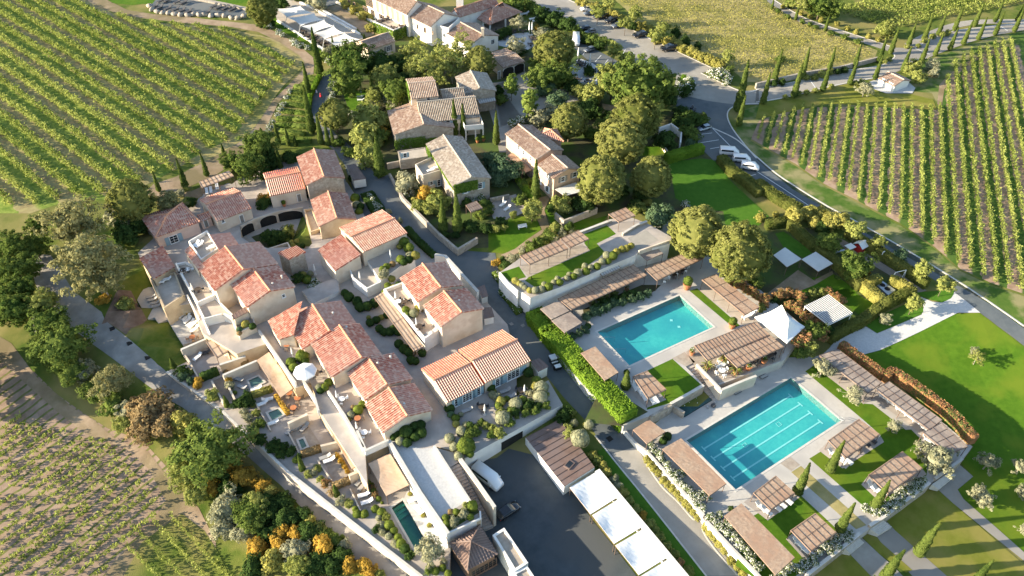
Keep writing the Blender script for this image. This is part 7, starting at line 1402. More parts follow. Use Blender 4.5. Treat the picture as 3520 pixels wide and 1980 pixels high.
# ---------------------------------------------------------------- vehicles
def loft(mb,st,n=10):
    """st: (x, half width, z low, z high, crown) closed rounded sections along x"""
    k=len(mb.v); prof=[]
    for x,w,z0,z1,q in st:
        h=z1-z0; mb.v+=[(x,-w*.9,z0),(x,-w,z0+h*.25),(x,-w,z0+h*.7),(x,-w*q,z1),(x,w*q,z1),(x,w,z0+h*.7),(x,w,z0+h*.25),(x,w*.9,z0)]
    for i in range(len(st)-1):
        for j in range(8): a=k+i*8+j; b=k+i*8+(j+1)%8; mb.f.append((a,b,b+8,a+8))
    mb.f.append(tuple(range(k+7,k-1,-1))); m=k+(len(st)-1)*8; mb.f.append(tuple(range(m,m+8))); return mb
def make_car(name,cat,paint,kind='hatch'):
    e=empty(name,(0,0,0),'car',cat)
    if kind=='van':
        body=[(-2.45,.8,.45,1.6,.9),(-2.4,.93,.35,2.05,.86),(1.2,.95,.33,2.1,.86),(1.75,.94,.33,1.55,.86),(2.3,.88,.35,1.12,.85),(2.48,.78,.42,.95,.85)]; glass=[(1.0,.88,1.3,1.98,.82),(1.25,.88,1.3,1.9,.8),(1.82,.86,1.2,1.42,.9)]; side=[(-2.2,.962,1.32,1.85),( -.2,.962,1.32,1.85)]; wb=(-1.5,1.55); r=.35
    elif kind=='suv':
        body=[(-2.25,.75,.45,.95,.9),(-2.2,.92,.35,1.1,.9),(1.0,.94,.33,1.08,.9),(1.5,.93,.33,1.02,.88),(2.15,.86,.38,.88,.86),(2.3,.75,.45,.78,.86)]; glass=[(-2.1,.84,1.08,1.12,.95),(-1.75,.86,1.08,1.58,.82),(.3,.86,1.08,1.62,.8),(1.15,.86,1.04,1.1,.95)]; side=[]; wb=(-1.4,1.4); r=.37
    else:
        body=[(-2.05,.72,.42,.85,.9),(-2.0,.86,.32,.98,.9),(.9,.88,.3,.96,.9),(1.4,.87,.3,.92,.88),(1.95,.8,.36,.8,.86),(2.1,.68,.42,.7,.86)]; glass=[(-1.95,.78,.96,1.0,.95),(-1.45,.8,.96,1.40,.8),(.2,.8,.96,1.44,.78),(1.05,.8,.92,.98,.95)]; side=[]; wb=(-1.25,1.3); r=.32
    loft(MB(),body).build('body',paint,e,True).data
    g=loft(MB(),glass).build('window_band','glass',e)
    if kind!='van':
        a,b=glass[1],glass[2]; MB().prism([(a[0]+.1,-a[1]*.8),(b[0],-b[1]*.78),(b[0],b[1]*.78),(a[0]+.1,a[1]*.8)],a[3]-.03,b[3]+.03).build('roof_panel',paint,e)
    else:
        for s in (-1,1):
            mb=MB(); mb.prism([(-2.1,s*.94),(.9,s*.94),(.9,s*.965),(-2.1,s*.965)],1.38,1.86); mb.build('side_window','glass',e)
        mb=MB().prism([(-2.47,-.7),(-2.47,.7),(-2.42,.7),(-2.42,-.7)],1.3,1.8); mb.build('rear_window','glass',e)
    for x in wb:
        for s in (-1,1):
            y=body[1][1]*s; w=MB(); w.bar((x,y-s*.2,r),(x,y+s*.02,r),r,14).build('wheel','rubber',e); MB().bar((x,y,r),(x,y+s*.03,r),r*.6,10).build('rim','chrome',e.children[-1] if False else [c for c in bpy.data.objects if c.parent==e and c.name.startswith('wheel')][-1])
    f=body[-2]; b=body[1]
    for s in (-1,1):
        MB().box((f[0]+.06,s*f[1]*.72),.16,.34,f[3]-.28,f[3]-.1).build('headlight','lamp_clear',e); MB().box((b[0]-.02,s*b[1]*.8),.1,.22,b[3]-.38,b[3]-.15).build('tail_light','lamp_red',e)
        MB().box((glass[-2][0]+.25,s*(body[1][1]+.1)),.14,.16,glass[0][2]-.02,glass[0][2]+.14).build('wing_mirror',paint,e)
    return e
CARS={}
def car(kind,paint,front,rear,label,group='cars in the car park',z=None,name='parked_car',cat='car',L_=None):
    k=(kind,paint,name)
    if k not in CARS: CARS[k]=make_car(name,cat,paint,kind)
    A,B=at(front,z),at(rear,z); c=(A+B)/2; d=A-B; ln={'van':4.95,'suv':4.6,'hatch':4.15}[kind]; o=put(CARS[k],(c.x,c.y,(hz(c.x,c.y) if z is None else z)+.07),math.atan2(d.y,d.x),max(.85,min(1.25,(L_ or d.length)/ln)),label,group); o['category']=cat; return o
crop(1700,0)
car('hatch','car_white',(845,112),(975,100),'white saloon car parked at the far end of the row by the young trees')
car('hatch','car_grey',(880,155),(975,138),'grey-blue car parked beside the white saloon')
car('suv','car_black',(975,195),(1110,170),'black car parked under the second young tree')
car('suv','car_black',(1090,232),(1225,205),'black car parked third in the far row, nose to the lane')
car('hatch','car_grey',(1155,282),(1270,255),'dark grey car parked last in the far row')
car('hatch','car_black',(1360,375),(1495,350),'black hatchback parked alone between two young trees')
car('suv','car_black',(1632,505),(1800,490),'large black car parked alone nearest the junction')
car('hatch','car_black',(850,300),(925,290),'black car half hidden by the dark hedge strip'); car('hatch','car_grey',(905,335),(980,322),'grey car half hidden by the dark hedge strip')
car('hatch','car_grey',(890,520),(975,490),'dark grey car alone in the lower parking bays'); car('van','car_white',(800,470),(800,385),'pale delivery van beside the round pine',None,None,'parked_van','van')
car('hatch','car_silver',(2005,1295),(2115,1262),'pale silver-blue hatchback in the roadside bay near the junction',None)
crop(1700,500)
car('van','car_white',(2400,100),(2205,85),'white minibus uppermost of the three, with a cluttered roof','white minibuses in the roadside bays',None,'minibus','minibus'); car('van','car_white',(2508,165),(2340,155),'white minibus in the middle of the three','white minibuses in the roadside bays',None,'minibus','minibus'); car('van','car_white',(2585,245),(2425,225),'white minibus lowest of the three, clean flat roof','white minibuses in the roadside bays',None,'minibus','minibus')
crop(850,1480); car('van','car_white',(2490,590),(2240,400),'white van standing in the shade of the service yard',None,-5.35,'parked_van','van')
crop(1700,1480); car('hatch','car_black',(230,745),(30,880),'black car parked against the tall wall in the service yard',None,-5.35)
# golf cart in the lane
crop(1700,1000); A,B=G((625,790)),G((565,675)); c=(A+B)/2; e=empty('utility_cart',(c.x,c.y,hz(c.x,c.y)+.05),'small black and white utility cart driving down the tarmac lane','cart'); an=math.atan2((A-B).y,(A-B).x); e.rotation_euler=(0,0,an)
def _cart():
    q=bpy.data.objects.new('t',None)
    loft(MB(),[(-1.5,.6,.35,.75,.9),(-1.4,.68,.3,.85,.9),(.3,.68,.3,.6,.9),(.8,.66,.3,.95,.85),(1.5,.55,.35,.75,.85)]).build('body','car_black')
P0=[loft(MB(),[(-1.6,.6,.35,.75,.9),(-1.5,.68,.3,.9,.9),(-.3,.68,.3,.9,.9),(-.2,.68,.3,.5,.9),(.7,.66,.3,.55,.9),(.8,.66,.3,1.0,.85),(1.6,.55,.35,.8,.85)]).build('body','car_black')]
P0.append(MB().box((1.15,0),.8,1.1,.96,1.02).build('bonnet','car_white')); P0.append(MB().box((-.25,0),.5,1.15,.6,.72).build('seat','white_fabric')); P0.append(MB().box((-.55,0),.15,1.15,.72,1.3).build('seat_back','white_fabric')); P0.append(MB().box((-1.2,0),.8,1.2,.92,1.15).build('cargo_box','car_white'))
for x in (-1.0,1.05):
    for s in (-1,1): P0.append(MB().bar((x,s*.5,.27),(x,s*.7,.27),.27,12).build('wheel','rubber'))
for o in P0: o.parent=e
# motorcycles
def make_moto():
    e=empty('motorcycle',(0,0,0),'m','motorcycle')
    for x in (-.7,.7): MB().bar((x,-.06,.32),(x,.06,.32),.32,14).build('wheel','rubber',e)
    loft(MB(),[(-.75,.12,.55,.8,.8),(-.3,.16,.4,.85,.8),(.1,.2,.35,.95,.7),(.4,.16,.45,1.0,.6),(.6,.1,.6,.95,.6)]).build('body','car_black',e); MB().box((-.35,0),.7,.28,.82,.92).build('seat','dark_fabric',e); mb=MB(); mb.bar((.5,-.4,1.08),(.5,.4,1.08),.03,6); mb.bar((.7,0,.32),(.5,0,1.08),.04,6); mb.build('handlebar','chrome',e); return e
mo=make_moto(); crop(1700,0)
for p,a,l in (((1935,1085),1.0,'black motorcycle parked on the far side by the dark bushes at the junction'),((1965,1110),1.2,'black motorcycle parked on the near side by the dark bushes at the junction')): X=G(p); put(mo,X+Vector((0,0,.05)),a,1.15,l,'motorcycles by the dark bushes')
# ---------------------------------------------------------------- outdoor furniture
def make_lounger(mt='white_fabric',fr='white_metal'):
    e=empty('sun_lounger',(0,0,0),'l','sun lounger'); MB().box((-.2,0),1.5,.66,.3,.36).box((0,0),.01,.01,.3,.31).build('frame',fr,e)
    mb=MB(); mb.v=[(-.95,-.32,.37),(.35,-.32,.37),(.95,-.32,.75),(.95,.32,.75),(.35,.32,.37),(-.95,.32,.37)]; mb.v+=[(x,y,z+.1) for x,y,z in mb.v]; mb.f=[(0,1,4,5)[::-1],(1,2,3,4)[::-1],(6,7,10,11),(7,8,9,10),(0,1,7,6),(1,2,8,7),(2,3,9,8),(3,4,10,9),(4,5,11,10),(5,0,6,11)]; mb.build('mattress',mt,e)
    for x in (-.8,.4):
        for y in (-.27,.27): MB().box((x,y),.06,.06,0,.3).build('leg',fr,e)
    return e
LN={'w':make_lounger(),'k':make_lounger('dark_fabric','dark_wood'),'y':make_lounger('grey_fabric','grey_paint')}; LNN={'w':'white','k':'black','y':'grey'}
def loungers(where,spec,z=None,az=None,sc=1.):
    it=[q.split() for q in spec.split(';') if q.strip()]; by={}
    for q in it: by.setdefault(q[0],[]).append(q)
    for k,v in by.items():
        v.sort(key=lambda q:float(q[1]))
        for j,q in enumerate(v):
            X=at((float(q[1]),float(q[2])),z); X=X if z is not None else X+Vector((0,0,.06)); n=nth(j,len(v)); put(LN[k],X+Vector((0,0,.02)),R(float(q[3])),sc,f"{LNN[k]} sun lounger{', '+n if n else ''} {where}",'sun loungers '+where)
crop(0,1000); loungers('of those in the row under the white beams','w 1800 250 60; w 1838 275 60; w 1852 300 60; w 1882 330 60; w 1905 345 60; w 1922 390 60',GT+.05); loungers('at the top of the sunbathing terrace','y 1490 72 20; y 1505 100 20; y 1535 130 20; y 1545 160 20',GT+.05)
crop(600,1080,600,2484); loungers('of those in the uppermost garden room','w 335 630 60; k 445 565 20',GT); loungers('on the slatted terrace by the tan canopy','w 800 590 20; w 870 550 20; w 840 380 60; w 860 340 60',GT); loungers('by the dark plunge pool','y 930 950 -20; y 970 1055 -20; w 1170 1080 20; w 1260 1290 30; w 1330 1230 200',GT)
crop(850,1000); loungers('on the deck by the teal plunge pool','y 420 1385 60; y 480 1345 60; y 555 1310 60; y 570 1355 60; w 260 1310 25',GT); loungers('on the corner terrace of the raised suites','y 1810 420 30; y 1770 450 30',1.5)
crop(850,1480); loungers('on the small deck beside the brown hedge','y 770 275 25; w 810 305 25',GT); loungers('on the lowest lounger deck','y 1110 510 60; y 1140 555 60; w 1150 645 20; w 1180 715 20',GT); loungers('beside the narrow pool','w 1690 800 -50; w 1640 690 30',GT)
crop(1400,1100,460,2083); loungers('on the terrace of the striped roof house','y 1525 1125 25; y 1605 1215 25; y 930 1425 25',VZ)
crop(850,500); loungers('of the pair on the raised terrace by the village road','w 1355 1005 70; w 1400 1010 70',1.5); loungers('on the roof terrace of the ivy house annex','w 1850 235 30; w 1810 255 30',3.2)
crop(450,700,600,2484); loungers('on the sunken roof sun terrace','w 930 600 60; w 985 605 60; w 1150 640 40; w 1190 610 40',3.4); loungers('in the loggia above the sandy wall','w 440 1130 20; w 515 1095 20',-.3)
crop(850,0); loungers('of the pair on the small lawn with the folded parasol','w 1115 965 0; w 1120 995 0'); loungers('on the patio of the farmhouse','w 1780 1325 20; k 1880 1315 40')
crop(1700,500); loungers('of the pair beside the ivy house with a folded parasol','w 80 595 50; w 125 635 50')
crop(1700,1000); loungers('under the daybed pergola','w 1375 955 110; w 1430 1005 110; w 1465 1050 110; w 1545 1085 110; w 1580 1075 110',UPZ); loungers('at the end of the narrow reed pergola','w 1130 905 110',UPZ)
crop(2300,950,600,2484); loungers('at the end of the long brown pergola','w 1110 585 30; w 1170 545 30',UPZ,sc=1.25)
crop(2600,1000,920); loungers('of the row under the russet-hedge pergola','w 1215 1030 130; w 1300 1090 130; w 1385 1155 130; w 1465 1215 130; w 1540 1270 130; w 1615 1335 130',LP,sc=1.25)
crop(2600,1480,920); loungers('under the pergola behind the big olive','w 1650 105 120; w 1690 80 120',LP,sc=1.2); loungers('under the pergola right beside the lap pool corner','w 735 235 130; w 810 290 130; k 960 190 130; k 1040 130 130; k 1100 100 130; w 870 300 130',LP); loungers('under the pergola behind the right-hand roses','w 1120 560 130; w 1170 600 130',LP,sc=1.2); loungers('under the small pergola by the dry planter','w 40 745 130; w 95 785 130; w 185 745 130; w 230 715 130; w 290 680 130',LP); loungers('under the striped pergola','w 410 1105 130; w 470 1165 130',LP,sc=1.25)
crop(0,0); loungers('on the grey terrace above the track','k 1530 80 60; k 1575 92 60; k 1660 100 60; k 1735 110 60; k 1795 122 60; k 1860 132 60; k 2045 138 60; k 2110 80 60; k 2155 92 60; k 2225 97 60; k 2290 108 60; k 1750 36 60; k 1815 42 60; k 1590 26 60; k 1660 18 60',None,None,1.45)
crop(1700,0); loungers('beside the dining pavilion','w 300 150 20; w 380 200 20; w 410 218 20',sc=1.3)
# folded and open parasols
def make_parasol():
    e=empty('folded_parasol',(0,0,0),'p','parasol'); MB().bar((0,0,.05),(0,0,2.6),.03,8).build('pole','white_metal',e); MB().lathe((0,0,0),[(.3,0),(.3,.07),(.05,.09)],12).build('base','kerb',e); MB().lathe((0,0,0),[(.10,1.0),(.19,1.15),(.16,1.6),(.10,2.2),(.05,2.65)],9).build('canopy','white_fabric',e); return e
PA=make_parasol()
def parasols(where,pts,z=None,sc=1.):
    pts=sorted(pts)
    for j,p in enumerate(pts): X=at(p,z); n=nth(j,len(pts)); put(PA,X+Vector((0,0,.03)),0,sc,f"folded white parasol{', '+n+' of those' if n else ''} {where}",'folded parasols '+where)
crop(850,1000); parasols('on the roof terraces of the central row',[(455,660),(890,1085),(1085,1390)],VZ); parasols('on the joined suites terrace',[(1465,110),(1668,370)],1.5)
crop(1400,1100,460,2083); parasols('on the terrace of the striped roof house',[(1820,1170),(1205,1475)],VZ)
crop(850,500); parasols('in the sunken blue court',[(672,1270)],VZ); parasols('in the small white loggia',[(1115,1345)],.3); parasols('on the raised terrace by the village road',[(1415,1130)],1.5)
crop(450,700,600,2484); parasols('on the long outer terrace',[(700,990),(900,1285)],1.0)
crop(850,0); parasols('on the small lawn with two loungers',[(1125,945)]); crop(1700,500); parasols('beside the two garden loungers',[(86,600)])
crop(1700,0); parasols('on the white gravel court by the hotel',[(340,345),(366,345)],None,1.5); parasols('on the dining court beside the parking bays',[(818,600),(932,660)],None,1.5)
def open_parasol(p,z,label,r=2.):
    X=at(p,z); e=empty('open_parasol',X,label,'parasol'); mb=MB(); x,y,zz=X; ap=(x,y,zz+2.95); N=8; ring=[(x+r*math.cos(2*PI*i/N+.3),y+r*math.sin(2*PI*i/N+.3),zz+2.35) for i in range(N)]
    for i in range(N): mb.poly([ring[i],ring[(i+1)%N],ap]); a,b=ring[i],ring[(i+1)%N]; mb.poly([a,b,(b[0],b[1],b[2]-.18),(a[0],a[1],a[2]-.18)])
    mb.build('canopy','white_fabric',e); MB().bar(X,(x,y,zz+3.05),.04,8).build('pole','white_metal',e); MB().lathe((x,y,zz),[(.4,0),(.4,.1),(.05,.12)],12).build('base','kerb',e); rb=MB()
    for q in ring: rb.bar((q[0],q[1],q[2]-.02),(x,y,zz+2.9),.02,4)
    rb.build('ribs','white_metal',e); return e
crop(850,1000); open_parasol((590,880),VZ,'large open white parasol on the roof terrace of the central row',2.)
# tables with chairs
def make_table(top,m2,r=.55):
    e=empty('round_table',(0,0,0),'t','table'); MB().lathe((0,0,0),[(r,.72),(r,.76)],18).build('table_top',top,e); MB().bar((0,0,0),(0,0,.72),.04,8).build('pedestal',m2,e); MB().lathe((0,0,0),[(.25,0),(.25,.03),(.04,.05)],12).build('base',m2,e); return e
def make_chair(m,m2):
    e=empty('terrace_chair',(0,0,0),'c','chair'); MB().box((0,0),.48,.48,.42,.47).build('seat',m,e); MB().box((-.23,0),.06,.48,.47,.9).build('backrest',m,e)
    for x in (-.2,.2):
        for y in (-.2,.2): MB().box((x,y),.05,.05,0,.42).build('leg',m2,e)
    return e
TB={'w':make_table('white_metal','grey_paint'),'b':make_table('terracotta','rust_metal'),'d':make_table('dark_wood','rust_metal',.65)}; CH={'w':make_chair('white_metal','white_metal'),'b':make_chair('wood','rust_metal'),'d':make_chair('dark_fabric','dark_wood')}; TN={'w':'white','b':'reddish','d':'dark'}
def dining(where,spec,z=None,nc=3,sc=1.):
    it=sorted([q.split() for q in spec.split(';') if q.strip()],key=lambda q:float(q[1])); kk=[q[0] for q in it]; ci={}
    for q in it:
        k=q[0]; X=at((float(q[1]),float(q[2])),z)+Vector((0,0,.03 if z is not None else .08)); i=ci.get(k,0); ci[k]=i+1; n=nth(i,kk.count(k)); w=f"{n+' ' if n else ''}{where}"
        put(TB[k],X,0,sc,f"{TN[k]} round table, {w}",'tables '+where)
        cs=sorted([2*PI*c/nc+.3+.3*rng.random() for c in range(nc)],key=lambda a:math.cos(a))
        for c,a in enumerate(cs): put(CH[k],X+Vector((math.cos(a),math.sin(a),0))*.85*sc,a+PI,sc,f"{TN[k]} chair, {nth(c,nc)} at the {(n.replace(' from left',' table from left') if ' from' in n else n+' table') if n else 'table'} {where}",f"{TN[k]} chairs {where}")
crop(850,1000); dining('on the roof terraces of the central row','w 935 1090; d 560 1120; d 680 830; b 1090 1280'.replace('d 560 1120; ',''),VZ,3); dining('on the joined suites terrace','d 1545 125; d 1690 375; w 1490 130',1.5,3)
crop(850,1480); dining('at the lower end of the central row','w 1155 45',VZ,3); crop(850,1000); dining('in the garden rooms','b 460 1175; b 420 1030; b 500 1080',GT,3); dining('beside the corner pergola of the central row','b 395 560',VZ,3)
crop(450,700,600,2484); dining('on the long outer terrace','d 760 985; d 965 1260; w 820 975',1.0,2); crop(0,1000); dining('on the sunbathing terrace','b 1900 480; d 1720 250',GT+.05,4)
crop(1400,1100,460,2083); dining('on the striped roof terrace','d 1770 1130; d 1170 1390',VZ,3)
crop(1700,0); dining('on the dining court','d 830 640; d 920 700; d 960 715; d 860 650',None,5,1.1); dining('edging the dining court','d 710 735; d 745 765; d 780 790; d 820 805; d 915 815',None,2); dining('on the white gravel court','d 370 390; d 405 405; d 360 455; d 400 430; d 280 325',None,3)
dining('by the dining pavilion','d 60 360; d 120 340; d 180 320; d 90 390; d 30 330',None,4,1.1)
crop(1700,500); dining('under the bar pergola','w 1670 1330; w 1870 1225; w 1780 1255; w 1700 1280; d 1830 1250; d 1760 1290',UPZ,3); crop(2300,950,600,2484); dining('on the restaurant terrace','w 740 1290; w 740 1380; d 890 1290; d 1200 1210; d 1420 1150',UPZ,4,1.1)
crop(850,0); dining('under the shade sails','d 590 370; d 630 400; d 700 430; d 740 450; d 800 470; d 550 330; d 660 380; d 770 430',None,4,1.1); crop(1150,0,700,2536); dining('on the ivy roof terrace','d 620 260; d 690 240; d 740 370; d 840 350; d 560 285',4.0,3)
# pots with plants
def make_pot(kind):
    e=empty('plant_pot' ,(0,0,0),'p','potted plant'); MB().lathe((0,0,0),[(.26,0),(.36,.35),(.42,.62),(.46,.66),(.46,.72),(.36,.72)],14).build('pot','terracotta',e)
    if kind=='ball': V,F=cat_([quads(D*.5+np.array((0,0,1.1)),unit(D+.5*rsph(len(D))),.06) for D in [rsph(260)]]+[sphere_core((.46,.46,.46),(0,0,1.1))]); npmesh('foliage',V,F,'lf_box',e)
    elif kind=='palm':
        mb=MB()
        for i in range(16):
            a=2*PI*i/16+rng.random()*.3; up=.5+rng.random()*.7; pr=None
            for j in range(6): t=j/5; p=Vector((math.cos(a)*1.1*t,math.sin(a)*1.1*t,.75+up*1.4*t-1.0*t*t)); w=Vector((-math.sin(a),math.cos(a),0))*.12*(1-t)**.6; cur=(p-w,p+w); pr and mb.poly([pr[0],pr[1],cur[1],cur[0]]); pr=cur
        mb.build('fronds','lf_lime',e)
    else: V,F=quads(np.array((0,0,.95))+rsph(160)*rng.random((160,1))*.45,rsph(160),.08); npmesh('foliage',V,F,'lf_rose_thin',e)
    return e
PT={k:make_pot(k) for k in ('ball','palm','flower')}; PN={'ball':'terracotta pot with a small clipped ball','palm':'terracotta pot with a spiky palm','flower':'terracotta pot with flowers'}
def pots(where,spec,z=None):
    it=[q.split() for q in spec.split(';') if q.strip()]; by={}
    for q in it: by.setdefault(q[0],[]).append(q)
    for k,v in by.items():
        v.sort(key=lambda q:float(q[1]))
        for j,q in enumerate(v): X=at((float(q[1]),float(q[2])),z); n=nth(j,len(v)); put(PT[k],X+Vector((0,0,.03)),rng.random()*6,float(q[3]) if len(q)>3 else 1.,f"{PN[k]}{', '+n if n else ''} {where}",'pots '+where)
crop(2300,950,600,2484); pots('on the restaurant terrace','palm 540 1320 1.3; palm 765 1220 1.2; palm 940 1390 1.3; flower 320 1115 1.2; flower 1340 1235 1.3; flower 1125 1330 1.3',UPZ); pots('at the corners of the smaller pool','ball 245 180 1.9; ball 885 735 1.6',UPZ)
crop(450,700,600,2484); pots('behind the arcade','ball 1355 345; ball 1395 335; ball 1675 215',VZ); crop(850,500); pots('in front of the orange-tiled wing','ball 365 600 1',VZ)
crop(1700,500); pots('beside the salmon house door','ball 550 500'); pots('beside the pool house arches','flower 1300 1431',UPZ); crop(850,0); pots('below the farmhouse balcony','ball 2265 1405; ball 2325 1390')
# ---------------------------------------------------------------- shade sails and hotel forecourt
crop(850,0)
lo=[(250,85),(390,172),(525,257),(650,325),(760,387),(872,480)]; hi=[(520,60),(655,130),(755,195),(850,255),(960,325),(1110,388)]
nm=['first','second','third','fourth','last']
for i in range(5):
    z=5.2; c=[P(lo[i],z-.8),P(lo[i+1],z-.8),P(hi[i+1],z),P(hi[i],z)]; ctr=sum(c,Vector())/4; e=empty('shade_sail',(ctr.x,ctr.y,hz(ctr.x,ctr.y)),f"large pale canvas shade sail, {nm[i]} of five from the round dark tree",'shade sail','shade sails over the terrace'); mb=MB(); N=8; V={}
    for a in range(N+1):
        for b in range(N+1):
            s,t=a/N,b/N; s2=s+(.5-s)*.22*math.sin(PI*t)*1.; t2=t+(.5-t)*.16*math.sin(PI*s); q=(c[0]*(1-s2)+c[1]*s2)*(1-t2)+(c[3]*(1-s2)+c[2]*s2)*t2; V[a,b]=len(mb.v); mb.v.append((q.x,q.y,q.z-.5*math.sin(PI*s)*math.sin(PI*t)))
    for a in range(N):
        for b in range(N): mb.f.append((V[a,b],V[a+1,b],V[a+1,b+1],V[a,b+1]))
    mb.build('canvas','sail',e)
    for q,dx in ((c[0],-1.6),(c[1],-1.6),(c[3],1.2)): g=hz(q.x,q.y); MB().bar((q.x+dx*.6,q.y-1.2 if dx<0 else q.y+.6,g),q+Vector((0,0,.3)),.08,6).build('pole','white_metal',e)
drape('hotel_terrace',[(420,-20),(540,20),(710,95),(1070,290),(1150,380),(1000,430),(880,480),(300,220),(260,90)],'terrace_tile',4)
drape('petanque_court',[(735,90),(890,48),(1250,262),(1245,345),(1160,372),(1090,290)],'dirt',5); drape('hotel_terrace',[(560,-30),(900,-30),(890,40),(720,90),(600,30)],'asphalt',5)
for q,l in (([(705,88),(1070,292)],'white edging wall along the petanque court and shade sails'),([(880,28),(1240,222)],'white edging wall between the petanque court and the hotel border'),([(300,212),(760,500)],'long low white wall under the shade sails'),([(520,30),(690,110),(1110,345)],'pale low wall behind the shade sails')): kerb(q,l,.6,.5,'white_wall',name='edging_wall',cat='wall',smooth=False)
drape('lawn',[(160,200),(300,160),(760,510),(830,560),(760,600),(560,420),(380,330)],'lawn',3); leafbox([(950,20),(1230,185)],1.2,3,None,'lf_yellow',label='clipped border hedge under the hotel arches')
# grey stone terrace of dark loungers at the top left
crop(0,0); drape('stone_terrace',[(1480,60),(1560,-30),(1900,-30),(2440,80),(2420,160),(2050,165),(1600,130)],'asphalt',4); drape('lawn',[(1900,-40),(2500,-60),(2430,70),(2050,10)],'lawn',3); drape('lawn',[(1000,-40),(1500,-60),(1520,30),(1300,50),(1100,30)],'lawn',2)
kerb([(1840,-20),(2100,30),(2440,100)],'pale rough stone edging behind the dark loungers at the top',1.3,.6,'stone',name='stone_edging',cat='edging'); 
for i,p in enumerate([(1480,70),(1500,105),(1550,125),(1610,135),(1660,140),(1720,150),(1780,158),(1850,160),(1910,150),(1960,158),(2010,155),(2080,165),(2150,160),(2210,165),(2280,185),(2340,190),(2400,170)]):
    X=G(p); V,F=sphere_core((1.1,.8,.7),(0,0,.3),9,6,.5); o=npmesh('rock',V,F,'stone'); o.location=X; o.rotation_euler=(0,0,i*1.3); tag(o,f"pale rough boulder, {nth(i,17)} along the grey terrace edge",'rock','boulders along the grey terrace edge')
# two square canopies and the play garden
crop(2600,500,920)
pergola('pale square canopy nearer the round pine in the hedged garden',[(165,1055),(275,980),(435,1092),(295,1168)],1.4,-1.0,'sail',battens=0,sag=-.1,nposts=1,name='garden_canopy'); pergola('pale square canopy beside the long hedge, right of its twin',[(437,1095),(572,1022),(737,1135),(597,1212)],1.4,-1.0,'sail',battens=0,sag=-.1,nposts=1,name='garden_canopy')
X=G((985,1010)); e=empty('playhouse',X,'small red playhouse with a white roof in the play garden','playhouse'); x,y,g=X; MB().box((x,y),1.6,1.6,g,g+1.5,.6).build('wall','red_paint',e); mb=MB(); u=Vector((math.cos(.6),math.sin(.6),0)); w=Vector((-u.y,u.x,0)); c=Vector((x,y,g+1.5))
for s in (-1,1): mb.poly([c+u*1.1+w*1.2*s,c-u*1.1+w*1.2*s,c-u*1.1+Vector((0,0,.8)),c+u*1.1+Vector((0,0,.8))])
mb.build('roof','white_paint',e)
X=G((880,1035)); e=empty('play_slide',X,'white-roofed climbing frame with a slide in the play garden','climbing frame'); x,y,g=X; MB().box((x,y),1.8,1.5,g+1.7,g+1.8,.5).build('roof','white_paint',e); MB().box((x,y),1.5,1.2,g+.9,g+1.0,.5).build('platform','wood',e); mb=MB()
for dx in (-.6,.6):
    for dy in (-.5,.5): mb.bar((x+dx,y+dy,g),(x+dx,y+dy,g+1.7),.05,5)
mb.build('posts','rust_metal',e); MB().poly([(x-.7,y-.3,g+.95),(x-.7,y+.3,g+.95),(x-2.6,y+.3,g+.15),(x-2.6,y-.3,g+.15)]).build('slide','car_silver',e)
X=G((1405,1280)); x,y,g=X; mb=MB()
for q in ((0,0),(2.4,.8)): mb.bar((x-q[0]-.5,y-q[1]-.4,g),(x-q[0],y-q[1],g+2.2),.06,6); mb.bar((x-q[0]+.5,y-q[1]+.4,g),(x-q[0],y-q[1],g+2.2),.06,6)
mb.bar((x,y,g+2.2),(x-2.4,y-.8,g+2.2),.07,6); e=empty('swing',X,'pale metal swing frame in the play garden','swing'); mb.build('swing_frame','white_metal',e); m2=MB(); m2.bar((x-1,y-.33,g+.5),(x-1,y-.33,g+2.2),.02,4); m2.bar((x-1.5,y-.5,g+.5),(x-1.5,y-.5,g+2.2),.02,4); m2.box((x-1.25,y-.42),.6,.25,g+.45,g+.5,.3); m2.build('swing_seat','dark_wood',e)
a=[P(p,-.2) for p in ((1135,1320),(1195,1290),(1340,1390),(1270,1440))]; c=sum(a,Vector())/4; e=empty('barbecue_box',(c.x,c.y,hz(c.x,c.y)),'grey metal barbecue unit with two dark round openings between clipped hedges','barbecue'); MB().prism([tuple(p) for p in a],-1.8,-.2).build('body','car_silver',e)
for t in (.35,.68): p=a[0]*(1-t)*.5+a[1]*(1-t)*.5+(a[2]*t+a[3]*t)*.5; MB().lathe((p.x,p.y,-.2),[(.55,.01),(.55,.05),(.45,.05)],16).build('opening','dark_void',e)
X=G((1192,1105)); MB(); e=empty('sign_board',X,'small white board on the play garden hedge side','sign'); MB().box((X.x,X.y),.7,.08,X.z+1.6,X.z+2.3,.6).build('board','white_paint',e); MB().bar(X,X+Vector((0,0,1.6)),.04,5).build('post','grey_paint',e)
# white garden bench
crop(1700,500); X=G((275,815)); e=empty('garden_bench',X,'white wooden bench on the small curved lawn','bench'); e.rotation_euler=(0,0,.35)
for nm_,b in (('seat',(0,0,1.9,.5,.42,.47)),('backrest',(0,.26,1.9,.06,.47,.95)),('leg',(-.85,0,.08,.5,0,.42)),('leg',(.85,0,.08,.5,0,.42)),('armrest',(-.92,0,.07,.55,.62,.68)),('armrest',(.92,0,.07,.55,.62,.68))): o=MB().box((b[0],b[1]),b[2],b[3],b[4],b[5]).build(nm_,'white_paint'); o.parent=e
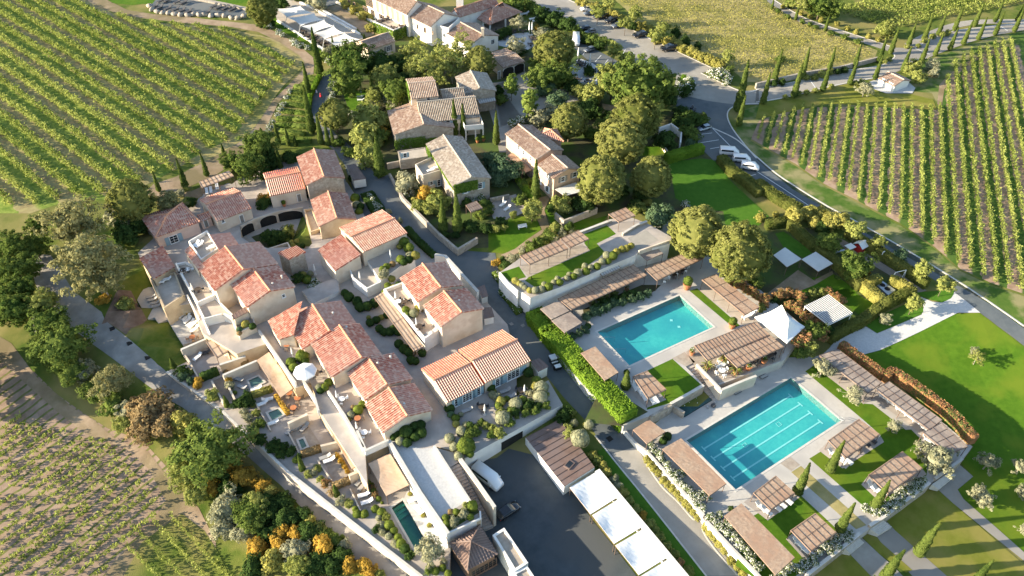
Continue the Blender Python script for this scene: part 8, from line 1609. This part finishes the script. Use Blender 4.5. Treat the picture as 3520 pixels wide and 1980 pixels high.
# white stools by the lap pool, round dark pots, pallets
crop(2300,1270-320,600,2484)
crop(2600,1480,920)
crop(1700,1480); X=P((365,245),-5.35); e=empty('pallet_stack',X,'stack of wooden pallets against the yard shed wall','pallets'); mb=MB()
for i in range(6): mb.box(X,1.2,.9,X.z+.02+i*.15,X.z+.13+i*.15,.9+.05*(i%2))
mb.build('pallet','wood',e)
crop(1700,1000)
for p,r,l in (((2150,1135),.42,'largest round dark pouffe by the water basin'),((2165,1100),.26,'small round grey pouffe beyond the dark one'),((2092,1145),.28,'small round grey pouffe left of the dark one')): X=P(p,LP); e=empty('pouffe',X,l,'pouffe'); MB().lathe(X,[(r*.8,0),(r,.1),(r,.3),(r*.8,.4)],14).build('cushion','dark_fabric' if r>.4 else 'grey_fabric',e); MB().lathe(X,[(r*.6,-.02),(r*.6,.05)],12).build('base','rust_metal',e)
# starting-block seats along the lap pool
crop(2320,1270,600,2022)
for i,p in enumerate([(720,270),(875,180),(1025,90)]): X=P(p,LP); e=empty('chaise_frame',X,f"low dark-framed deck chair on the lap pool edge, {nth(i,3)}",'deck chair','deck chairs on the lap pool edge'); e.rotation_euler=(0,0,.55); o=MB().box((0,0),1.5,.6,.12,.2).build('seat','pool_deck'); o.parent=e; mb=MB(); mb.bar((-.75,-.33,.25),(.75,-.33,.25),.05,5); mb.bar((-.75,.33,.25),(.75,.33,.25),.05,5); mb.bar((-.75,-.33,.25),(-.75,.33,.25),.05,5); o=mb.build('frame','dark_fabric'); o.parent=e
# roof vents, skylights
crop(850,1000)
for h,p,z in ((hA1,(845,225),2.6),(hA2,(978,365),2.9),(hA2,(1040,460),2.6),(hA3,(1285,720),2.6),(hA3,(1410,655),2.2),(hA4,(1545,1120),2.2),(hB7,(2085,105),5.0)): vent(h,p,z)
crop(450,700,600,2484)
for h,p,z in ((hE1,(1535,655),4.9),(hE2,(2150,1045),4.6),(hE2,(2020,1150),4.8)): vent(h,p,z)
# water tanks on the hotel roof
crop(1150,0,700,2536)
for i,p in enumerate([(1265,265),(1295,255),(1335,240)]): X=P(p,6.4); e=empty('water_tank',X,f"round white tank on the small hotel roof, {nth(i,3)}",'tank','white tanks on the small hotel roof'); MB().lathe(X,[(.7,0),(.75,.3),(.75,1.2),(.6,1.45),(.2,1.55)],14).build('tank_body','white_metal',e); MB().lathe((X.x,X.y,X.z+1.55),[(.2,0),(.2,.1)],10).build('lid','grey_paint',e)
# manholes and drain grates on the roads
crop(1700,1480); it=[((1132,82),'square drain grate in the lower road')]
def grate(p,label,s=.8,m='dark_void',z=None):
    X=at(p,z); return tag(MB().box(X,s,s,X.z-.05,X.z+.09 if z is None else X.z+.02,.6).build('drain_grate',m),label,'drain grate')
grate((1132,82),'square drain grate in the lower road',.9)
crop(0,1000)
for p,l in (((1105,372),'square dark drain at the top of the gravel road'),((1275,515),'square dark drain second down the gravel road'),((1452,655),'square dark drain third down the gravel road')): grate(p,l,.9)
crop(1700,1000); grate((165,328),'left square drain grate at the tarmac bend',.7,'grey_paint'); grate((280,343),'right square drain grate at the tarmac bend',.7,'grey_paint')
crop(1700,0); grate((2020,838),'drain cover in the junction',.8,'grey_paint'); grate((1865,645),'drain cover in the car park lane',.8,'grey_paint')
# white tent-like small reed table shelter beside the ivy house
crop(850,500); pergola('tiny reed shelter over a table beside the ivy house',[(2150,585),(2250,545),(2315,615),(2200,655)],2.2,-.1,'reed_grey',battens=.5); _crop[:]=[0,0,1]; pergola('pinkish awning terrace beside the salmon house',[(1733,541),(1765,523),(1830,582),(1794,597)],3.0,.2,'reed',battens=0); crop(1700,500); pergola('pale awning in front of the salmon gable',[(595,430),(800,360),(870,450),(690,495)],3.2,.2,'sail',battens=0)
crop(850,0); pergola('weathered reed awning beside the pale stone gable',[(2250,960),(2430,930),(2445,990),(2285,1020)],4.6,1.0,'sail',battens=.6)
# tan shade frame near the farm track
crop(0,500); pergola('tan canvas shade frame beside the farm track',[(1955,355),(2250,248),(2300,300),(1990,415)],3.4,.3,'canvas_tan',battens=.9); drape('sand_floor',[(1790,480),(2000,400),(2330,380),(2340,420),(1960,520),(1830,520)],'dirt',4); loungers('beside the tan shade frame','w 2040 470 110; w 2080 460 110; w 2140 425 110')
# person in a red dress
def person(p,label,cloth,h=1.65):
    X=G(p)+Vector((0,0,.06)); e=empty('person',X,label,'person'); e.rotation_euler=(0,0,2.2); me=bpy.data.meshes.new('body'); s=h/1.65
    V=[(0,0,.88),(0,0,1.1),(0,0,1.32),(.01,0,1.42),(.02,0,1.55),(0,.09,.85),(.1,.1,.46),(.02,.1,.06),(.16,.1,.03),(0,-.09,.85),(-.05,-.1,.46),(-.2,-.1,.08),(-.07,-.1,.03),(0,.17,1.32),(.03,.22,1.06),(.14,.2,.86),(0,-.17,1.32),(-.02,-.23,1.06),(.06,-.22,.84)]
    E_=[(0,1),(1,2),(2,3),(3,4),(0,5),(5,6),(6,7),(7,8),(0,9),(9,10),(10,11),(11,12),(2,13),(13,14),(14,15),(2,16),(16,17),(17,18)]; rad=[.13,.11,.13,.05,.1,.09,.055,.04,.04,.09,.055,.04,.04,.05,.04,.03,.05,.04,.03]
    me.from_pydata([tuple(c*s for c in v) for v in V],E_,[]); o=bpy.data.objects.new('body',me); COL.objects.link(o); o.parent=e; m=o.modifiers.new('Skin','SKIN'); o.modifiers.new('Sub','SUBSURF').levels=1
    for i,r in enumerate(rad): me.skin_vertices[0].data[i].radius=(r*s,r*s)
    me.skin_vertices[0].data[0].use_root=True; me.materials.append(M['skin'])
    q=MB().lathe((0,0,0),[(.34*s,.5*s),(.26*s,.75*s),(.17*s,.98*s),(.17*s,1.2*s),(.19*s,1.36*s),(.08*s,1.42*s)],14).build('dress',cloth); q.parent=e; V,F=sphere_core((.115*s,.12*s,.13*s),(-.015*s,0,1.59*s),10,8); k=npmesh('hair',V,F,'hair',e); return e
crop(850,0); person((727,968),'woman in a red dress walking on the upper village road','red_cloth'); person((685,925),'small person in pale clothes near the woman in red','white_cloth',1.3)
